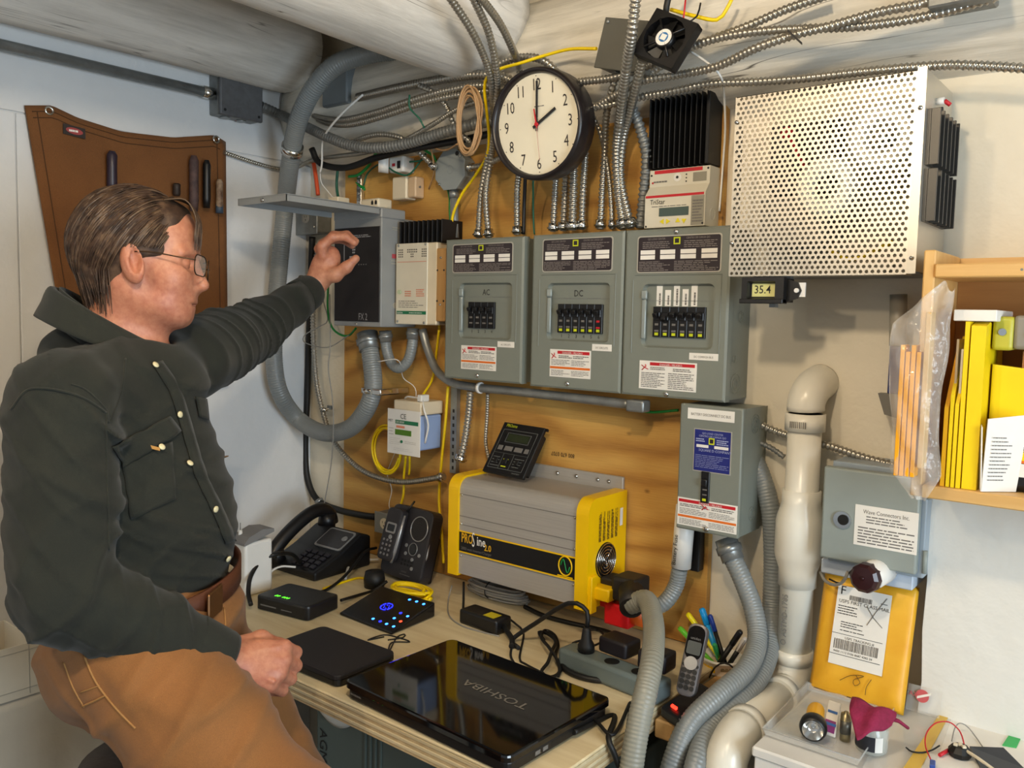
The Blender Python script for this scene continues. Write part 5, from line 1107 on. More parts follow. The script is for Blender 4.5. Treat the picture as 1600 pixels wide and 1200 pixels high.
mb = MB(); mb.sweep([c+F.n*0.001+(F.u*math.cos(t)+F.v*math.sin(t))*0.032 for t in np.linspace(0, 2*PI, 36)[:-1]], 0.0018, 6, True, True); T.part('speaker_ring', mb, m_phs, b)
mb = MB(); F.disc(mb, 0.69, 0.56, 0.014, 0, 0.0022, 22); T.part('dial', mb, m_blackg, b)
mb = MB(); q = F.p(0.69, 0.56, 0.001); mb.sweep([q+(F.u*math.cos(t)+F.v*math.sin(t))*0.016 for t in np.linspace(0, 2*PI, 28)[:-1]], 0.0012, 5, True, True); T.part('dial_ring', mb, m_phs, b)
for fx, fy in ((0.52, 0.53), (0.54, 0.64), (0.72, 0.70), (0.86, 0.62), (0.75, 0.82)): mb = MB(); F.disc(mb, fx, fy, 0.0048, 0, 0.002, 14); T.part('button', mb, m_phs, b)
for i in range(4):
    for j in range(2): mb = MB(); F.box(mb, 0.48+0.075*i, 0.53+0.075*i, 0.72+0.05*j, 0.755+0.05*j, 0, 0.0015, 0.0005); T.part('key', mb, m_dark, b)
mb = MB(); F.text(mb, 'uniden', 0.52, 0.90, 0.008, 'LEFT', 0.0006); F.lines(mb, 0.5, 0.75, 0.92, 0.94, 1, 0.0006, 4); T.part('lettering', mb, m_inkg, b)
mb = MB(); mb.sweep([F.p(0.97, 0.30, -0.006), F.p(0.99, 0.6, -0.006), F.p(0.93, 0.97, -0.004)], 0.0035, 8); T.part('silver_trim', mb, m_phs, b)
H = Face(F.p(0.03, 0.80, 0.0)+F.n*0.004, F.u, F.v+F.u*0.05, F.w*0.36, F.h*0.74)
mb = MB(); mb.prism(rrect(H.w, H.h, 0.013), H.p(0.5, 0.5), H.u, H.v, 0, 0.022, 0.004); hs = T.part('handset', mb, m_ph)
mb = MB(); H.rr(mb, 0.2, 0.85, 0.28, 0.48, 0.005, 0.0215, 0.0232); T.part('handset_screen_frame', mb, m_phs, hs)
mb = MB(); H.rr(mb, 0.29, 0.76, 0.315, 0.445, 0.003, 0.0225, 0.0238); T.part('handset_screen', mb, m_blackg, hs)
for i in range(3):
    for j in range(4): mb = MB(); H.disc(mb, 0.24+0.24*i, 0.62+0.09*j, 0.0034, 0.0215, 0.0235, 10); T.part('handset_key', mb, mat('key_grey_%d%d' % (i, j), '#7d7a78', 0.4) if i+j == 0 else MATS['key_grey_00'], hs)
mb = MB(); H.disc(mb, 0.62, 0.55, 0.006, 0.0215, 0.024, 14); T.part('handset_dial', mb, m_phs, hs)
mb = MB(); mb.sweep([H.p(1.02, 0.1, 0.012), H.p(1.03, 0.45, 0.014), H.p(0.99, 0.8, 0.014), H.p(0.90, 1.02, 0.012)], [0.003, 0.0055, 0.0055, 0.004], 8); T.part('handset_trim', mb, m_phs, hs)
mb = MB(); mb.sweep([H.p(0.95, 0.02, 0.004), H.p(1.02, -0.08, 0.0), H.p(1.12, -0.2, -0.004)], [0.0035, 0.003, 0.0025], 8); T.part('antenna', mb, m_dark, hs)
# desk telephone
c, an_, w_, h_ = fit([(445, 905), (508, 926), (553, 868), (492, 852)], TZ)
an_ += 0.0; T = Thing('desk_telephone', 'black corded desk telephone with curved handset in the corner', 'telephone', (c[0], c[1], TZ+0.0005), (0, 0, an_))
w_, h_ = 0.19, 0.20
mb = MB(); mb.prism([(-h_/2, 0), (h_/2, 0), (h_/2, 0.085), (h_*0.32, 0.098), (-h_*0.08, 0.055), (-h_/2, 0.022)], (-w_/2, 0, 0.0005), UY, UZ, 0, w_, 0.0); bmesh.ops.recalc_face_normals(mb.b, faces=mb.b.faces)
bmesh.ops.bevel(mb.b, geom=list(mb.b.edges), offset=0.006, segments=2, profile=0.6, affect='EDGES'); b = T.part('body', mb, m_black)
sl = unit(V(0, h_*0.40, 0.043)); G = Face((-w_*0.12, -h_*0.06, 0.0585), UX, sl, w_*0.58, 0.085)
mb = MB(); G.rr(mb, 0.02, 0.98, 0.05, 0.95, 0.010, -0.002, 0.0015); fr = T.part('screen_bezel', mb, m_phs, b)
mb = MB(); G.rr(mb, 0.06, 0.94, 0.12, 0.88, 0.008, 0.0, 0.0022); T.part('screen', mb, mat('phone_screen', '#3a393b', 0.25), b)
mb = MB(); G.disc(mb, 0.80, 0.42, 0.009, 0.002, 0.004, 16); T.part('round_button', mb, m_phs, b)
G2 = Face((-w_*0.12, -h_*0.46, 0.0275), UX, unit(V(0, h_*0.40, 0.033)), w_*0.55, 0.075)
for i in range(4):
    for j in range(4): mb = MB(); G2.box(mb, 0.06+0.24*i, 0.22+0.24*i, 0.06+0.24*j, 0.24+0.24*j, -0.002, 0.003, 0.001); T.part('key', mb, mat('desk_key', '#26242a', 0.4) if i+j == 0 else MATS['desk_key'], b)
hx = -w_*0.36
mb = MB(); mb.sweep(spline([V(hx, -h_*0.56, 0.040), V(hx, -h_*0.45, 0.068), V(hx, -h_*0.2, 0.105), V(hx, h_*0.1, 0.135), V(hx, h_*0.32, 0.140), V(hx, h_*0.46, 0.122), V(hx, h_*0.5, 0.095)], 0.01), [0.018, 0.021, 0.021]+[0.0185]*200 if False else 0.0195, 14); T.part('handset', mb, m_black)
mb = MB(); mb.cyl((hx, -h_*0.46, 0.022), (hx, -h_*0.50, 0.060), 0.024, 0.022, 18); T.part('mouthpiece', mb, m_black); mb = MB(); mb.cyl((hx, h_*0.40, 0.088), (hx, h_*0.42, 0.125), 0.026, 0.023, 18); T.part('earpiece', mb, m_black)
# white night-light unit and blue tester by the wall
p = ZT(402, 918, TZ); T = Thing('air_freshener', 'tall white plastic unit with grey slanted top by the left wall', 'appliance', (p[0], p[1], TZ))
e = V(0, 0, 0); T2 = T
x0, x1, y0, y1 = p[0]-0.012, p[0]+0.045, p[1]-0.065, p[1]+0.015; zt = W(405, 838, -p[1])[2]
mb = MB(); mb.box(x0, x1, y0, y1, TZ+0.0005, zt, 0.008, 3); T.part('housing', mb, m_white)
mb = MB(); mb.prism([(y0-0.003, zt-0.006), (y1+0.003, zt+0.016), (y1+0.003, zt+0.024), (y1-0.03, zt+0.028), (y0+0.01, zt+0.014), (y0-0.003, zt+0.0)], (x0-0.002, 0, 0), UY, UZ, 0, x1-x0+0.004, 0.0); bmesh.ops.recalc_face_normals(mb.b, faces=mb.b.faces); T.part('grey_top', mb, mat('top_grey', '#7d7c7b', 0.5))
p = ZT(376, 926, TZ); T = Thing('soldering_pen', 'upright blue and white pen-like tool with needle tip', 'tool', (p[0], p[1], TZ))
zz = lambda py: W(376, py, -p[1])[2]
mb = MB(); mb.box(p[0]-0.012, p[0]+0.012, p[1]-0.012, p[1]+0.012, TZ+0.0005, zz(842), 0.004, 2); T.part('handle', mb, mat('pen_blue', '#2b4a86', 0.4))
mb = MB(); mb.cyl((p[0], p[1], zz(842)), (p[0], p[1], zz(828)), 0.006, 0.0045, 12); T.part('collar', mb, m_white)
mb = MB(); mb.cyl((p[0], p[1], zz(828)), (p[0], p[1], zz(817)), 0.0012, seg=6); T.part('needle', mb, m_dull)
mb = MB(); mb.lines((p[0]+0.003, p[1]-0.0122, TZ+0.02), UZ, -UX, 0.06, 0.008, 1, 0.0006, 4, 0.8); T.part('lettering', mb, m_silv)
# power strip, adapters
a, b_ = ZT(884, 1022, TZ+0.02), ZT(1038, 1082, TZ+0.02)
d = unit(b_-a); pe = np.cross(UZ, d)
T = Thing('power_strip', 'grey-green power strip lying along the back of the table', 'power strip', (*((a+b_)/2)[:2], TZ+0.0005))
mb = MB(); mb.obox((a+b_)/2*V(1, 1, 0)+V(0, 0, TZ+0.021), d, pe, UZ, np.linalg.norm(b_-a)/2, 0.026, 0.020, 0.008, 2); st = T.part('housing', mb, mat('strip_grey', '#64706f', 0.42))
for k in range(3):
    q = a+(b_-a)*(0.22+0.27*k); mb = MB(); mb.cyl(q*V(1, 1, 0)+V(0, 0, TZ+0.0405), q*V(1, 1, 0)+V(0, 0, TZ+0.042), 0.015, seg=18); T.part('socket', mb, m_dark, st)
q = a+(b_-a)*0.22; q = V(q[0], q[1], TZ+0.042)
T = Thing('plug', 'black mains plug standing in the near end of the power strip', 'plug', q)
mb = MB(); mb.lathe([(0.017, 0.0008), (0.017, 0.014), (0.011, 0.024), (0.0085, 0.045), (0.006, 0.05)], q, UZ, 14); T.part('body', mb, m_dark)
mb = MB(); mb.tube([q+UZ*0.045, q+V(-0.004, 0.005, 0.08), q+V(-0.045, 0.0, 0.088), ZT(835, 975, TZ+0.05), ZT(800, 1000, TZ+0.006), ZT(810, 1012, TZ+0.006)], 0.0048, 8); T.part('cord', mb, m_dark)
for nm, lb, px, py, sx, sy, sz, rz in (('power_adapter', 'bulky black power adapter plugged over the power strip middle', 968, 1018, 0.034, 0.026, 0.016, 0.0), ('power_adapter', 'black power adapter at the far right of the power strip behind the cordless phone', 1026, 1042, 0.030, 0.024, 0.018, 0.1)):
    p = ZT(px, py, TZ+0.045); T = Thing(nm, lb, 'adapter', (p[0], p[1], TZ+0.043), (0, 0, math.atan2(d[1], d[0])+rz))
    mb = MB(); mb.box(-sx, sx, -sy, sy, 0.0, sz*2, 0.006, 2); T.part('body', mb, mat('adapter_black', '#1b161a', 0.5) if 'adapter_black' not in MATS else MATS['adapter_black'])
p = ZT(758, 966, TZ+0.02); T = Thing('power_brick', 'black laptop power brick with small yellow sticker', 'adapter', (p[0], p[1], TZ+0.0005), (0, 0, math.radians(-3)))
mb = MB(); mb.box(-0.058, 0.058, -0.026, 0.026, 0.0, 0.034, 0.006, 2); b = T.part('body', mb, m_black)
mb = MB(); mb.box(0.010, 0.042, -0.018, 0.010, 0.0341, 0.0345); T.part('sticker', mb, mat('sticker_yellow', '#c9b81c', 0.5), b)
mb = MB(); mb.tube([V(-0.057, 0, 0.016), V(-0.075, 0.005, 0.016), V(-0.10, 0.03, 0.03), V(-0.13, 0.06, 0.06)], 0.0028).tube([V(0.057, 0, 0.016), V(0.08, -0.012, 0.012), V(0.11, -0.03, 0.008), V(0.13, -0.055, 0.006)], 0.006); T.part('cord', mb, m_dark)
def tcord(label, L, r=0.003, m=None, name='power_cable', cat='cable', group='cables on the table'):
    P = []
    for q in L:
        P.append(ZT(q[0], q[1], TZ+(q[2] if len(q) > 2 else 0.0)+r) if not isinstance(q, np.ndarray) else q)
    return solo(name, label, cat, MB().tube(P, r, 8, 0.008), m or m_dark, P[len(P)//2], group)
tcord('black cord bundled in a figure eight behind the laptop', [(850, 1000, 0.004), (842, 988, 0.008), (855, 990, 0.012), (868, 1002, 0.016), (862, 1018, 0.018), (856, 1035, 0.014), (846, 1050, 0.008), (860, 1058, 0.004), (874, 1050, 0.004), (870, 1030, 0.012), (858, 1012, 0.022), (846, 996, 0.016), (852, 985, 0.008), (866, 992, 0.006), (872, 1008, 0.004), (868, 1024, 0.004), (876, 1042, 0.002), (872, 1056, 0.002)], 0.0036)
tcord('thick black cord curling around the front of the power strip', [(882, 1026), (880, 1042), (900, 1055), (935, 1063), (975, 1062), (1000, 1066)], 0.0062)
tcord('cream cord lying on the table beside the power strip', [(890, 1040), (915, 1046), (940, 1043), (960, 1052), (972, 1062)], 0.0022, m_ivory, 'phone_cable')
tcord('long thin black cord from the netbook toward the blue-lit console', [(600, 995), (575, 1000), (600, 992), (625, 997), (640, 1003), (612, 1004), (608, 1018), (620, 996), (632, 991), (630, 996), (606, 1000)], 0.0016)
tcord('thin black cord crossing behind the laptop to the brick', [(790, 963, 0.02), (806, 975, 0.01), (818, 990), (812, 1028), (822, 1038), (845, 1050)], 0.0024)
tcord('thin black cord curling behind the laptop on the left', [(800, 1008), (798, 1025), (806, 1040), (815, 1052)], 0.0026)
tcord('thin grey wire looping in front of the grey cable hank', [(706, 915, 0.03), (700, 940), (702, 962), (722, 978), (755, 988), (780, 994)], 0.0018, m_greyw, 'phone_cable')
tcord('black cord coiled around the plug at the power strip end', [(912, 1000, 0.03), (895, 1005, 0.02), (893, 1018, 0.03), (912, 1012, 0.042), (930, 1008, 0.045), (945, 998, 0.04), (935, 985, 0.03), (912, 985, 0.03)], 0.0024)
tcord('thick black cord running along the wall under the inverter', [(820, 948), (850, 962), (890, 973), (930, 982), (955, 990, 0.02), (965, 1003, 0.03)], 0.0055)
tcord('black cable with molded plug in front of the desk telephone', [ZT(588, 856, TZ+0.05), ZT(570, 862, TZ+0.05), (548, 890, 0.02), (525, 912, 0.004), (500, 925, 0.004), (470, 920, 0.004)], 0.004)
tcord('black cable arching over the router from the left wall', [(392, 945, 0.01), (388, 925, 0.03), (392, 900, 0.05), (408, 876, 0.075), (432, 866, 0.085), (455, 866, 0.07), (470, 880, 0.03)], 0.0055)
tcord('white cord beside the desk telephone keypad', [(420, 905, 0.02), (425, 892, 0.03), (440, 885, 0.035), (462, 886, 0.03)], 0.0028, m_white, 'phone_cable')
tcord('white cord between the desk telephone and the speakerphone', [(540, 905), (545, 885, 0.01), (560, 876, 0.01), (592, 874, 0.01)], 0.0034, m_white, 'phone_cable')
tcord('yellow cable lying behind the router', [(505, 920), (535, 910), (560, 903), (575, 905)], 0.0034, m_yelc, 'yellow_cable')
tcord('black cord from the router to the blue-lit console', [(533, 938, 0.01), (560, 930), (585, 922), (605, 908, 0.02)], 0.004)
p = ZT(585, 905, TZ+0.02); solo('round_weight', 'dark round adapter between the desk telephone and the console', 'adapter', MB().lathe([(0.026, 0), (0.028, 0.02), (0.024, 0.04), (0.0, 0.042)], (p[0], p[1], TZ+0.0005), UZ, 20), m_dark)
T = Thing('wire_coil', 'thick coil of yellow cable lying under the speakerphone', 'wire coil', ZT(650, 925, TZ+0.01))
mb = coil('c', '', ZT(645, 918, TZ+0.022), 0.055, 0.030, 9, 0.0034, m_yelc, u=UX, v=UY, jit=0.010, seed=12, dn=0.010); 
zmin = min(v.co.z for v in mb.b.verts); bmesh.ops.translate(mb.b, vec=(0.02, -0.022, TZ+0.001-zmin), verts=mb.b.verts); T.part('coil', mb, m_yelc)
T = Thing('wire_coil', 'flat hank of grey telephone cable under the inverter', 'wire coil', ZT(750, 940, TZ+0.01))
mb = coil('c', '', V(0.84, -0.075, TZ+0.02), 0.088, 0.024, 14, 0.0030, m_greyw, u=UX, v=UY, jit=0.009, seed=22, dn=0.008)
zmin = min(v.co.z for v in mb.b.verts); bmesh.ops.translate(mb.b, vec=(0, 0, TZ+0.001-zmin), verts=mb.b.verts); T.part('coil', mb, mat('hank_grey', '#98958f', 0.5))
mb = MB(); mb.sweep([V(0.83, -0.075+0.036*math.cos(t), TZ+0.026+0.024*math.sin(t)) for t in np.linspace(0, 2*PI, 20)[:-1]], 0.0015, 6, True, True); T.part('twist_tie', mb, m_dark)
# laptop charger cord off the right side
tcord('laptop charger cord hanging over the right table end', [lp_right, lp_right+V(0.05, -0.02, -0.002), ZT(985, 1098, TZ+0.002), V(1.4385, -0.44, TZ+0.006), V(1.449, -0.45, TZ-0.03), V(1.45, -0.44, TZ-0.12), V(1.46, -0.43, TZ-0.3)], 0.0032)
tcord('thicker black plug cord dropping over the table corner', [lpt(0.5, 0.10, TZ+0.012), ZT(958, 1118, TZ), V(1.437, -0.50, TZ+0.008), V(1.452, -0.50, TZ-0.02), V(1.456, -0.48, TZ-0.08), V(1.46, -0.47, TZ-0.25)], 0.005)

# ------------------------------------------------------------------ inverter plugs and battery cables
ix = 0.785+0.382
T = Thing('battery_plug', 'black right-angle battery plug on the inverter side', 'plug', W(965, 918, 0.14))
c = W(950, 912, 0.10); mb = MB(); mb.box(ix+0.013, ix+0.06, -0.135, -0.085, 0.944, 0.985, 0.006, 2); mb.box(ix+0.05, ix+0.11, -0.150, -0.085, 0.945, 0.998, 0.008, 2); T.part('body', mb, mat('plug_rubber', '#1c1917', 0.55))
mb = MB(); mb.cyl((ix+0.095, -0.14, 0.972), (ix+0.125, -0.19, 0.955), 0.027, 0.024, 20); T.part('boot', mb, MATS['plug_rubber'])
T = Thing('battery_plug', 'red battery connector with orange collar below the black plug', 'plug', W(965, 955, 0.14))
mb = MB(); mb.box(ix-0.005, ix+0.05, -0.13, -0.10, 0.916, 0.934, 0.003).box(ix+0.028, ix+0.09, -0.14, -0.085, 0.885, 0.934, 0.005, 2); T.part('body', mb, mat('connector_red', '#d3141b', 0.4))
mb = MB(); mb.cyl((ix+0.090, -0.112, 0.913), (ix+0.118, -0.112, 0.913), 0.023, seg=18); T.part('collar', mb, mat('connector_orange', '#e5631a', 0.45))
P = [V(ix+0.118, -0.18, 0.958), LW(1010, 938, 1.325), LW(1021, 975, 1.39), LW(1019, 1030, 1.45), LW(1009, 1080, 1.468), LW(998, 1130, 1.472), LW(988, 1190, 1.475), LW(980, 1260, 1.475)]
lt('grey battery conduit from the black plug dropping past the table end', P, 0.0205, (0, 0), m=mat('conduit_putty', '#8b8b80', 0.4))
lt('grey battery conduit curving from the fuse tube to the red connector', [W(1062, 888, 0.07), W(1056, 915, 0.07), W(1040, 940, 0.085), W(1015, 955, 0.10), V(ix+0.118, -0.112, 0.913)], 0.0175, (0, 0))
T = Thing('fuse_holder', 'white tube lettered Battery Fuse below the disconnect box', 'fuse holder', W(1066, 885, 0.07))
a, b_ = W(1064, 886, 0.07), W(1072, 790, 0.07)
mb = MB(); mb.cyl(a, b_, 0.021, seg=24); T.part('sleeve', mb, m_white)
mb = MB(); mb.text('Battery Fuse', a+V(-0.002, -0.0212, 0.008), unit(b_-a), -UX, 0.013, 'LEFT', 0.0008); T.part('lettering', mb, m_ink)
a, b_ = W(1085, 892, 0.04), W(1090, 820, 0.04); solo('black_bracket', 'black bar behind the white fuse tube', 'bracket', MB().box(a[0]-0.014, a[0]+0.012, -0.045, -0.021, a[2], b_[2], 0.002), m_black)
q_ = W(1043, 1240, 0.39); lt('grey conduit from the bottom of the disconnect box sweeping down to the floor', [W(1134, 842, 0.08), W(1143, 868, 0.085), W(1160, 905, 0.09), W(1178, 955, 0.10), W(1183, 1002, 0.13), W(1166, 1046, 0.20), W(1122, 1086, 0.28), W(1078, 1130, 0.34), W(1052, 1190, 0.38), q_, V(q_[0]-0.002, -0.395, q_[2]-0.08), V(q_[0]-0.002, -0.40, q_[2]-0.2), V(q_[0], -0.40, 0.3)], 0.0195, (0.045, 0))
q_ = W(1080, 1240, 0.40); lt('grey conduit from behind the disconnect box passing left of the white pipe', [W(1165, 690, 0.02), W(1190, 745, 0.025), W(1204, 800, 0.03), W(1208, 870, 0.03), W(1206, 950, 0.04), W(1204, 1005, 0.08), W(1187, 1056, 0.16), W(1148, 1102, 0.25), W(1108, 1143, 0.32), W(1088, 1192, 0.38), q_, V(q_[0]-0.002, -0.405, q_[2]-0.08), V(q_[0]-0.002, -0.41, q_[2]-0.2), V(q_[0], -0.41, 0.3)], 0.0195, (0, 0))
# cordless phone in dock and pen cup
LZ = TZ-0.015
cz = ZT(1072, 1092, LZ); T = Thing('phone_dock', 'black charging dock with glowing red light', 'phone dock', (cz[0], cz[1], LZ))
Q = [ZT(1031, 1103, LZ+0.022), ZT(1062, 1124, LZ+0.022), ZT(1118, 1078, LZ+0.040), ZT(1090, 1062, LZ+0.040)]; cen = sum(Q)/4
mb = MB(); mb.raw(Q+[V(q[0], q[1], LZ+0.0006) for q in Q], [(0, 1, 2, 3), (4, 7, 6, 5), (0, 4, 5, 1), (1, 5, 6, 2), (2, 6, 7, 3), (3, 7, 4, 0)])
bmesh.ops.bevel(mb.b, geom=list(mb.b.edges), offset=0.008, segments=3, profile=0.6, affect='EDGES'); bmesh.ops.recalc_face_normals(mb.b, faces=mb.b.faces); b = T.part('base', mb, m_black)
p = (Q[0]+Q[1])/2+unit(Q[2]-Q[1])*0.014+UZ*0.0035; mb = MB(); mb.obox(p, Q[1]-Q[0], Q[2]-Q[1], UZ, 0.008, 0.003, 0.0022, 0.001); T.part('red_light', mb, emis('dock_red', '#ff2a1a', 4.0), b)
q0 = (Q[0]+Q[1])/2*0.55+(Q[2]+Q[3])/2*0.45; dep = float(AX[2] @ (q0-CAM))
F = PF(DP(1054, 1083, dep-0.02), DP(1084, 1092, dep-0.035), DP(1066, 968, dep+0.02))
T = Thing('cordless_handset', 'silver and black cordless phone handset standing in its dock', 'telephone', F.p(0.5, 1))
mb = MB(); mb.prism(rrect(F.w, F.h, F.w*0.36), F.p(0.5, 0.5), F.u, F.v, -0.022, 0.0, 0.004); b = T.part('body', mb, mat('handset_grey', '#6b6767', 0.32, 0.5))
mb = MB(); F.rr(mb, 0.06, 0.94, 0.03, 0.50, 0.014, 0.0, 0.0018); fr = T.part('face_plate', mb, m_blackg, b)
mb = MB(); F.rr(mb, 0.14, 0.86, 0.25, 0.43, 0.003, 0.0017, 0.0024); T.part('screen', mb, mat('handset_lcd', '#4a4d4a', 0.2), b)
mb = MB(); F.text(mb, 'uniden', 0.5, 0.225, 0.007, 'CENTER', 0.0022); T.part('lettering', mb, m_inkg, b)
mb = MB(); F.disc(mb, 0.5, 0.55, 0.012, 0, 0.004, 24); T.part('nav_dial', mb, m_phs, b)
for i in range(3):
    for j in range(4): mb = MB(); F.disc(mb, 0.22+0.28*i, 0.66+0.075*j, 0.0044, 0, 0.0022, 12); T.part('key', mb, m_dark, b)
for fx in (0.15, 0.85): mb = MB(); F.disc(mb, fx, 0.58, 0.003, 0, 0.002, 10); T.part('side_key', mb, m_dark, b)
p = ZT(1132, 1066, LZ); p[1] = min(p[1], -0.07); cp = V(1.500, -0.065, LZ+0.0005)
zc = W(1132, 1025, 0.065)[2]; cx = W(1128, 1030, 0.065)[0]; cp = V(cx, -0.066, LZ+0.0005); hh = zc-LZ
T = Thing('pen_cup', 'white and yellow plastic tub used as a pen cup', 'cup', cp)
mb = MB(); mb.lathe([(0.034, 0.0), (0.042, hh-0.006), (0.0445, hh-0.005), (0.0445, hh), (0.041, hh), (0.033, 0.004), (0.0, 0.004)], cp, UZ, 32, cap=False); b = T.part('tub', mb, m_white)
def wrap(z0, z1, a0, a1, m, nm):
    mb = MB(); mb.surf(lambda u, v: cp+V(math.cos(a0+(a1-a0)*u)*(0.0345+0.008*(z0+(z1-z0)*v)/hh+0.0005), math.sin(a0+(a1-a0)*u)*(0.0345+0.008*(z0+(z1-z0)*v)/hh+0.0005), z0+(z1-z0)*v), 14, 4); return T.part(nm, mb, m, b)
wrap(0.006, hh-0.012, math.radians(-165), math.radians(-85), mat('tub_yellow', '#e9bd12', 0.4), 'yellow_print')
wrap(0.02, hh-0.02, math.radians(-68), math.radians(-38), mat('tub_brown', '#8d8267', 0.5), 'brown_print')
top = cp+UZ*hh
pens = [('yellow highlighter at the back of the pen cup', '#f2e21a', W(1074, 958, 0.045), 0.005), ('bright blue highlighter sticking out tallest from the pen cup', '#1b93d6', W(1096, 950, 0.055), 0.0062),
        ('green marker at the left of the pen cup', '#74d63a', W(1061, 980, 0.06), 0.005), ('blue-capped black pen leaning in the pen cup', '#1f3f9e', W(1109, 960, 0.05), 0.0045),
        ('short marker with green band in the pen cup', '#39b06a', W(1116, 1006, 0.075), 0.0048), ('black pen leaning to the right out of the pen cup', '#17171a', W(1158, 985, 0.06), 0.0055), ('second black pen with white end leaning right in the pen cup', '#202024', W(1165, 997, 0.075), 0.0048)]
for k, (lb, cc, tip, r) in enumerate(pens):
    bot = cp+V(0.012*math.cos(k*2.1), 0.012*math.sin(k*2.1), 0.008); T = Thing('pen', lb, 'pen', bot, group='pens in the cup'); d = unit(tip-bot)
    mb = MB(); mb.cyl(bot, tip-d*0.035, r, seg=12); T.part('barrel', mb, m_dark if k in (3, 5, 6) else mat('pen_%d' % k, cc, 0.35))
    mb = MB(); mb.lathe([(r*1.15, -0.036), (r*1.15, -0.004), (r*0.7, 0.0)], tip, d, 12); cpn = T.part('cap', mb, mat('pencap_%d' % k, cc if k != 6 else '#d8d6d2', 0.3))
    mb = MB(); mb.obox(tip-d*0.018+V(0, -r*1.3, 0), np.cross(d, UY), UY, d, 0.0015, 0.001, 0.016); T.part('clip', mb, MATS['pencap_%d' % k], cpn)
wire('power_cable', 'thin black cord arching in front of the pen cup', 'cable', [W(1106, 1062, 0.11), W(1118, 1042, 0.12), W(1132, 1036, 0.12), W(1146, 1044, 0.115), W(1151, 1064, 0.11)], 0.0018, m_dark)
# battery cabinet and paper under the table
X0 = W(495, 1150, 0.56)[0]
T = Thing('battery_cabinet', 'large grey-green metal battery box under the table', 'battery box', (X0+0.35, -0.30, 0))
T.part('cabinet', MB().box(X0, 1.40, -0.56, -0.03, 0.0005, 0.735, 0.004, 2), mat('cabinet_green', '#5d6863', 0.45))
mb = MB(); mb.text('AGM', (X0+0.012, -0.5605, 0.665), -UZ, UX, 0.034, 'LEFT', 0.0008); T.part('lettering', mb, m_ink)
for x in (0.90, 0.915, 0.93, 0.945): T.part('rib', MB().box(x, x+0.005, -0.563, -0.56, 0.2, 0.72), MATS['cabinet_green'])
mb = MB(); mb.surf(lambda u, v: V(X0+0.0+0.17*u, -0.575-0.02*math.sin(PI*v)-0.004*math.sin(6*u), 0.785-0.03*v-0.06*v*math.sin(PI*u)), 16, 6); o = solo('paper_sheet', 'white paper curling down below the table front edge', 'paper', mb, m_paper); md = o.modifiers.new('t', 'SOLIDIFY'); md.thickness = 0.001
# ------------------------------------------------------------------ white drain pipe
m_pvc = mat('pvc_white', '#e6e2d4', 0.28, spec=0.5)
PYc = -0.062; PXc = W(1254, 740, 0.062)[0]
zz = lambda py: W(1250, py, 0.062)[2]
T = Thing('drain_pipe', 'thick white plastic vent pipe with elbows and a bulging coupling', 'pipe', (PXc, PYc, zz(1000)))
r = 0.0315
mb = MB(); mb.cyl((PXc, PYc, zz(1030)), (PXc, PYc, zz(645)), r, seg=32); T.part('pipe', mb, m_pvc)
top = V(PXc, PYc, zz(640))
mb = MB(); mb.sweep(spline([top, top+V(0, 0, 0.014), top+V(0.002, 0.008, 0.030), top+V(0.004, 0.028, 0.044), top+V(0.005, 0.064, 0.052)], 0.005), 0.035, 28); T.part('elbow', mb, m_pvc)
mb = MB(); mb.lathe([(r, 0), (0.0375, 0.0), (0.0375, zz(645)-zz(672)), (r, zz(645)-zz(672))], (PXc, PYc, zz(672)), UZ, 32); T.part('socket', mb, m_pvc)
mb = MB(); mb.lathe([(r, zz(915)), (0.036, zz(915)), (0.036, zz(890)), (0.0435, zz(872)), (0.0455, zz(865)), (0.0455, zz(815)), (0.0435, zz(806)), (0.036, zz(786)), (0.036, zz(765)), (r, zz(765))], (PXc, PYc, 0), UZ, 36); T.part('coupling', mb, m_pvc)
mb = MB(); mb.lathe([(r, zz(1036)), (0.0365, zz(1036)), (0.0365, zz(1016)), (r, zz(1016))], (PXc, PYc, 0), UZ, 32); T.part('socket', mb, m_pvc)
b0 = V(PXc, PYc, zz(1030)); zl_ = zz(1030)-0.055
mb = MB(); mb.sweep(spline([b0, b0+V(0, -0.003, -0.03), b0+V(0, -0.025, -0.052), b0+V(0, -0.06, -0.057)], 0.008), 0.0345, 28); T.part('elbow', mb, m_pvc)
h0, h1 = b0+V(0, -0.055, -0.057), b0+V(-0.004, -0.225, -0.062)
mb = MB(); mb.cyl(h0, h1, r, seg=32); T.part('pipe', mb, m_pvc)
for q in (0.04, 0.93): m_ = h0+(h1-h0)*q; mb = MB(); mb.cyl(m_-unit(h1-h0)*0.011, m_+unit(h1-h0)*0.011, 0.0375, seg=32); T.part('socket', mb, m_pvc)
mb = MB(); mb.sweep(spline([h1, h1+V(0, -0.03, -0.004), h1+V(0, -0.062, -0.026), h1+V(0, -0.072, -0.07)], 0.008), 0.0355, 28); T.part('elbow', mb, m_pvc)
mb = MB(); mb.cyl(h1+V(0, -0.072, -0.06), V(h1[0], h1[1]-0.072, 0.0), r, seg=32); T.part('pipe', mb, m_pvc)
mb = MB(); mb.text('O ASTMD-1785', V(PXc-0.005, PYc-r-0.0004, zz(1005)), UZ, -UX, 0.016, 'LEFT', 0.0006, 0.95); pr = T.part('lettering', mb, m_inkg)
mb = MB()
rg = random.Random(5)
for k in range(9): mb.box(PXc-0.016+0.0036*k, PXc-0.016+0.0036*k+0.0012+rg.random()*0.001, PYc-0.0377, PYc-0.0372, zz(666), zz(656))
T.part('barcode', mb, mat('barcode_grey', '#77726a', 0.6))
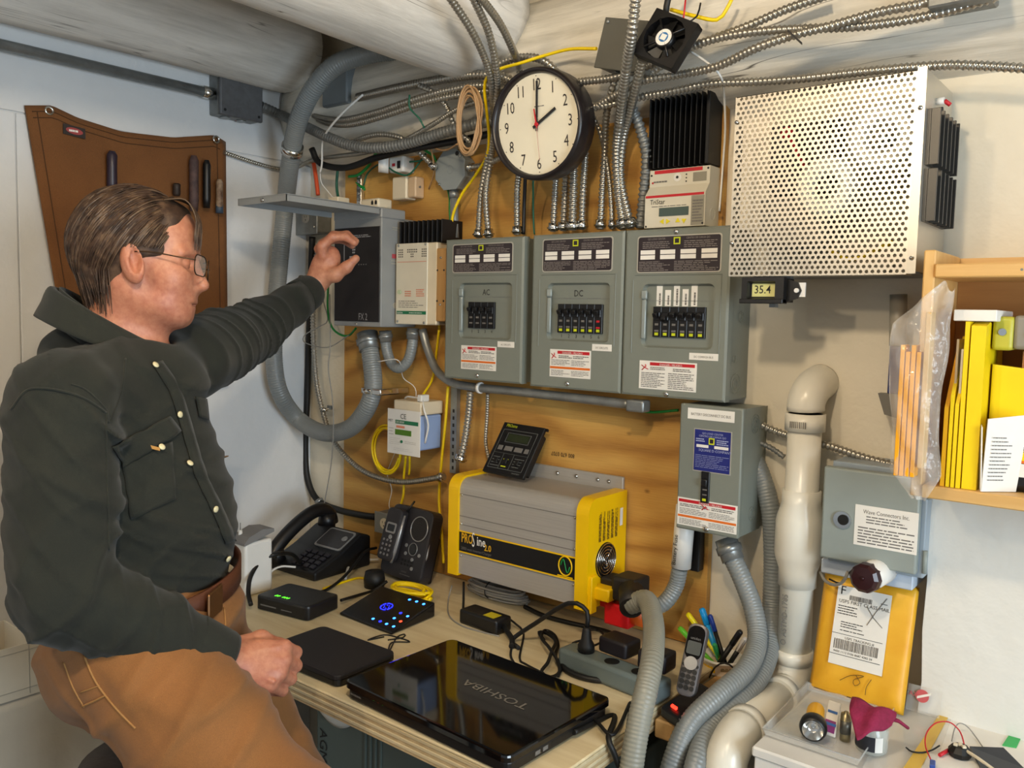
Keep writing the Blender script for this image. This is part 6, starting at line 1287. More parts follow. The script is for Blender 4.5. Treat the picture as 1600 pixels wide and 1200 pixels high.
# ------------------------------------------------------------------ grey control box with card
F = Face((1.646, -0.125, 1.119), UX, UZ, 0.164, 0.169)
T = Thing('control_box', 'pale grey control box with a printed card and round button', 'control box', (1.73, -0.01, 1.119))
m_cb = mat('box_bluegrey', '#8f9894', 0.42)
mb = MB(); mb.box(1.655, 1.818, -0.105, -0.002, 1.110, 1.297, 0.003, 2); T.part('enclosure', mb, mat('box_side_blue', '#93a0ab', 0.45))
mb = MB(); F.box(mb, 0, 1, 0, 1, -0.019, 0, 0.004, 2); door = T.part('door', mb, m_cb)
mb = MB(); F.box(mb, 0.36, 1.0, 0.36, 0.79, 0, 0.0008); cardp = T.part('card', mb, m_paper)
mb = MB(); F.text(mb, 'Wave Connectors Inc.', 0.68, 0.445, 0.0105, 'CENTER', 0.0012, 0.8); F.lines(mb, 0.48, 0.90, 0.46, 0.55, 3, 0.0012, 3, 0.4); F.lines(mb, 0.40, 0.97, 0.58, 0.77, 6, 0.0012, 6, 0.4); T.part('lettering', mb, m_inkg, cardp)
mb = MB(); F.disc(mb, 0.23, 0.55, 0.0155, 0, 0.004, 26); bt = T.part('button_ring', mb, m_chrome)
mb = MB(); F.disc(mb, 0.245, 0.545, 0.0095, 0.004, 0.006, 20); T.part('button', mb, m_dark, bt)
for z in (1.14, 1.27): mb = MB(); mb.cyl((1.8195, -0.105, z-0.02), (1.8195, -0.105, z+0.02), 0.004, seg=10); T.part('hinge', mb, m_cb)
mb = MB(); mb.box(1.64, 1.80, -0.095, -0.004, 1.082, 1.1095, 0.002); T.part('lower_case', mb, mat('lower_blue', '#b9c6d6', 0.45))
c = W(1352, 903, 0.16)
T = Thing('buzzer', 'dark red-brown round buzzer with white collar under the grey control box', 'buzzer', c)
mb = MB(); mb.cyl(c+V(0.012, 0.065, 0.004), c+V(0.003, 0.006, 0.0), 0.0245, seg=24); T.part('collar', mb, m_white)
mb = MB(); mb.lathe([(0.026, -0.016), (0.027, -0.004), (0.0255, 0.006), (0.02, 0.011), (0.004, 0.012), (0.0, 0.013)], c, unit(V(-0.12, -1, 0.05)), 10, smooth=False); T.part('cap', mb, mat('buzzer_maroon', '#2d0d12', 0.3))
mb = MB(); mb.ball(c+V(-0.001, -0.013, 0.002), 0.003, 8, 6); T.part('nub', mb, MATS['buzzer_maroon'])
wire('grey_wire', 'grey wires hooking from the control box round the white pipe', 'wire', [(1325, 893, 0.12), (1318, 908, 0.12), (1305, 914, 0.11), (1290, 908, 0.10), (1282, 894, 0.08)], 0.003, m_greyw)
wire('black_wire', 'black wire from the buzzer to the left under the control box', 'wire', [(1335, 888, 0.13), (1322, 900, 0.115), (1312, 911, 0.105), (1296, 905, 0.09)], 0.0018, m_dark)
armored('armoured cable running behind the white pipe to the grey control box', [(1180, 660, 0.03), (1215, 675, 0.03), (1260, 688, 0.03), (1300, 698, 0.035), (1350, 715, 0.05), (1405, 730, 0.06), (1440, 745, 0.06)], 0.0085)
armored('short armoured stub behind the right side of the disconnect box', [(1183, 690, 0.03), (1205, 700, 0.03), (1225, 714, 0.03)], 0.006, m_dull)
# ------------------------------------------------------------------ yellow padded envelope
DZ = 0.862
F = PF(V(1.640, -0.115, DZ+0.003), V(1.795, -0.115, DZ+0.003), V(1.634, -0.055, 1.075)); F = Face(F.o, F.u, F.v, 0.165, 0.222)
T = Thing('padded_envelope', 'golden padded mailing envelope with white address label leaning on the wall', 'envelope', F.p(0.5, 1))
m_env = mat('envelope_gold', '#dfa018', 0.45, c2='#e8b02a', vs_=14)
def envf(side):
    def fn(u, v):
        e = min(u, 1-u, v, 1-v); puff = 0.011*(1-math.exp(-e*14))+0.0012*math.sin(18*u+5*v)*(1 if e > 0.03 else 0)
        return F.p(u, v, 0.012+side*puff)
    return fn
mb = MB(); mb.surf(envf(1), 24, 30).surf(envf(-1), 24, 30); bmesh.ops.remove_doubles(mb.b, verts=mb.b.verts, dist=1e-5); bmesh.ops.recalc_face_normals(mb.b, faces=mb.b.faces); env = T.part('envelope', mb, m_env)
G = Face(F.p(0.19, 0.745, 0.0262), F.u, F.v, F.w*0.57, F.h*0.64)
mb = MB(); G.box(mb, 0, 1, 0, 1, -0.0008, 0.0); lb = T.part('address_label', mb, m_paper)
mb = MB(); G.text(mb, 'F', 0.05, 0.11, 0.022, 'LEFT', 0.0005); G.text(mb, 'USPS FIRST CLASS MAIL', 0.05, 0.215, 0.0088, 'LEFT', 0.0005, 0.98)
G.quad(mb, 0.0, 0.94, 0.605, 0.611); G.quad(mb, 0.0, 0.94, 0.865, 0.872); G.quad(mb, 0.82, 0.94, 0.125, 0.133); G.text(mb, 'USPS TRACKING #', 0.25, 0.665, 0.0062, 'LEFT', 0.0005); G.text(mb, '9400 1112 0106 8687 4282 24', 0.07, 0.845, 0.0055, 'LEFT', 0.0005)
G.lines(mb, 0.05, 0.42, 0.24, 0.37, 4, 0.0005, 4, 0.35); G.lines(mb, 0.14, 0.55, 0.44, 0.53, 3, 0.0005, 6, 0.35); G.lines(mb, 0.14, 0.82, 0.55, 0.57, 1, 0.0005, 8, 0.5); T.part('lettering', mb, m_ink, lb)
mb = MB(); rg = random.Random(2); x = 0.06
while x < 0.88: wv = 0.006+rg.random()*0.012; G.quad(mb, x, x+wv, 0.675, 0.80); x += wv+0.006+rg.random()*0.010
x = 0.24
while x < 0.66: wv = 0.005+rg.random()*0.01; G.quad(mb, x, x+wv, 0.105, 0.165); x += wv+0.005+rg.random()*0.006
T.part('barcode', mb, mat('barcode_ink', '#55524f', 0.6), lb)
mb = MB(); mb.sweep([G.p(0.92, 0.05, 0.0008), G.p(0.75, 0.25, 0.0008), G.p(0.62, 0.43, 0.0008)], 0.0006, 4).sweep([G.p(0.58, 0.20, 0.0008), G.p(0.72, 0.32, 0.0008), G.p(0.9, 0.42, 0.0008)], 0.0006, 4); T.part('pen_cross', mb, m_inkg, lb)
mb = MB(); mb.sweep(spline([F.p(0.34, 0.86, 0.0258), F.p(0.45, 0.80, 0.0258), F.p(0.58, 0.78, 0.0258), F.p(0.48, 0.83, 0.0258), F.p(0.5, 0.87, 0.0258), F.p(0.55, 0.84, 0.0258), F.p(0.50, 0.79, 0.0258)], 0.004), 0.0006, 4).sweep(spline([F.p(0.66, 0.79, 0.0258), F.p(0.62, 0.86, 0.0258), F.p(0.62, 0.92, 0.0258)], 0.004), 0.0006, 4); T.part('pen_scribble', mb, mat('pen_brown', '#6b4a12', 0.6), env)
mb = MB()
for a in (0.06, 0.42, 0.78): F.lines(mb, a, a+0.16, 0.955, 0.985, 2, 0.0155, int(a*50)+1, 0.4)
T.part('flap_print', mb, m_ink, env)

# ------------------------------------------------------------------ wooden wall shelf
m_pine = m_wood('shelf_pine', '#cfa05c', '#e0b878', 0, 0.5); m_pinez = m_wood('shelf_pine_upright', '#cfa05c', '#deb471', 2, 0.5)
SX0 = 1.822; SD = 0.255; SZB = 1.292; SZT = W(1437, 413, SD)[2]
T = Thing('wall_shelf', 'pine wall shelf unit holding folders and a charger', 'shelf', (2.1, -0.076, SZB))
zt0 = W(1437, 434, SD)[2]
T.part('side_panel', MB().box(SX0, SX0+0.017, -SD+0.005, -0.0765, SZB-0.012, SZT+0.022, 0.002), m_pinez)
T.part('upper_board', MB().box(SX0+0.0175, 2.75, -SD, -0.0765, zt0, SZT, 0.002), m_pine)
T.part('lower_board', MB().box(SX0+0.0175, 2.75, -SD, -0.0765, SZB-0.012, SZB+0.008, 0.002), m_pine)
T.part('back_panel', MB().box(SX0+0.0175, 2.75, -0.084, -0.0765, SZB+0.008, zt0), m_wood('shelf_back', '#a8733c', '#b98448', 0))
T.part('side_panel', MB().box(2.7505, 2.767, -SD+0.005, -0.0765, SZB-0.012, SZT+0.022, 0.002), m_pinez)
mb = MB(); mb.cyl((1.955, -SD-0.0005, (SZT+zt0)/2), (1.955, -SD+0.002, (SZT+zt0)/2), 0.002, seg=8); T.part('nail', mb, m_dull)
T.part('mounting_cleat', MB().box(SX0, 2.767, -0.076, -0.0005, SZT-0.04, SZT+0.02), m_pine)
sz = SZB+0.0085
# yellow folders
m_fold = mat('folder_yellow', '#f4d400', 0.5); m_foldo = mat('folder_orange', '#eeb110', 0.5)
FX = W(1478, 640, 0.235)[0]
ztop = W(1500, 490, 0.235)[2]
for k, (dx, yf, zt_, th, lab, mm) in enumerate((
        (0.000, -0.245, ztop-0.055, 0.007, 'leftmost standing yellow folder beside the plastic bag', m_foldo), (0.008, -0.246, ztop-0.035, 0.006, 'second standing yellow folder with cut-out front', m_fold),
        (0.015, -0.247, ztop-0.050, 0.006, 'third standing yellow folder with a white sheet inside', m_fold), (0.022, -0.247, ztop-0.012, 0.007, 'fourth standing yellow folder with white top edge', m_fold),
        (0.030, -0.245, ztop-0.012, 0.020, 'thick right-hand yellow envelope with a sloping corner', m_fold))):
    T = Thing('folder', lab, 'folder', (FX+dx, -0.16, sz), group='yellow folders on the shelf')
    if k < 4:
        mb = MB(); mb.prism([(-0.085, sz), (yf, sz), (yf, zt_-0.09 if k < 3 else zt_), (yf+0.06, zt_), (-0.085, zt_)], (FX+dx, 0, 0), UY, UZ, 0, th*0.85)
    else:
        mb = MB(); mb.prism([(-0.085, sz), (yf, sz), (yf, zt_-0.006), (yf+0.03, zt_), (-0.10, zt_-0.02), (-0.085, zt_-0.09)], (FX+dx, 0, 0), UY, UZ, 0, th)
    bmesh.ops.recalc_face_normals(mb.b, faces=mb.b.faces); T.part('cover', mb, mm)
    if k in (1, 2):
        mb = MB(); mb.box(FX+dx+0.001, FX+dx+th*0.7, yf+0.012, -0.09, zt_-0.09, zt_-0.004); T.part('inner_sheets', mb, m_paper if k == 2 else m_ivory)
solo('envelope', 'white envelope strip lying across the tops of the yellow folders', 'envelope', MB().box(FX+0.004, FX+0.062, -0.243, -0.10, ztop-0.011, ztop+0.006, 0.001), m_paper)
# leaning yellow envelope behind and white leaflets
c0 = W(1540, 560, 0.20)
solo('envelope', 'broad yellow envelope leaning behind the folded leaflet', 'envelope', MB().prism([(0, 0), (0.092, 0), (0.098, 0.10), (0.088, 0.145), (0.05, 0.185), (0.0, 0.19)], (FX+0.053, -0.185, sz), UX, UZ, 0, 0.012, 0.002), m_fold)
T = Thing('leaflet', 'folded white printed leaflet standing in front of the yellow folders', 'leaflet', (FX+0.055, -0.24, sz))
a0 = V(FX+0.058, -0.252, sz+0.0005); aL = V(FX+0.046, -0.205, sz+0.0005); aR = V(FX+0.098, -0.215, sz+0.0005)
for e, hgt, lean, nm in ((aL, 0.105, V(-0.005, 0.0, 0), 'page'), (aR, 0.118, V(0.012, 0, 0), 'page')):
    mb = MB(); n_ = unit(np.cross(e-a0, UZ))*0.0008; q = [a0, e, e+UZ*hgt+lean, a0+UZ*(hgt-0.008)+V(-0.004 if e is aL else 0.003, 0, 0)]
    mb.raw([p-n_ for p in q]+[p+n_ for p in q], [(0, 1, 2, 3), (7, 6, 5, 4), (0, 4, 5, 1), (1, 5, 6, 2), (2, 6, 7, 3), (3, 7, 4, 0)]); bmesh.ops.recalc_face_normals(mb.b, faces=mb.b.faces); T.part(nm, mb, m_paper)
G = Face(a0+UZ*0.0, unit(aR-a0), unit(UZ*0.114+V(0.0075, 0, 0)), np.linalg.norm(aR-a0), 0.10); mb = MB(); G.lines(mb, 0.12, 0.7, 0.15, 0.85, 12, 0.0012, 8, 0.25); T.part('fine_print', mb, m_inkg)
# plastic bag with folders
t = NT('clear_plastic'); t.base('#e9e4dc'); t.set(Roughness=0.12, Alpha=0.24, Specular_IOR_Level=0.9); t.bump(t.noise(t.coords(), 26, 3), 0.5, 0.02); m_bag = t.m
bx0 = 1.800; bz0, bz1 = W(1430, 780, 0.29)[2], W(1475, 447, 0.29)[2]
T = Thing('plastic_bag', 'clear plastic bag of yellow folders hanging off the shelf end', 'bag', (1.83, -0.27, bz0))
def bagf(side):
    def fn(u, v):
        z = bz0+(bz1-bz0)*v
        taper = 1.0
        xl, xr = bx0-0.004+0.006*math.sin(7*v), bx0+0.070+0.004*math.sin(9*v+1)
        if v < 0.12: xl += (0.12-v)*0.32; xr -= (0.12-v)*0.16
        if v > 0.83: xl += (v-0.83)*0.33; xr += (v-0.83)*0.05
        e = min(u, 1-u, v*1.2, (1-v)*1.4); puff = 0.022*(1-math.exp(-e*7))
        return V(xl+(xr-xl)*u, -0.290+side*puff+0.003*math.sin(23*v+11*u), z+0.008*math.sin(6*u)*(v > 0.9))
    return fn
mb = MB(); mb.surf(bagf(-1), 18, 40).surf(bagf(1), 18, 40); bmesh.ops.remove_doubles(mb.b, verts=mb.b.verts, dist=1e-5); T.part('film', mb, m_bag)
for k in range(4): solo('folder', ('first', 'second', 'third', 'fourth')[k]+' yellow folder from the left inside the clear plastic bag', 'folder', MB().box(bx0+0.010+0.0075*k, bx0+0.016+0.0075*k, -0.305+0.001*k, -0.278, bz0+0.035, bz0+0.235-0.01*(k % 2), 0.0006), mat('bag_folder_%d' % k, '#f5ab00', 0.5), None, 'yellow folders in the bag')
solo('folder', 'pale tan folder standing in the clear plastic bag', 'folder', MB().box(bx0+0.042, bx0+0.050, -0.303, -0.278, bz0+0.05, bz0+0.285, 0.001), mat('folder_tan', '#d6b37a', 0.5))
# drill battery charger and grey-lime case
p0 = W(1548, 768, 0.21)
T = Thing('battery_charger', 'black tool charger with yellow label on the lower shelf', 'charger', (p0[0]+0.06, -0.16, sz))
x0 = p0[0]+0.010; zt_ = W(1560, 680, 0.215)[2]
mb = MB(); mb.box(x0, x0+0.15, -0.215, -0.10, sz+0.0005, zt_, 0.010, 2); T.part('body', mb, m_black)
mb = MB(); mb.lathe([(0.03, 0), (0.03, 0.012), (0.022, 0.02), (0, 0.022)], (x0+0.06, -0.16, zt_), UZ, 18); T.part('socket', mb, m_dark)
G = Face((x0+0.016, -0.2152, zt_-0.035), UX, UZ, 0.10, 0.026); mb = MB(); G.box(mb, 0, 1, 0, 1, 0, 0.0006); l = T.part('yellow_label', mb, m_fold)
mb = MB(); G.text(mb, 'DeWALT', 0.03, 0.40, 0.0115, 'LEFT', 0.001, 1.05, 0.01); G.lines(mb, 0.04, 0.3, 0.45, 0.52, 1, 0.001, 2); G.lines(mb, 0.2, 0.5, 0.62, 0.9, 2, 0.001, 5); T.part('lettering', mb, m_ink, l)
mb = MB(); mb.box(x0+0.016, x0+0.116, -0.2158, -0.2152, zt_-0.039, zt_-0.035); T.part('red_stripe', mb, m_orange)
mb = MB(); mb.box(x0+0.010, x0+0.14, -0.2160, -0.2152, zt_-0.060, zt_-0.040); T.part('white_label', mb, m_paper)
T = Thing('tool_battery', 'dark tool with hose lying behind the battery charger', 'tool', (x0+0.03, -0.11, zt_))
mb = MB(); mb.tube([V(x0+0.0, -0.185, zt_+0.004), V(x0+0.015, -0.18, zt_+0.028), V(x0+0.03, -0.17, zt_+0.04), V(x0+0.05, -0.16, zt_+0.036), V(x0+0.09, -0.15, zt_+0.025)], 0.011); T.part('body', mb, m_dark)
mb = MB(); mb.tube([V(x0+0.01, -0.19, zt_+0.014), V(x0+0.04, -0.187, zt_+0.03), V(x0+0.08, -0.18, zt_+0.045)], 0.006); T.part('hose', mb, mat('hose_brown', '#3a1d16', 0.5))
gx = W(1550, 520, 0.21)[0]; gz0, gz1 = W(1552, 545, 0.21)[2], W(1552, 492, 0.21)[2]
T = Thing('meter_case', 'grey case with lime green end resting on the folders', 'case', (gx+0.05, -0.2, gz0))
mb = MB(); mb.box(gx+0.028, gx+0.18, -0.208, -0.13, gz0, gz1, 0.006, 2); T.part('body', mb, mat('case_grey', '#8b867c', 0.45))
mb = MB(); mb.box(gx, gx+0.0285, -0.21, -0.128, gz0-0.002, gz1-0.002, 0.006, 2); b = T.part('lime_end', mb, mat('case_lime', '#b9b43c', 0.45))
mb = MB(); mb.cyl((gx+0.014, -0.21, (gz0+gz1)/2), (gx+0.014, -0.212, (gz0+gz1)/2), 0.0055, seg=14); T.part('screw', mb, m_chrome, b)
mb = MB(); mb.cyl((gx+0.052, -0.208, (gz0+gz1)/2-0.004), (gx+0.052, -0.2105, (gz0+gz1)/2-0.004), 0.008, seg=14); T.part('knob', mb, m_white)
solo('case_support', 'dark wooden block holding up the grey case on the shelf', 'block', MB().box(gx+0.04, gx+0.17, -0.19, -0.13, sz+0.0005, gz0-0.0025), m_wood('dark_block', '#8a5a2c', '#a06c38', 0))
# ------------------------------------------------------------------ hanging tool with blue handle beside the shelf
c = W(1400, 500, 0.05)
T = Thing('scraper', 'hanging tool with grey tube, dark blue grip and grey foot beside the shelf', 'tool', W(1395, 640, 0.05))
a = W(1404, 460, 0.05); b_ = W(1403, 540, 0.05); e_ = W(1398, 615, 0.05)
mb = MB(); mb.cyl(a, b_, 0.0145, seg=18); T.part('tube', mb, mat('tube_grey', '#a09a8c', 0.4))
mb = MB(); mb.box(b_[0]-0.0115, b_[0]+0.0105, -0.061, -0.039, e_[2], b_[2], 0.003, 2); T.part('blue_grip', mb, mat('grip_navy', '#1b2a66', 0.45))
mb = MB(); mb.prism([(-0.025, 0), (0.02, 0), (0.02, -0.045), (-0.012, -0.038)], (e_[0], -0.045, e_[2]), UX, UZ, 0, 0.02); bmesh.ops.recalc_face_normals(mb.b, faces=mb.b.faces); T.part('foot', mb, mat('foot_grey', '#6e6b62', 0.5))
# ------------------------------------------------------------------ right-hand desk and what lies on it
T = Thing('white_cabinet', 'white cabinet top in the lower right corner', 'cabinet', (2.0, -0.28, 0))
cx0 = ZT(1172, 1168, DZ)[0]
cx0 = 1.640; cy0 = -0.39
T.part('carcass', MB().box(cx0+0.004, 2.9, cy0+0.004, -0.0765, 0.0005, DZ-0.019, 0.002), mat('cabinet_white', '#dcdad4', 0.45))
T.part('side_filler', MB().box(cx0+0.004, e0[0]-0.006, -0.0763, -0.002, 0.0005, DZ-0.019), MATS['cabinet_white'])
T.part('top', MB().box(cx0, 2.9, cy0, -0.0765, DZ-0.0185, DZ-0.001, 0.003).box(cx0, e0[0]-0.006, -0.077, -0.002, DZ-0.0185, DZ-0.001), MATS['cabinet_white'])
def sheet(name, label, cat, px4, m, z, th=0.0012, r=0.0):
    P = [ZT(x, y, z+th) for x, y in px4]
    mb = MB(); mb.raw([V(p[0], p[1], z) for p in P]+[V(p[0], p[1], z+th) for p in P], [(3, 2, 1, 0), (4, 5, 6, 7), (0, 1, 5, 4), (1, 2, 6, 5), (2, 3, 7, 6), (3, 0, 4, 7)]); bmesh.ops.recalc_face_normals(mb.b, faces=mb.b.faces)
    return solo(name, label, cat, mb, m)
# transparent tray
t = NT('clear_tray'); t.base('#e8e6df'); t.set(Roughness=0.08, Alpha=0.30, Specular_IOR_Level=0.8); m_tray = t.m
sheet('leaflet', 'pale blue and grey leaflet lying under the flashlight', 'leaflet', [(1205, 1140), (1300, 1168), (1330, 1115), (1262, 1090)], mat('leaflet_blue', '#a9b5ba', 0.5, c2='#cfd3cf', vs_=30), DZ)
T = Thing('plastic_tray', 'shallow clear plastic tray on the white cabinet', 'tray', ZT(1300, 1150, DZ))
Pt = [ZT(1196, 1148, DZ+0.004), ZT(1340, 1196, DZ+0.004), ZT(1420, 1115, DZ+0.004), ZT(1262, 1078, DZ+0.004)]
Pt[2] = Pt[1]+Pt[3]-Pt[0]
mb = MB(); cpt_ = sum(Pt)/4; outer = [p+(p-cpt_)*0.05+UZ*0.012 for p in Pt]
mb.raw(Pt+outer, [(0, 1, 2, 3)]+[(i, (i+1) % 4, 4+(i+1) % 4, 4+i) for i in range(4)]); o = T.part('tray', mb, m_tray); md = o.modifiers.new('t', 'SOLIDIFY'); md.thickness = 0.0012
mb = MB(); mb.sweep(outer, 0.0018, 6, True, True); T.part('rim', mb, m_tray)
# flashlight
t = NT('torch_lens'); t.base('#f2f2f0'); t.set(Roughness=0.03, Alpha=0.10); m_lensf = t.m
zb = DZ+0.006
hd = ZT(1270, 1140, zb+0.022); tl = ZT(1277, 1102, zb+0.018); ax = unit(tl-hd); ax = unit(V(ax[0], ax[1], 0.02))
tl = hd+ax*0.085
T = Thing('flashlight', 'yellow flashlight with black head and chrome reflector facing out', 'flashlight', V(hd[0], hd[1], zb))
mb = MB(); mb.lathe([(0.0165, -0.0042), (0.0175, -0.0042), (0.0205, 0.0), (0.022, 0.006), (0.021, 0.018), (0.014, 0.028)], hd, ax, 28, cap=False); T.part('head', mb, m_black)
mb = MB(); mb.lathe([(0.0, 0.006), (0.003, 0.008), (0.004, 0.014), (0.010, 0.007), (0.0165, -0.0035)], hd, ax, 28, cap=False); T.part('reflector', mb, m_chrome)
mb = MB(); mb.lathe([(0.0165, -0.0036), (0.0, -0.0040)], hd, ax, 28, cap=False); T.part('lens', mb, m_lensf)
mb = MB(); mb.lathe([(0.014, 0.026), (0.0145, 0.030), (0.0145, 0.068), (0.0135, 0.074), (0.0, 0.076)], hd, ax, 24); T.part('barrel', mb, mat('torch_yellow', '#f0b414', 0.38))
# playing-card sized box, battery, jar with rag
T = Thing('battery_pack', 'white battery package with blue and purple print beside the flashlight', 'package', ZT(1300, 1150, zb))
F = PF(ZT(1285, 1146, zb), ZT(1304, 1153, zb), ZT(1290, 1146, zb)+V(0.002, 0.014, 0.052)); mb = MB(); F.box(mb, 0, 1.0, 0, 1, -0.004, 0, 0.001); T.part('card', mb, m_paper)
mb = MB(); F.box(mb, 0.05, 0.9, 0.55, 0.9, 0, 0.0006); T.part('purple_print', mb, mat('pack_purple', '#8a3a78', 0.5)); mb = MB(); F.box(mb, 0.05, 0.95, 0.62, 0.70, 0.0004, 0.001).obox(F.p(0.5, 0.3, 0.0006), F.u, F.v, F.n, 0.008, 0.002, 0.0004); T.part('blue_print', mb, mat('pack_blue', '#3a6ab0', 0.5))
p = ZT(1320, 1156, zb); T = Thing('battery_cell', 'small standing metal battery between package and jar', 'battery', p)
mb = MB(); mb.lathe([(0.0085, 0), (0.0085, 0.012), (0.0085, 0.044), (0.0035, 0.045), (0.0035, 0.048), (0, 0.048)], p, UZ, 18); T.part('case', mb, mat('cell_bronze', '#8f8566', 0.3, 0.7))
mb = MB(); mb.cyl(p+UZ*0.012, p+UZ*0.034, 0.0088, seg=18); T.part('wrapper', mb, mat('cell_dark', '#5c5a52', 0.4, 0.5))
p = ZT(1361, 1172, zb-0.004); T = Thing('glass_jar', 'small glass jar with dark label holding wooden sticks', 'jar', p)
t = NT('jar_glass'); t.base('#e4e8e0'); t.set(Roughness=0.05, Alpha=0.35, Specular_IOR_Level=0.8); m_jar = t.m
mb = MB(); mb.lathe([(0.0, 0.001), (0.0225, 0.001), (0.0245, 0.005), (0.0245, 0.036), (0.021, 0.041), (0.021, 0.048), (0.0195, 0.048), (0.0195, 0.04), (0.0225, 0.034), (0.0225, 0.006), (0.0, 0.004)], p, UZ, 30, cap=False); T.part('glass', mb, m_jar)
mb = MB(); mb.surf(lambda u, v: p+V(0.0249*math.cos(-3.3+2.2*u), 0.0249*math.sin(-3.3+2.2*u), 0.008+0.024*v), 16, 3); T.part('dark_label', mb, mat('jar_label', '#1f222b', 0.4))
mb = MB(); mb.surf(lambda u, v: p+V(0.0249*math.cos(-1.09+0.5*u), 0.0249*math.sin(-1.09+0.5*u), 0.008+0.024*v), 8, 3); T.part('white_label', mb, m_paper)
mb = MB(); rg = random.Random(4)
for k in range(26):
    a = rg.uniform(0, 6.28); q = 0.017*math.sqrt(rg.random()); mb.cyl(p+V(q*math.cos(a), q*math.sin(a), 0.006), p+V(q*math.cos(a)*0.9, q*math.sin(a)*0.9, 0.052), 0.0013, seg=5)
o = T.part('wooden_sticks', mb, mat('stick_wood', '#d9c49a', 0.6)); o['kind'] = 'stuff'
# maroon rag draped over jar and battery
T = Thing('cleaning_cloth', 'maroon cloth draped over the jar in front of the envelope', 'cloth', p)
cA = [V(*ZT(1332, 1090, zb+0.085)), V(*ZT(1402, 1112, zb+0.072)), V(*ZT(1396, 1128, zb+0.056)), V(*ZT(1340, 1152, zb+0.052)), V(*ZT(1322, 1130, zb+0.058))]
TLc, TRc, BRc, BLc = ZT(1332, 1090, zb+0.075), ZT(1401, 1114, zb+0.066), ZT(1392, 1134, zb+0.052), ZT(1340, 1154, zb+0.047)
mid = ZT(1322, 1128, zb+0.055)
def rag(u, v):
    left = TLc*(1-v)**2+mid*2*v*(1-v)*1.0+BLc*v*v; right = TRc*(1-v)+BRc*v
    q = left*(1-u)+right*u; return q+UZ*(0.012*math.sin(PI*u)*math.sin(PI*v)+0.003*math.sin(9*u+4*v))-UY*0.004*math.sin(7*v+3*u)
mb = MB(); mb.surf(rag, 20, 16); m_rag = mat('rag_maroon', '#7d1338', 0.85, c2='#8f1c45', vs_=60, bump=0.4, bs=300); o = T.part('cloth', mb, m_rag); md = o.modifiers.new('t', 'SOLIDIFY'); md.thickness = 0.0018
a, b_ = ZT(1390, 1122, zb+0.058), ZT(1418, 1137, zb+0.04); mb = MB(); mb.sweep([a, a*0.5+b_*0.5+UZ*0.003, b_], [0.006, 0.005, 0.0045], 10, flat=0.6); T.part('twisted_corner', mb, m_rag)
# clear bag, prints and loose electronics at the right
sheet('plastic_bag', 'clear plastic bag printed with a red round mark beside the envelope', 'bag', [(1345, 1205), (1445, 1240), (1500, 1085), (1412, 1070)], m_tray, DZ+0.0005, 0.002)
F = PF(V(1.800, -0.09, DZ+0.004), V(1.855, -0.09, DZ+0.004), V(1.800, -0.078, 0.91)); T = Thing('plastic_sleeve', 'clear crumpled sleeve with red emblem standing against the wall', 'bag', F.p(0.5, 1))
mb = MB(); mb.surf(lambda u, v: F.p(u, v, 0.002*math.sin(12*u+3*v)+0.002), 12, 8); T.part('film', mb, m_tray)
mb = MB(); F.disc(mb, 0.45, 0.35, 0.011, 0.005, 0.0055, 22); em = T.part('red_emblem', mb, mat('emblem_red', '#c85a5e', 0.5))
mb = MB(); mb.obox(F.p(0.5, 0.32, 0.006), F.u+F.v*0.5, F.v, F.n, 0.012, 0.0022, 0.0002); T.part('emblem_band', mb, m_paper, em)
mb = MB(); F.text(mb, 'AX', 0.05, 0.42, 0.011, 'LEFT', 0.0055); T.part('lettering', mb, MATS['emblem_red'])
sheet('printed_sheet', 'sheet of printed paper under the loose wires', 'paper', [(1400, 1230), (1640, 1260), (1620, 1150), (1500, 1093)], m_paper, DZ)
sheet('yellow_strip', 'yellow paper strip along the edge of the printed sheet', 'paper', [(1408, 1205), (1432, 1212), (1486, 1112), (1473, 1108)], mat('strip_gold', '#d9b44a', 0.5), DZ+0.0026)
sheet('green_tape', 'bright green tape square on the printed sheet', 'tape', [(1566, 1164), (1588, 1168), (1600, 1143), (1582, 1140)], mat('tape_green', '#2fae58', 0.5), DZ+0.0016)
def dwire(label, L, r, m, name='lead_wire'):
    P = [ZT(q[0], q[1], DZ+0.004+(q[2] if len(q) > 2 else 0)) for q in L]; return solo(name, label, 'wire', MB().tube(P, r, 7, 0.004), m, P[0], 'loose leads on the desk')
dwire('red lead looping over the printed sheet', [(1454, 1186), (1446, 1165, 0.01), (1448, 1145, 0.02), (1462, 1130, 0.03), (1482, 1128, 0.03), (1496, 1138, 0.02), (1503, 1150, 0.012), (1508, 1170)], 0.0011, m_red)
dwire('thin grey lead arching over the loose electronics', [(1487, 1158), (1492, 1138, 0.01), (1500, 1130, 0.015), (1512, 1136, 0.01), (1525, 1152), (1536, 1168)], 0.0010, m_greyw)
dwire('black lead with bare tip lying on the clear bag', [(1416, 1168, 0.002), (1424, 1174, 0.002), (1440, 1176, 0.002), (1456, 1172, 0.003), (1468, 1165, 0.004)], 0.0014, m_dark)
dwire('white cable crossing the loose electronics', [(1508, 1172, 0.012), (1530, 1186, 0.012), (1555, 1204, 0.008)], 0.0026, m_ivory)
p = ZT(1500, 1172, DZ+0.012); T = Thing('circuit_lamp', 'small black electronic part with crystal pieces among the leads', 'electronics', V(p[0], p[1], DZ+0.003))
mb = MB(); mb.lathe([(0.016, 0.0), (0.018, 0.008), (0.012, 0.016), (0.0, 0.017)], V(p[0], p[1], DZ+0.003), UZ, 9, smooth=False); T.part('housing', mb, m_dark)
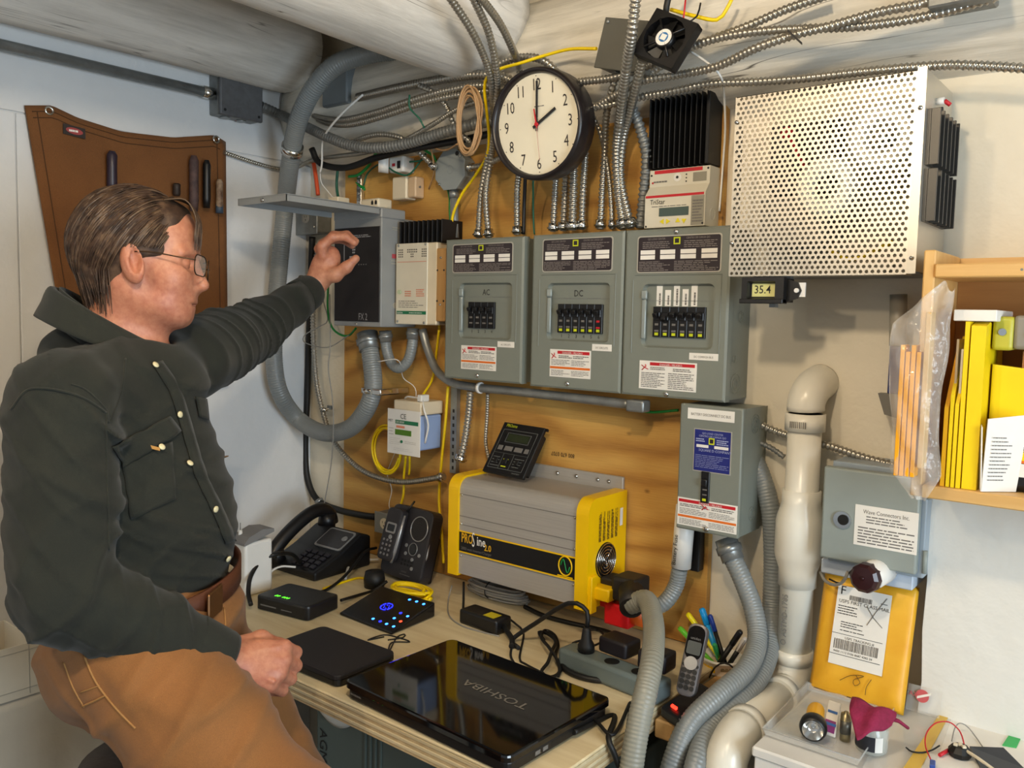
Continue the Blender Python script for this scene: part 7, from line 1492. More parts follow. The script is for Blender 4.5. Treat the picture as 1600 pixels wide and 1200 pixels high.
for k in range(3): mb = MB(); mb.obox(V(p[0]-0.006+0.006*k, p[1]-0.004+0.004*(k % 2), DZ+0.021), V(1, 0.3*k, 0), V(-0.3*k, 1, 0), UZ, 0.003, 0.003, 0.002, 0.0006); T.part('crystal', mb, m_ivory)
mb = MB(); mb.cyl(ZT(1468, 1180, DZ+0.006), ZT(1482, 1172, DZ+0.007), 0.003, seg=8); T.part('red_clip', mb, m_red)
solo('blue_connector', 'small blue crimp connector on the red lead', 'connector', MB().obox(ZT(1457, 1194, DZ+0.008), V(0.2, -1, 0), V(1, 0.2, 0), UZ, 0.010, 0.004, 0.003, 0.001), mat('crimp_blue', '#2a4a9a', 0.4))
p = ZT(1540, 1186, DZ+0.01); T = Thing('angle_plate', 'black folded plastic plate at the lower right corner', 'plate', V(p[0], p[1], DZ+0.003))
mb = MB(); a, b_, c_, d_ = ZT(1515, 1166, DZ+0.008), ZT(1568, 1168, DZ+0.014), ZT(1600, 1200, DZ+0.010), ZT(1540, 1212, DZ+0.006)
mb.raw([a, b_, c_, d_]+[q-UZ*0.004 for q in (a, b_, c_, d_)], [(0, 1, 2, 3), (7, 6, 5, 4), (0, 4, 5, 1), (1, 5, 6, 2), (2, 6, 7, 3), (3, 7, 4, 0)]); bmesh.ops.recalc_face_normals(mb.b, faces=mb.b.faces); T.part('plate', mb, mat('plate_navy', '#1a1e2a', 0.35))
# ------------------------------------------------------------------ smooth-union solids (for the person and cloth)
class Solid:
    def __init__(s): s.p = []
    def ell(s, c, ax, r, k=0.012, sub=False):
        s.p.append((0, np.asarray(c, float), np.asarray(ax, float), np.asarray(r, float), k, sub, np.asarray(c, float), max(r))); return s
    def cap(s, a, b, ra, rb=None, k=0.012, sub=False):
        a, b = np.asarray(a, float), np.asarray(b, float); rb = ra if rb is None else rb
        s.p.append((1, a, b, (ra, rb), k, sub, (a+b)/2, np.linalg.norm(b-a)/2+max(ra, rb))); return s
    def chain(s, pts, rs, k=0.012):
        for i in range(len(pts)-1): s.cap(pts[i], pts[i+1], rs[i], rs[i+1], k)
        return s
    def cut(s, o, n, k=0.004):       # keep the side n points away from
        s.p.append((2, np.asarray(o, float), unit(n), None, k, True, None, 1e9)); return s
    def ev(s, X, prims):
        d = np.full(len(X), 1e3)
        for (t, a, b, c, k, sub, _, _) in prims:
            if t == 0:
                q = (X-a) @ b.T; k0 = np.sqrt(((q/c)**2).sum(1))+1e-9; k1 = np.sqrt(((q/(c*c))**2).sum(1))+1e-9; e = k0*(k0-1)/k1
            elif t == 1:
                ba = b-a; h = np.clip(((X-a) @ ba)/(ba @ ba+1e-12), 0, 1); e = np.sqrt(((X-a-h[:, None]*ba)**2).sum(1))-(c[0]+(c[1]-c[0])*h)
            else:
                e = -((X-a) @ b)
            if sub:
                hh = np.maximum(k-np.abs(d+e), 0)/k; d = np.maximum(d, -e)+hh*hh*k*0.25
            else:
                hh = np.maximum(k-np.abs(d-e), 0)/k; d = np.minimum(d, e)-hh*hh*k*0.25
        return d
    def mesh(s, h, disp=None, B=16):
        add = [p for p in s.p if not p[5] and p[0] != 2]
        lo = np.min([p[6]-p[7] for p in add], 0)-0.03; hi = np.max([p[6]+p[7] for p in add], 0)+0.03
        nb = np.ceil((hi-lo)/(h*B)).astype(int); N = nb*B+2
        g = np.arange(B+1); G = np.stack(np.meshgrid(g, g, g, indexing='ij'), -1).reshape(-1, 3)
        ids, vts, quads = [], [], []
        rad = B*h*0.87
        lin_ = lambda I: (I[..., 0]*N[1]+I[..., 1])*N[2]+I[..., 2]
        for bi in range(nb[0]):
            for bj in range(nb[1]):
                for bk in range(nb[2]):
                    o = np.array([bi, bj, bk])*B; c = lo+(o+B/2)*h
                    near = [p for p in s.p if p[6] is None or np.linalg.norm(c-p[6]) < p[7]+rad+p[4]+0.02]
                    if not any(p[0] != 2 and not p[5] for p in near): continue
                    dc = s.ev(c[None], near)[0]
                    if abs(dc) > rad*1.7+0.02: continue
                    X = lo+(o+G)*h; d = s.ev(X, near)
                    if disp is not None: d = d+disp(X)
                    D_ = d.reshape(B+1, B+1, B+1); S = D_ < 0
                    if S.all() or not S.any(): continue
                    cs = sum(S[a:B+a, b:B+b, e:B+e].astype(int) for a in (0, 1) for b in (0, 1) for e in (0, 1))
                    m = (cs > 0) & (cs < 8); I = np.argwhere(m)
                    if not len(I): continue
                    acc = np.zeros((len(I), 3)); cnt = np.zeros(len(I))
                    for a0 in ((0, 0, 0), (1, 0, 0), (0, 1, 0), (0, 0, 1), (1, 1, 0), (1, 0, 1), (0, 1, 1)):
                        for ax in range(3):
                            if a0[ax]: continue
                            a1 = list(a0); a1[ax] = 1
                            da = D_[I[:, 0]+a0[0], I[:, 1]+a0[1], I[:, 2]+a0[2]]; db = D_[I[:, 0]+a1[0], I[:, 1]+a1[1], I[:, 2]+a1[2]]
                            x = (da < 0) != (db < 0); t = np.where(x, da/(da-db+1e-12), 0)
                            p = np.array(a0, float)[None]+t[:, None]*(np.array(a1)-np.array(a0))[None]
                            acc[x] += p[x]; cnt[x] += 1
                    ids.append(lin_(I+o+1)); vts.append(lo+(I+o+acc/cnt[:, None])*h)
                    for ax in range(3):
                        sl1 = [slice(0, B)]*3; sl2 = [slice(0, B)]*3; sl2[ax] = slice(1, B+1)
                        A, Bq = S[tuple(sl1)], S[tuple(sl2)]; E = np.argwhere(A != Bq)
                        if not len(E): continue
                        u_, v_ = [(1, 2), (2, 0), (0, 1)][ax]; fl = A[E[:, 0], E[:, 1], E[:, 2]]; E = E+o+1
                        du = np.zeros(3, int); du[u_] = 1; dv = np.zeros(3, int); dv[v_] = 1
                        q = np.stack([lin_(E-du-dv), lin_(E-dv), lin_(E), lin_(E-du)], 1); q[~fl] = q[~fl][:, ::-1]; quads.append(q)
        ids = np.concatenate(ids); vts = np.concatenate(vts); Q = np.concatenate(quads)
        od = np.argsort(ids); si = ids[od]; pos = np.clip(np.searchsorted(si, Q), 0, len(si)-1); ok = (si[pos] == Q).all(1); F_ = od[pos[ok]]
        me = bpy.data.meshes.new('solid'); me.from_pydata(vts.tolist(), [], F_.tolist()); me.polygons.foreach_set('use_smooth', [True]*len(me.polygons)); me.update()
        return me
def mesh_part(T, name, me, m, parent=None, label=None):
    me.materials.clear(); me.materials.append(m); me.name = name
    if not T.local: me.transform(Matrix.Translation(Vector(map(float, -T.loc))))
    o = bpy.data.objects.new(name, me); col.objects.link(o); o.parent = parent or T.o
    if label: o['label'] = label
    return o
Rc, Uc, Fc = AX[0], AX[1], AX[2]
# ------------------------------------------------------------------ the person
m_skin = NT('skin'); v = m_skin.coords(); n_ = m_skin.noise(v, 9, 5, 0.6); n2_ = m_skin.noise(v, 120, 3)
m_skin.base(m_skin.mix(0.25, m_skin.ramp(n_, [(0.3, '#a36450'), (0.55, '#b4785e'), (0.75, '#c08a6e')]), m_skin.ramp(n2_, [(0.35, '#975540'), (0.65, '#c99576')])))
m_skin.set(Roughness=0.48, Subsurface_Weight=0.12, Subsurface_Scale=0.02); m_skin.b.inputs['Subsurface Radius'].default_value = (1.0, 0.35, 0.2); m_skin.bump(m_skin.noise(v, 220, 3), 0.12, 0.002); m_skin = m_skin.m
def m_clothf(name, a, b, sc=900, rough=0.9):
    t = NT(name); v = t.coords(); n = t.noise(v, 7, 4); f = t.noise(v, sc, 2); c = t.ramp(n, [(0.3, a), (0.7, b)])
    c = t.mix(0.25, c, t.ramp(f, [(0.35, (0, 0, 0)), (0.65, b)])); t.base(c); t.set(Roughness=rough, Sheen_Weight=0.08); t.bump(f, 0.25, 0.002); return t.m
m_shirt = m_clothf('shirt_green', '#151913', '#1c211a'); m_trou = m_clothf('duck_canvas', '#7d5428', '#905f30', 1200, 0.85)
m_boot = mat('boot_brown', '#3d2a1c', 0.5)
hips = DP(225, 985, 1.43)
MAN = Thing('person', 'person in dark green shirt and tan work trousers reaching toward the grey box', 'person', V(hips[0]+0.1, hips[1]+0.1, 0.0))
H0 = DP(218, 402, 1.45); ef = unit(Rc*0.985+Fc*0.17); es = unit(-Fc*0.985+Rc*0.17); eu = np.cross(es, ef); eu = eu if eu @ Uc > 0 else -eu
HA = np.array([ef, eu, es])
def hp(f, u, s): return H0+ef*f+eu*u+es*s
S = Solid()
S.ell(hp(-0.010, 0.018, 0), HA, (0.096, 0.096, 0.076))
S.ell(hp(0.050, -0.040, 0), HA, (0.047, 0.072, 0.057), 0.02).ell(hp(0.054, 0.036, 0), HA, (0.042, 0.052, 0.056), 0.02)
S.ell(hp(0.030, -0.082, 0), HA, (0.052, 0.034, 0.052), 0.02).cap(hp(0.066, -0.1, 0.008), hp(0.066, -0.1, -0.008), 0.0175, None, 0.015)
S.cap(hp(0.0, -0.062, 0.045), hp(0.058, -0.096, 0.02), 0.018, 0.016, 0.02).cap(hp(0.0, -0.062, -0.045), hp(0.058, -0.096, -0.02), 0.018, 0.016, 0.02)
S.ell(hp(0.056, -0.034, 0.036), HA, (0.026, 0.024, 0.02), 0.018).ell(hp(0.056, -0.034, -0.036), HA, (0.026, 0.024, 0.02), 0.018)
S.cap(hp(0.086, 0.004, 0.022), hp(0.076, 0.004, 0.044), 0.010, 0.009, 0.012).cap(hp(0.086, 0.004, -0.022), hp(0.076, 0.004, -0.044), 0.010, 0.009, 0.012)
S.cap(hp(0.086, -0.004, 0), hp(0.1035, -0.046, 0), 0.0075, 0.0105, 0.010).cap(hp(0.092, -0.052, 0.010), hp(0.092, -0.052, -0.010), 0.008, None, 0.008)
S.cap(hp(0.0835, -0.0745, 0.016), hp(0.0835, -0.0745, -0.016), 0.0072, None, 0.006).cap(hp(0.078, -0.0865, 0.013), hp(0.078, -0.0865, -0.013), 0.0075, None, 0.006)
S.ell(hp(0.090, -0.0805, 0), HA, (0.012, 0.0016, 0.022), 0.003, True)
for sg in (1, -1): S.ell(hp(0.089, -0.012, 0.031*sg), HA, (0.013, 0.010, 0.014), 0.010, True)
for sg in (1, -1): S.ell(hp(0.0775, -0.012, 0.030*sg), HA, (0.0115, 0.0115, 0.0115), 0.003)
for sg in (1, -1):
    EA = np.array([unit(ef*0.97+eu*0.24), unit(eu*0.97-ef*0.24), es]); EA2 = np.array([unit(EA[0]+es*0.35*sg), EA[1], unit(es*sg-EA[0]*0.35)])
    S.ell(hp(0.008, -0.021, 0.0775*sg), EA2, (0.0195, 0.0345, 0.0105), 0.004)
    S.ell(hp(0.0125, -0.015, 0.0865*sg), EA2, (0.0120, 0.0235, 0.0115), 0.002, True)
    S.cap(hp(0.0225, -0.022, 0.0775*sg), hp(0.0215, -0.033, 0.0775*sg), 0.0045, None, 0.004)
    S.chain([hp(0.006, 0.000, 0.0815*sg), hp(0.0015, -0.018, 0.083*sg), hp(0.008, -0.034, 0.0815*sg)], [0.0026, 0.003, 0.0026], 0.003)
nb_ = DP(185, 545, 1.46)
S.cap(hp(-0.022, -0.05, 0), nb_, 0.054, 0.062, 0.03).cap(hp(0.024, -0.10, 0.0), hp(0.01, -0.155, 0.0), 0.022, 0.026, 0.03)
# joints
nsh, nel, nwr = DP(98, 628, 1.27), DP(100, 925, 1.22), DP(352, 1036, 1.335)
fsh, fel, fwr = DP(296, 562, 1.60), DP(392, 522, 1.85), DP(484, 455, 2.075)
chest, belly = DP(208, 655, 1.45), DP(232, 815, 1.44)
ax_sh = unit(fsh-nsh); tf = unit(np.cross(Uc, ax_sh)); tf = tf if tf @ Rc > 0 else -tf; TA = np.array([tf, np.cross(ax_sh, tf) if np.cross(ax_sh, tf) @ Uc > 0 else -np.cross(ax_sh, tf), ax_sh])
S.ell(DP(208, 705, 1.45), TA, (0.095, 0.14, 0.13), 0.05).ell(belly, TA, (0.11, 0.17, 0.13), 0.05).cap(nsh, fsh, 0.045, None, 0.04).cap(nb_, chest, 0.058, 0.085, 0.03)
S.chain([nsh, nel, nwr], [0.05, 0.04, 0.028], 0.02).chain([fsh, fel, fwr], [0.05, 0.04, 0.027], 0.02)
# near hand: closed fist resting on the thigh
hd_ = unit(Rc*0.97-Uc*0.10+Fc*0.12); kd = unit(-Uc*0.78-Fc*0.52-Rc*0.32); kd = unit(kd-hd_*(kd @ hd_)); nd = np.cross(hd_, kd); nd = nd if nd @ Fc < 0 else -nd
def fp_(x, k_, n): return nwr+hd_*x+kd*k_+nd*n
FA = np.array([hd_, kd, nd])
S.cap(nwr-hd_*0.03, fp_(0.02, 0, 0), 0.028, 0.026, 0.02)
S.ell(fp_(0.050, 0.0, 0.002), FA, (0.046, 0.040, 0.019), 0.018)
for i, k_ in enumerate((-0.031, -0.010, 0.011, 0.030)):
    L_ = (0.096, 0.099, 0.094, 0.084)[i]; rr = (0.0102, 0.0105, 0.0101, 0.0090)[i]
    S.cap(fp_(0.045, k_*0.8, 0.002), fp_(L_-0.010, k_, -0.001), rr*0.95, rr*1.12, 0.012)
    S.chain([fp_(L_-0.010, k_, -0.001), fp_(L_+0.006, k_*1.0, -0.036), fp_(L_-0.022, k_*0.95, -0.055), fp_(L_-0.042, k_*0.9, -0.046)], [rr*1.12, rr, rr*0.95, rr*0.85], 0.0045)
S.chain([fp_(0.015, -0.030, -0.006), fp_(0.045, -0.046, -0.022), fp_(0.075, -0.040, -0.040), fp_(0.092, -0.022, -0.050)], [0.015, 0.0135, 0.012, 0.0105], 0.008)
for i in range(4):
    k_ = (-0.022, -0.007, 0.008, 0.022)[i]; S.cap(fp_(0.02, k_*0.5, 0.0175), fp_(0.080, k_*1.2, 0.0135), 0.0022, 0.003, 0.004)
# far hand: raised in a pinch toward the panel
hdep = 2.09
def gp(px, py, dd=0.0): return DP(px, py, hdep+dd)
S.cap(fwr-unit(gp(500, 430)-fwr)*0.03, gp(497, 440), 0.028, 0.027, 0.02)
S.ell(gp(508, 415), np.array([unit(Uc*0.9+Rc*0.45), unit(Rc*0.9-Uc*0.45), Fc]), (0.052, 0.034, 0.026), 0.02)
for i in range(4):
    q = (-0.030, -0.010, 0.010, 0.028)[i]; dy = (0, -3, -1, 4)[i]; dx = (0, 2, 1, -4)[i]
    S.chain([gp(505, 400, q*0.7), gp(503+dx, 385+dy, q), gp(519+dx, 371+dy, q*1.05), gp(540+dx, 370+dy, q*0.9), gp(554+dx, 380+dy, q*0.8)], [0.013, 0.012, 0.0105, 0.0098, 0.0082], 0.006)
S.chain([gp(508, 432, -0.012), gp(524, 430, -0.020), gp(541, 418, -0.026), gp(556, 404, -0.028)], [0.019, 0.0155, 0.0125, 0.0095], 0.012)
body = mesh_part(MAN, 'body', S.mesh(0.0028), m_skin)
# finger nails on the raised hand
for i in range(1): pass
# shirt
SH = Solid()
chest2 = DP(208, 705, 1.45)
SH.ell(chest2, TA, (0.124, 0.160, 0.160), 0.05).ell(belly, TA, (0.138, 0.150, 0.160), 0.06)
SH.cap(nsh+(fsh-nsh)*0.05+Uc*0.005, fsh-(fsh-nsh)*0.05, 0.070, 0.066, 0.05).cap(DP(150, 578, 1.47), DP(200, 612, 1.46), 0.075, 0.11, 0.04).cap(DP(122, 562, 1.47), DP(122, 600, 1.44), 0.058, 0.07, 0.04)
SH.cap(DP(112, 648, 1.36), DP(150, 770, 1.42), 0.085, 0.125, 0.05)
SH.ell(DP(205, 885, 1.44), TA, (0.140, 0.085, 0.155), 0.06)
SH.chain([nsh, nsh*0.5+nel*0.5, nel, nel*0.45+nwr*0.55, nwr-unit(nwr-nel)*0.012], [0.080, 0.077, 0.072, 0.060, 0.043], 0.010)
SH.chain([fsh, fsh*0.5+fel*0.5, fel, fel*0.4+fwr*0.6, fwr-unit(fwr-fel)*0.006], [0.078, 0.072, 0.062, 0.050, 0.038], 0.012)
SH.cap(hp(0.0, -0.04, 0), DP(196, 532, 1.46), 0.066, 0.066, 0.015, True).cap(hp(0.02, -0.10, 0), DP(238, 545, 1.46), 0.040, 0.028, 0.015, True)
for w_, d_ in ((nwr, unit(nwr-nel)), (fwr, unit(fwr-fel))): SH.cap(w_+d_*0.004, w_+d_*0.09, 0.040, 0.05, 0.008, True)
def ridge(q): return np.exp(-np.sin(q)**2/0.10)-0.25
def folds(X):
    a = X @ Rc; b = X @ Uc; c = X @ Fc
    w1 = 0.5+0.5*np.sin(7*a-9*b+5*c); w2 = 0.5+0.5*np.sin(11*b+6*c+2); w3 = 0.5+0.5*np.sin(8*c-6*a+1)
    f = 0.0075*w1*ridge(20*(0.55*b+0.83*a)+2.2*np.sin(9*b+3*c))+0.0062*w2*ridge(26*(0.8*a-0.35*b)+2.5*np.sin(8*b+2*a)+3*c)+0.0040*w3*ridge(44*(0.3*a+0.9*b)+3*np.sin(12*a))
    for p, k_, d_, fr, sg in ((nel, 0.011, unit(nwr-nsh), 48, 0.012), (nel*0.55+nwr*0.45, 0.008, unit(nwr-nel), 62, 0.010), (fel, 0.010, unit(fwr-fsh), 55, 0.010), (fel*0.4+fsh*0.6, 0.008, unit(fwr-fsh), 45, 0.010), (nsh-Uc*0.05+Rc*0.08, 0.008, unit(Uc*0.5+Rc), 50, 0.008), (DP(150, 850, 1.33), 0.009, unit(Uc*0.7+Rc*0.7), 52, 0.010), (DP(310, 860, 1.40), 0.007, unit(Uc+Rc*0.3), 60, 0.008)):
        w = np.exp(-((X-p)**2).sum(1)/sg); q = ((X-p) @ d_)*fr+1.6*np.sin(((X-p) @ Uc)*17+((X-p) @ Fc)*13); f = f+k_*w*ridge(q)
    return -f
sm = SH.mesh(0.0044, folds); shirt = mesh_part(MAN, 'shirt', sm, m_shirt)
# trousers
TR = Solid()
nhip, fhip = DP(208, 1028, 1.31), DP(292, 1012, 1.52); nkn, fkn = DP(440, 1285, 1.22), DP(440, 1245, 1.50)
nan_, fan_ = V(nkn[0]+0.06, nkn[1]+0.04, 0.10), V(fkn[0]+0.05, fkn[1]-0.03, 0.10)
TR.ell(DP(238, 985, 1.43), TA, (0.150, 0.120, 0.165), 0.05).ell(DP(190, 1010, 1.41), TA, (0.090, 0.105, 0.150), 0.05)
TR.chain([nhip, nhip*0.5+nkn*0.5, nkn, nkn*0.5+nan_*0.5, nan_], [0.102, 0.096, 0.082, 0.078, 0.072], 0.04).chain([fhip, fhip*0.5+fkn*0.5, fkn, fkn*0.5+fan_*0.5, fan_], [0.108, 0.098, 0.082, 0.078, 0.072], 0.04)
def tfolds(X):
    a = X @ Rc; b = X @ Uc; c = X @ Fc; f = -0.008*(0.5+0.5*np.sin(6*a-7*b))*ridge(17*(0.75*a+0.6*b)+2*np.sin(7*a-6*b+4*c))-0.007*ridge(22*(0.8*b-0.5*a)+2.5*np.sin(8*a+3*c))*(0.5+0.5*np.sin(9*b+3*a))
    p = DP(300, 1120, 1.3); w = np.exp(-((X-p)**2).sum(1)/0.02); f = f-0.008*w*ridge(((X-p) @ unit(Uc*0.5-Rc))*30+2*np.sin(((X-p) @ Uc)*12))
    p = DP(195, 1130, 1.3); w = np.exp(-((X-p)**2).sum(1)/0.012); return f-0.009*w*ridge(((X-p) @ unit(Uc+Rc))*36)
TR.cut(DP(228, 897, 1.44), Uc, 0.004)
tr = mesh_part(MAN, 'trousers', TR.mesh(0.0055, tfolds), m_trou)
for k_, (an_k, dirn) in enumerate(((nan_, unit(V(0.5, 0.85, 0))), (fan_, unit(V(0.45, 0.9, 0))))):
    B_ = Solid(); a0 = V(an_k[0], an_k[1], 0.06); B_.cap(V(an_k[0], an_k[1], 0.16), a0, 0.055, 0.05, 0.03).cap(a0-dirn*0.04-UZ*0.012, a0+dirn*0.16-UZ*0.018, 0.046, 0.040, 0.03).cut(V(0, 0, 0.003), -UZ, 0.004)
    mesh_part(MAN, 'boot', B_.mesh(0.006), m_boot)
# details laid on the cloth: found by looking through the photo points at the finished surface
from mathutils.bvhtree import BVHTree
def bvh(o):
    me = o.data; return BVHTree.FromPolygons([Vector(v.co)+Vector(map(float, MAN.loc)) for v in me.vertices], [tuple(p.vertices) for p in me.polygons])
bS, bT = bvh(shirt), bvh(tr)
def hit(b, px, py):
    r = unit(ray(px, py)); q = b.ray_cast(Vector(CAM), Vector(r))
    if q[0] is None: return None, None
    return np.array(q[0]), np.array(q[1])
def drape(b, quad, nu, nv, off):
    (a, c, d, e) = quad; g = []
    for i in range(nu+1):
        row = []
        for j in range(nv+1):
            u, v_ = i/nu, j/nv; px = (a[0]*(1-u)+c[0]*u)*(1-v_)+(e[0]*(1-u)+d[0]*u)*v_; py = (a[1]*(1-u)+c[1]*u)*(1-v_)+(e[1]*(1-u)+d[1]*u)*v_
            p, n = hit(b, px, py); row.append(None if p is None else p+n*off)
        g.append(row)
    mb = MB(); vs_, ix_ = [], {}
    for i in range(nu+1):
        for j in range(nv+1):
            if g[i][j] is not None: ix_[(i, j)] = len(vs_); vs_.append(g[i][j])
    fs = [(ix_[(i, j)], ix_[(i, j+1)], ix_[(i+1, j+1)], ix_[(i+1, j)]) for i in range(nu) for j in range(nv) if all(q in ix_ for q in ((i, j), (i+1, j), (i+1, j+1), (i, j+1)))]
    return mb.raw(vs_, fs, True)
def cloth_piece(name, b, quad, m, off=0.003, th=0.003, nu=12, nv=8, parent=None):
    mb = drape(b, quad, nu, nv, off); bmesh.ops.recalc_face_normals(mb.b, faces=mb.b.faces); p = MAN.part(name, mb, m, parent); md = p.modifiers.new('t', 'SOLIDIFY'); md.thickness = th; md.offset = 0; return p
def seam(name, b, pts_, m, r=0.0012, off=0.001, parent=None):
    P = []
    for q in spline([V(x, y, 0) for x, y in pts_], 4.0):
        p, n = hit(b, q[0], q[1])
        if p is not None: P.append(p+n*off)
    if len(P) > 2: MAN.part(name, MB().sweep(P, r, 5), m, parent)
m_shirt2 = m_clothf('shirt_green_trim', '#171b15', '#1e231c')
cloth_piece('pocket_flap', bS, ((171, 698), (262, 650), (280, 676), (192, 731)), m_shirt2, 0.005, 0.003, 14, 8, shirt)
cloth_piece('pocket', bS, ((190, 726), (268, 690), (274, 780), (205, 812)), m_shirt2, 0.0022, 0.002, 12, 12, shirt)
cloth_piece('pocket_flap', bS, ((302, 618), (318, 622), (322, 657), (308, 652)), m_shirt2, 0.005, 0.003, 5, 6, shirt)
pl = [(236, 570), (262, 610), (277, 655), (290, 700), (306, 750), (330, 800), (350, 850), (352, 880)]
pls = [(q[0], q[1]) for q in spline([V(x, y, 0) for x, y in pl], 6.0)]
mb = MB(); g_ = []
for (x, y) in pls:
    row = []
    for t_ in (0, 0.33, 0.66, 1):
        p, n = hit(bS, x+16*t_, y-5*t_)
        row.append(None if p is None else p+n*0.0035)
    if all(r_ is not None for r_ in row): g_.append(row)
vs_ = [p for r_ in g_ for p in r_]; mb.raw(vs_, [(4*i+j, 4*i+j+1, 4*i+j+5, 4*i+j+4) for i in range(len(g_)-1) for j in range(3)], True)
bmesh.ops.recalc_face_normals(mb.b, faces=mb.b.faces); pp = MAN.part('placket', mb, m_shirt2, shirt); md = pp.modifiers.new('t', 'SOLIDIFY'); md.thickness = 0.002; md.offset = 0
m_btn = mat('button_bone', '#d8cfa8', 0.3)
for px, py, o_ in ((240, 573, 0.005), (277, 648, 0.005), (294, 727, 0.005), (333, 795, 0.005), (353, 871, 0.005), (248, 703, 0.009)):
    p, n = hit(bS, px, py)
    if p is not None: mb = MB(); mb.lathe([(0.0055, 0), (0.0055, 0.0018), (0.003, 0.0026), (0, 0.0026)], p+n*o_, n, 12); MAN.part('button', mb, m_btn, shirt)
for px, py in ((276, 1046), (294, 1051), (310, 1052)):
    p, n = hit(bS, px, py)
    if p is not None: mb = MB(); mb.lathe([(0.0055, 0), (0.0055, 0.0018), (0.003, 0.0026), (0, 0.0026)], p+n*0.001, n, 12); MAN.part('cuff_button', mb, m_btn, shirt)
p, n = hit(bS, 238, 701)
if p is not None: mb = MB(); mb.obox(p+n*0.008, Rc-Uc*0.25, Uc, n, 0.009, 0.0025, 0.0008); MAN.part('tan_tab', mb, mat('tab_tan', '#b98a4a', 0.6), shirt)
seam('shoulder_seam', bS, [(18, 640), (40, 612), (65, 607), (100, 612), (135, 625), (165, 645)], m_shirt2, 0.0020, 0.0006, shirt)
seam('yoke_seam', bS, [(110, 600), (135, 610), (165, 640), (170, 660), (190, 610), (196, 560)], m_shirt2, 0.0016, 0.0004, shirt)
seam('armhole_seam', bS, [(166, 640), (166, 700), (168, 780), (170, 860)], m_shirt2, 0.0018, 0.0004, shirt)
cf = unit(nwr-nel)
mb = MB(); mb.lathe([(0.0500, -0.066), (0.0520, -0.062), (0.0485, -0.008), (0.0465, -0.002)], nwr+V(0, 0, 0.0), cf, 32, cap=False); cu_ = MAN.part('cuff', mb, m_shirt2, shirt); md = cu_.modifiers.new('t', 'SOLIDIFY'); md.thickness = 0.003
cf = unit(fwr-fel); mb = MB(); mb.lathe([(0.0440, -0.055), (0.0455, -0.053), (0.0425, -0.004), (0.041, 0.0)], fwr, cf, 32, cap=False); cu_ = MAN.part('cuff', mb, m_shirt2, shirt); md = cu_.modifiers.new('t', 'SOLIDIFY'); md.thickness = 0.003
# collar: folded strip standing round the neck, higher behind, with pointed front tips
ccol = DP(168, 512, 1.46)
def collar2(u, v_):
    th = math.radians(34+292*u); d = ef*math.cos(th)*0.080+es*math.sin(th)*0.080
    back = 0.5-0.5*math.cos(th); tip = max(0.0, 1-u/0.16)+max(0.0, 1-(1-u)/0.16)
    top = ccol+d*(1.0+0.02*back)+eu*(0.100*back-0.034)+ef*0.004
    out = d/0.080*(0.034+0.018*tip)*v_**0.8; drop = -eu*((0.046+0.038*tip)*v_**1.35-0.010*math.sin(PI*min(1, v_*1.6))*1.0)
    return top+out+drop
def collar3(u, v_):
    th = math.radians(24+312*u); d = ef*math.cos(th)*0.078+es*math.sin(th)*0.078; back = 0.5-0.5*math.cos(th)
    return ccol+d*(1.0-0.02*v_)+eu*(0.102*back-0.034-0.065*v_)+ef*0.004
mb = MB(); mb.surf(collar2, 56, 10); cl_ = MAN.part('collar', mb, m_shirt2, shirt); md = cl_.modifiers.new('t', 'SOLIDIFY'); md.thickness = 0.004
mb = MB(); mb.surf(collar3, 48, 4); cl_ = MAN.part('collar_stand', mb, m_shirt2, shirt); md = cl_.modifiers.new('t', 'SOLIDIFY'); md.thickness = 0.003
# belt and trouser seams
bc = DP(228, 916, 1.44)
mb = MB(); P_ = [bc+tf*0.152*math.cos(t)+ax_sh*0.168*math.sin(t)+Uc*0.004*math.cos(t) for t in np.linspace(0, 2*PI, 64)[:-1]]
vs_ = []; fs_ = []
for i, p in enumerate(P_): vs_ += [p-Uc*0.019, p+Uc*0.019]
for i in range(len(P_)): j = (i+1) % len(P_); fs_.append((2*i, 2*j, 2*j+1, 2*i+1))
mb.raw(vs_, fs_, True); bl_ = MAN.part('belt', mb, mat('belt_brown', '#4f2a17', 0.5), tr); md = bl_.modifiers.new('t', 'SOLIDIFY'); md.thickness = 0.005
d0 = unit(tf-ax_sh*0.25); p0 = bc+tf*0.152*0.97-ax_sh*0.168*0.25
mb = MB(); mb.obox(p0+d0*0.006, ax_sh, Uc, d0, 0.022, 0.022, 0.003, 0.002); MAN.part('buckle', mb, mat('buckle_brass', '#6b4a2c', 0.35, 0.7), bl_)
for q in (-0.62, -0.85):
    a = q; p0 = bc+tf*0.154*math.cos(a)+ax_sh*0.170*math.sin(a); d0 = unit(tf*math.cos(a)+ax_sh*math.sin(a)); mb = MB(); mb.obox(p0+d0*0.004, np.cross(d0, Uc), Uc, d0, 0.006, 0.027, 0.002, 0.001); MAN.part('belt_loop', mb, m_trou, tr)
m_st = mat('trouser_stitch', '#9c7240', 0.8)
seam('trouser_seam', bT, [(132, 1025), (150, 1065), (180, 1105), (212, 1138)], m_st, 0.0016, 0.0006, tr)
seam('trouser_seam', bT, [(100, 1035), (115, 1075), (132, 1105)], m_st, 0.0014, 0.0004, tr)
seam('trouser_seam', bT, [(128, 1104), (150, 1094), (166, 1086)], m_st, 0.0016, 0.0006, tr)
seam('trouser_seam', bT, [(125, 1082), (145, 1075), (156, 1071)], m_st, 0.0012, 0.0004, tr)
seam('trouser_seam', bT, [(350, 950), (352, 975), (350, 990)], m_st, 0.0014, 0.0006, tr)
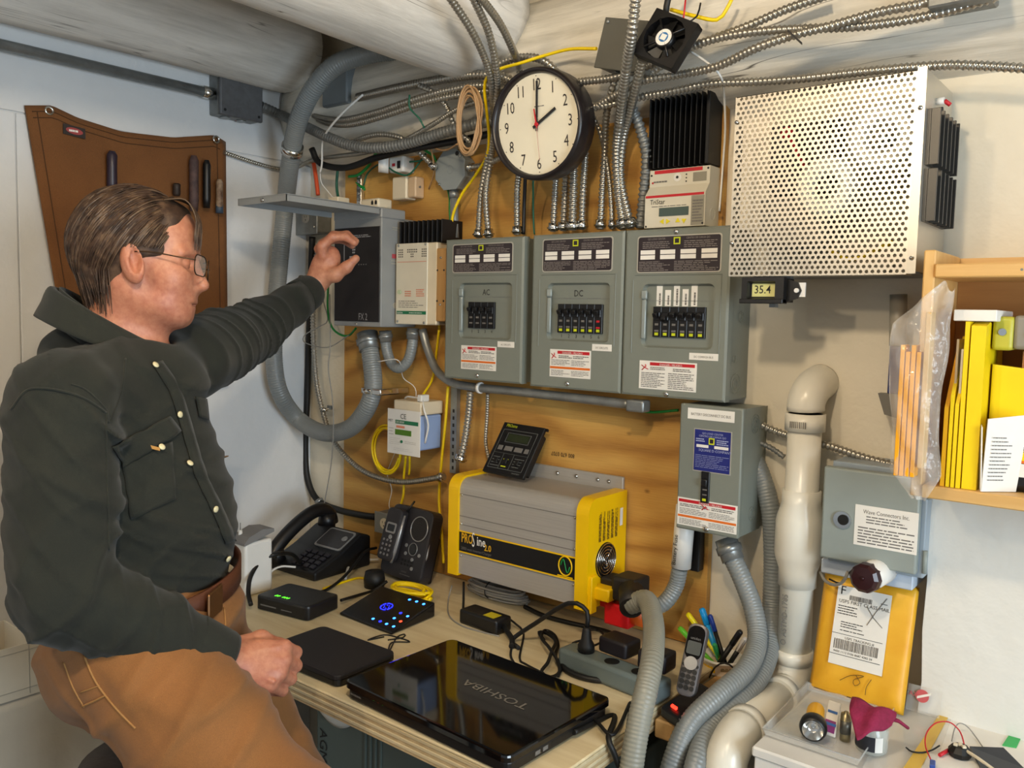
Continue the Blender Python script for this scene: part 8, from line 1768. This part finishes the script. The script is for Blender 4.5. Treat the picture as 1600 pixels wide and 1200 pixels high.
# glasses
m_wire = mat('glasses_wire', '#4a3a2c', 0.3, 0.8)
mb = MB(); mb.sweep(spline([hp(0.012, -0.002, 0.079), hp(0.04, -0.002, 0.076), hp(0.08, -0.008, 0.070), hp(0.104, -0.011, 0.064)], 0.006), 0.0012, 6).sweep(spline([hp(0.012, -0.002, -0.079), hp(0.06, -0.004, -0.074), hp(0.104, -0.011, -0.064)], 0.006), 0.0012, 6)
gl = MAN.part('eyeglasses', mb, m_wire, body)
t = NT('lens_glass'); t.base('#cfd6d2'); t.set(Roughness=0.03, Alpha=0.22, Specular_IOR_Level=0.9)
for sg in (1, -1):
    cc = hp(0.106-0.0, -0.017, 0.036*sg); lu, lv = unit(es*sg-ef*0.18), unit(eu+ef*0.06); q = rrect(0.050, 0.034, 0.012, 5)
    mb = MB(); mb.sweep([cc+lu*x+lv*y for x, y in q], 0.0011, 6, True, True); MAN.part('lens_rim', mb, m_wire, body)
    mb = MB(); mb.raw([cc+lu*x+lv*y for x, y in q], [tuple(range(len(q)))]); MAN.part('lens', mb, t.m, body)
mb = MB(); mb.sweep([hp(0.107, -0.010, 0.012), hp(0.110, -0.006, 0), hp(0.107, -0.010, -0.012)], 0.0011, 6); MAN.part('nose_bridge', mb, m_wire, body)
# hair: volume plus locks combed back
HR = Solid(); HR.ell(hp(-0.011, 0.020, 0), HA, (0.098, 0.098, 0.080), 0.01).ell(hp(-0.045, -0.035, 0), HA, (0.042, 0.055, 0.058), 0.03).ell(hp(0.052, 0.056, 0.0), HA, (0.040, 0.038, 0.056), 0.02)
HR.cut(hp(0.062, 0.0, 0), unit(ef*0.965-eu*0.26), 0.006)
HR.cut(hp(0, -0.080, 0), -eu, 0.012)
for sg in (1, -1): HR.ell(hp(0.042, -0.054, 0.080*sg), HA, (0.052, 0.046, 0.050), 0.01, True)
t = NT('hair_brown'); v = t.coords(); hn = t.noise(v, 60, 4); t.base(t.ramp(hn, [(0.3, '#261a13'), (0.5, '#3b2a1f'), (0.75, '#5d4938')])); t.set(Roughness=0.6, Specular_IOR_Level=0.3); m_hair = t.m
t = NT('hair_light'); t.base(t.ramp(t.noise(t.coords(), 60, 4), [(0.3, '#3a2c22'), (0.7, '#66513d')])); t.set(Roughness=0.4); m_hair2 = t.m
hair = mesh_part(MAN, 'hair', HR.mesh(0.0035), m_hair, body)
rg = random.Random(11)
strands = [MB(), MB()]
def on_head(f, u, s):      # push a local point out to the hair surface
    q = np.array([(f+0.013)/0.101, (u-0.024)/0.101, s/0.082]); L_ = np.linalg.norm(q); return L_
HRAD = (0.099, 0.099, 0.081)
for k in range(2800):
    low = k % 3 == 0; side = k % 3 == 1
    th = rg.choice((-1, 1))*rg.uniform(0.6, 1.45) if side else rg.uniform(-1.2, 1.2)
    c_ = math.cos(th)
    a0 = rg.uniform(1.9, 3.35) if low else (rg.uniform(0.05, 2.4) if side else rg.uniform(0.55, 2.7))
    f, u, s = HRAD[0]*math.cos(a0)*c_-0.011, HRAD[1]*math.sin(a0)*c_+0.020, math.sin(th)*HRAD[2]
    if (f-0.060)*0.965-u*0.26 > 0.0 or (u < 0.0 and f > -0.015) or u < -0.02: continue
    P, L_ = [], rg.uniform(0.10, 0.19); st = 0.009; lift = rg.uniform(0.0, 0.0045); sw = rg.uniform(-0.3, 0.3); endu = rg.uniform(-0.112, -0.07)
    for i in range(int(L_/st)):
        q = V((f+0.011)/HRAD[0], (u-0.020)/HRAD[1], s/HRAD[2]); ln = np.linalg.norm(q); tgt = 1.0+(lift+0.0015*math.sin(i*0.6+k))/0.1
        if u > -0.030: q = q/ln*tgt; f, u, s = q[0]*HRAD[0]-0.011, q[1]*HRAD[1]+0.020, q[2]*HRAD[2]
        if u < endu or (f > -0.012 and u < 0.004 and abs(s) > 0.04) or (f > 0.058 and u < 0.02): break
        P.append(hp(f, u, s))
        n = unit(V(q[0]/HRAD[0], q[1]/HRAD[1], q[2]/HRAD[2])); sd = 1 if s > 0 else -1
        if u > -0.030:
            dv = V(-1.0, -0.45-9.0*max(0, 0.075-u)-0.5*abs(s)/0.08, sw*0.6+0.35*sd*(1 if u > 0.05 else 0)); dv = dv-n*(dv @ n)
        else: dv = V(0.25 if f < -0.05 else 0.05, -1, -0.12*sd+sw*0.3)
        dv = unit(dv); f, u, s = f+dv[0]*st, u+dv[1]*st, s+dv[2]*st
    if len(P) > 4: strands[1 if rg.random() < 0.3 else 0].sweep(P, [0.0021*min(1, (i+1)/3)*(1-0.8*i/len(P)) for i in range(len(P))], 4, cap=False)
for k in range(26):      # forelock over the brow
    s0 = rg.uniform(0.0, 0.05); P = [hp(0.052, 0.105-s0*0.3, s0), hp(0.085, 0.090, s0+0.004), hp(0.102, 0.062, s0+0.006), hp(0.101+rg.uniform(-0.003, 0.003), 0.03, s0+0.006), hp(0.100, 0.012+rg.uniform(-0.006, 0.012), s0+0.004)]
    P = spline(P, 0.008); strands[k % 2].sweep(P, [0.0018*(1-0.7*i/len(P)) for i in range(len(P))], 4, cap=False)
for mb, m_ in zip(strands, (m_hair, m_hair2)): o = MAN.part('hair_locks', mb, m_, body); o['kind'] = 'stuff'
# stool
sc_ = DP(252, 1190, 1.40); sz_ = min(DP(165, 1118, 1.38)[2], sc_[2]+0.03)-0.02
T = Thing('stool', 'dark brown padded stool under the person', 'stool', V(sc_[0], sc_[1], 0))
mb = MB(); mb.lathe([(0.0, -0.075), (0.115, -0.075), (0.132, -0.05), (0.135, -0.025), (0.125, -0.004), (0.09, 0.0), (0.0, 0.0)], V(sc_[0], sc_[1], sz_), UZ, 40, cap=False); T.part('seat', mb, mat('stool_leather', '#2b2120', 0.5, bump=0.2, bs=90))
for k in range(4):
    a = PI/4+k*PI/2; d = V(math.cos(a), math.sin(a), 0); mb = MB(); mb.cyl(V(sc_[0], sc_[1], sz_-0.07)+d*0.09, V(sc_[0], sc_[1], 0.001)+d*0.19, 0.014, seg=12); T.part('leg', mb, m_dull)
mb = MB(); mb.sweep([V(sc_[0]+0.165*math.cos(t), sc_[1]+0.165*math.sin(t), 0.28) for t in np.linspace(0, 2*PI, 40)[:-1]], 0.009, 8, True, True); T.part('foot_ring', mb, m_dull)
# ------------------------------------------------------------------ left wall: tool roll and tools
m_canvas = m_clothf('brown_canvas', '#6f4520', '#7d5026', 700, 0.9)
T = Thing('tool_roll', 'brown canvas tool roll hung from grommets on the left wall', 'tool roll', LW(200, 600, 0.01))
topx = [(38, 165), (80, 165), (120, 184), (190, 206), (270, 215), (335, 211), (352, 222)]
def topy(x):
    for (a, b), (c, d) in zip(topx, topx[1:]):
        if a <= x <= c: return b+(d-b)*(x-a)/(c-a)
    return topx[-1][1]
def roll(u, v):
    xt = 38+314*u; yt = topy(xt); xb_ = 118+238*u; yb = 640-37*u
    px, py = xt+(xb_-xt)*v, yt+(yb-yt)*v
    return LW(px, py, 0.016+0.006*math.sin(5*u+1)*math.sin(PI*min(1, v*1.3))+0.004*math.sin(11*u+4*v))
mb = MB(); mb.surf(roll, 40, 40); cv = T.part('canvas', mb, m_canvas); md = cv.modifiers.new('t', 'SOLIDIFY'); md.thickness = 0.003
def onroll(u, v, off=0.004): return roll(u, v)+V(off, 0, 0)
for (a, b) in (((0.03, 0.01), (0.97, 0.01)), ((0.03, 0.03), (0.97, 0.035))):
    mb = MB(); mb.sweep([onroll(a[0]+(b[0]-a[0])*i/30, a[1]+(b[1]-a[1])*i/30+0.01, 0.003) for i in range(31)], 0.0012, 5); T.part('stitching', mb, mat('stitch_dark', '#4a2e14', 0.9) if 'stitch_dark' not in MATS else MATS['stitch_dark'], cv)
for u_ in (0.055, 0.955): mb = MB(); mb.sweep([onroll(u_, 0.02+0.96*i/30, 0.003) for i in range(31)], 0.0013, 5); T.part('hem', mb, MATS['stitch_dark'], cv)
for px, py in ((77, 173), (338, 218)):
    c = LW(px, py, 0.024); mb = MB(); mb.sweep([c+V(0, 0.0085*math.cos(t), 0.0085*math.sin(t)) for t in np.linspace(0, 2*PI, 20)[:-1]], 0.0028, 6, True, True); T.part('grommet', mb, m_chrome, cv)
mb = MB(); c = LW(116, 205, 0.026); mb.obox(c, V(0, 1, -0.08), UZ, UX, 0.026, 0.012, 0.001); lb_ = T.part('label_patch', mb, mat('patch_black', '#2a211c', 0.6), cv)
mb = MB(); mb.prism([(0.020*math.cos(t), 0.0075*math.sin(t)) for t in np.linspace(0, 2*PI, 24)[:-1]], c+UX*0.0012, V(0, 1, -0.08), UZ, 0, 0.0006); T.part('patch_oval', mb, mat('patch_red', '#9c3f3f', 0.5), lb_)
mb = MB(); mb.lines(c+V(0.0019, -0.013, -0.003), UY, UZ, 0.026, 0.006, 1, 0.0003, 3, 0.8); T.part('patch_lettering', mb, m_paper, lb_)
# pocket front behind which tools sit
def tool(name, label, px, y0, y1, r, m, parts=()):
    a, b = LW(px, y0, 0.042), LW(px, y1, 0.036); T = Thing(name, label, 'hand tool', b)
    mb = MB(); d = a-b; mb.sweep([b, b+d*0.2, b+d*0.6, b+d*0.9, a], [r*0.8, r, r*0.95, r, r*0.55], 12); T.part('handle', mb, m); return T, a, b
tool('screwdriver', 'tool with thick dark purple handle in the tool roll', 175, 236, 300, 0.0125, mat('handle_plum', '#2c2230', 0.4))
T, a, b = tool('file', 'worn dark handle second from right in the tool roll', 303, 243, 330, 0.0125, mat('handle_worn', '#3a2a2a', 0.7, c2='#55403c', vs_=60))
tool('screwdriver', 'black-handled tool right of the worn handle in the tool roll', 323, 250, 325, 0.0105, m_black)
T, a, b = tool('glue_tube', 'scuffed white and blue tube at the right edge of the tool roll', 343, 280, 332, 0.0095, mat('tube_scuffed', '#a08a72', 0.6, c2='#5a4030', vs_=50))
mb = MB(); mb.cyl(b-UZ*0.002, b+UZ*0.022, 0.0102, seg=14); T.part('blue_cap', mb, mat('tube_blue', '#3a4a5c', 0.5))
tool('clip', 'short dark handle between the purple and worn handles in the tool roll', 276, 286, 306, 0.010, mat('clip_brown', '#2a1c14', 0.6))
mb = MB(); c = LW(345, 180, 0.0); 
# ------------------------------------------------------------------ plaster bench and things on it
BZ = 0.76
bx = ZT(55, 1084, BZ)[0]
m_bench = m_plaster('bench_plaster', '#b9b3a4', '#cbc5b6')
struct('wall_bench', MB().box(0.0065, bx, -3.2, -0.72, 0.0, BZ, 0.02, 3), m_bench)
cc_ = ZT(64, 1082, BZ)
T = Thing('carton', 'open white cardboard carton on the plaster bench', 'box', V(cc_[0]-0.1, cc_[1]-0.2, BZ+0.0005))
hgt = LW(62, 1001, cc_[0])[2]-BZ; m_cart = mat('carton_white', '#cfc9b8', 0.6); m_cin = mat('carton_inside', '#8b6f4a', 0.8)
X1, Y1 = cc_[0]-0.004, cc_[1]
for nm, q in (('front_side', (X1-0.003, X1, Y1-0.40, Y1)), ('back_side', (X1-0.17, X1-0.167, Y1-0.40, Y1)), ('end_side', (X1-0.167, X1-0.003, Y1-0.003, Y1)), ('end_side', (X1-0.167, X1-0.003, Y1-0.40, Y1-0.397))):
    T.part(nm, MB().box(*q, BZ+0.0005, BZ+hgt), m_cart)
T.part('bottom', MB().box(X1-0.167, X1-0.003, Y1-0.397, Y1-0.003, BZ+0.0005, BZ+0.004), m_cin)
mb = MB(); mb.box(X1, X1+0.0006, Y1-0.40, Y1, BZ+hgt-0.014, BZ+hgt-0.0125).box(X1, X1+0.0006, Y1-0.020, Y1-0.0185, BZ+0.004, BZ+hgt).box(X1, X1+0.0006, Y1-0.40, Y1, BZ+0.016, BZ+0.0175); T.part('crease', mb, m_silv)
p = ZT(92, 1035, BZ); T = Thing('blue_case', 'dark blue patterned case on the bench behind the person', 'case', V(p[0], p[1], BZ+0.0005))
mb = MB(); mb.box(p[0]-0.05, p[0]+0.01, p[1]-0.035, p[1]+0.20, BZ+0.0005, BZ+0.034, 0.004, 2); T.part('case', mb, mat('case_navy', '#17222c', 0.5, c2='#20506a', vs_=60))
# cardboard box by the wall behind the table
a = LW(346, 700, 0.01); T = Thing('cardboard_box', 'narrow brown cardboard box on the table against the left wall', 'box', V(0.04, a[1]-0.05, TZ+0.0005))
T.part('carton', MB().box(0.0085, 0.06, a[1]-0.16, a[1]-0.022, TZ+0.0005, a[2]-0.03, 0.002), mat('cardboard', '#8a6a48', 0.8, c2='#9c7a54'))
T.part('flap', MB().obox(V(0.05, a[1]-0.09, a[2]-0.022), V(1, 0, 0.35), UY, V(-0.35, 0, 1), 0.03, 0.069, 0.0015), MATS['cardboard'])
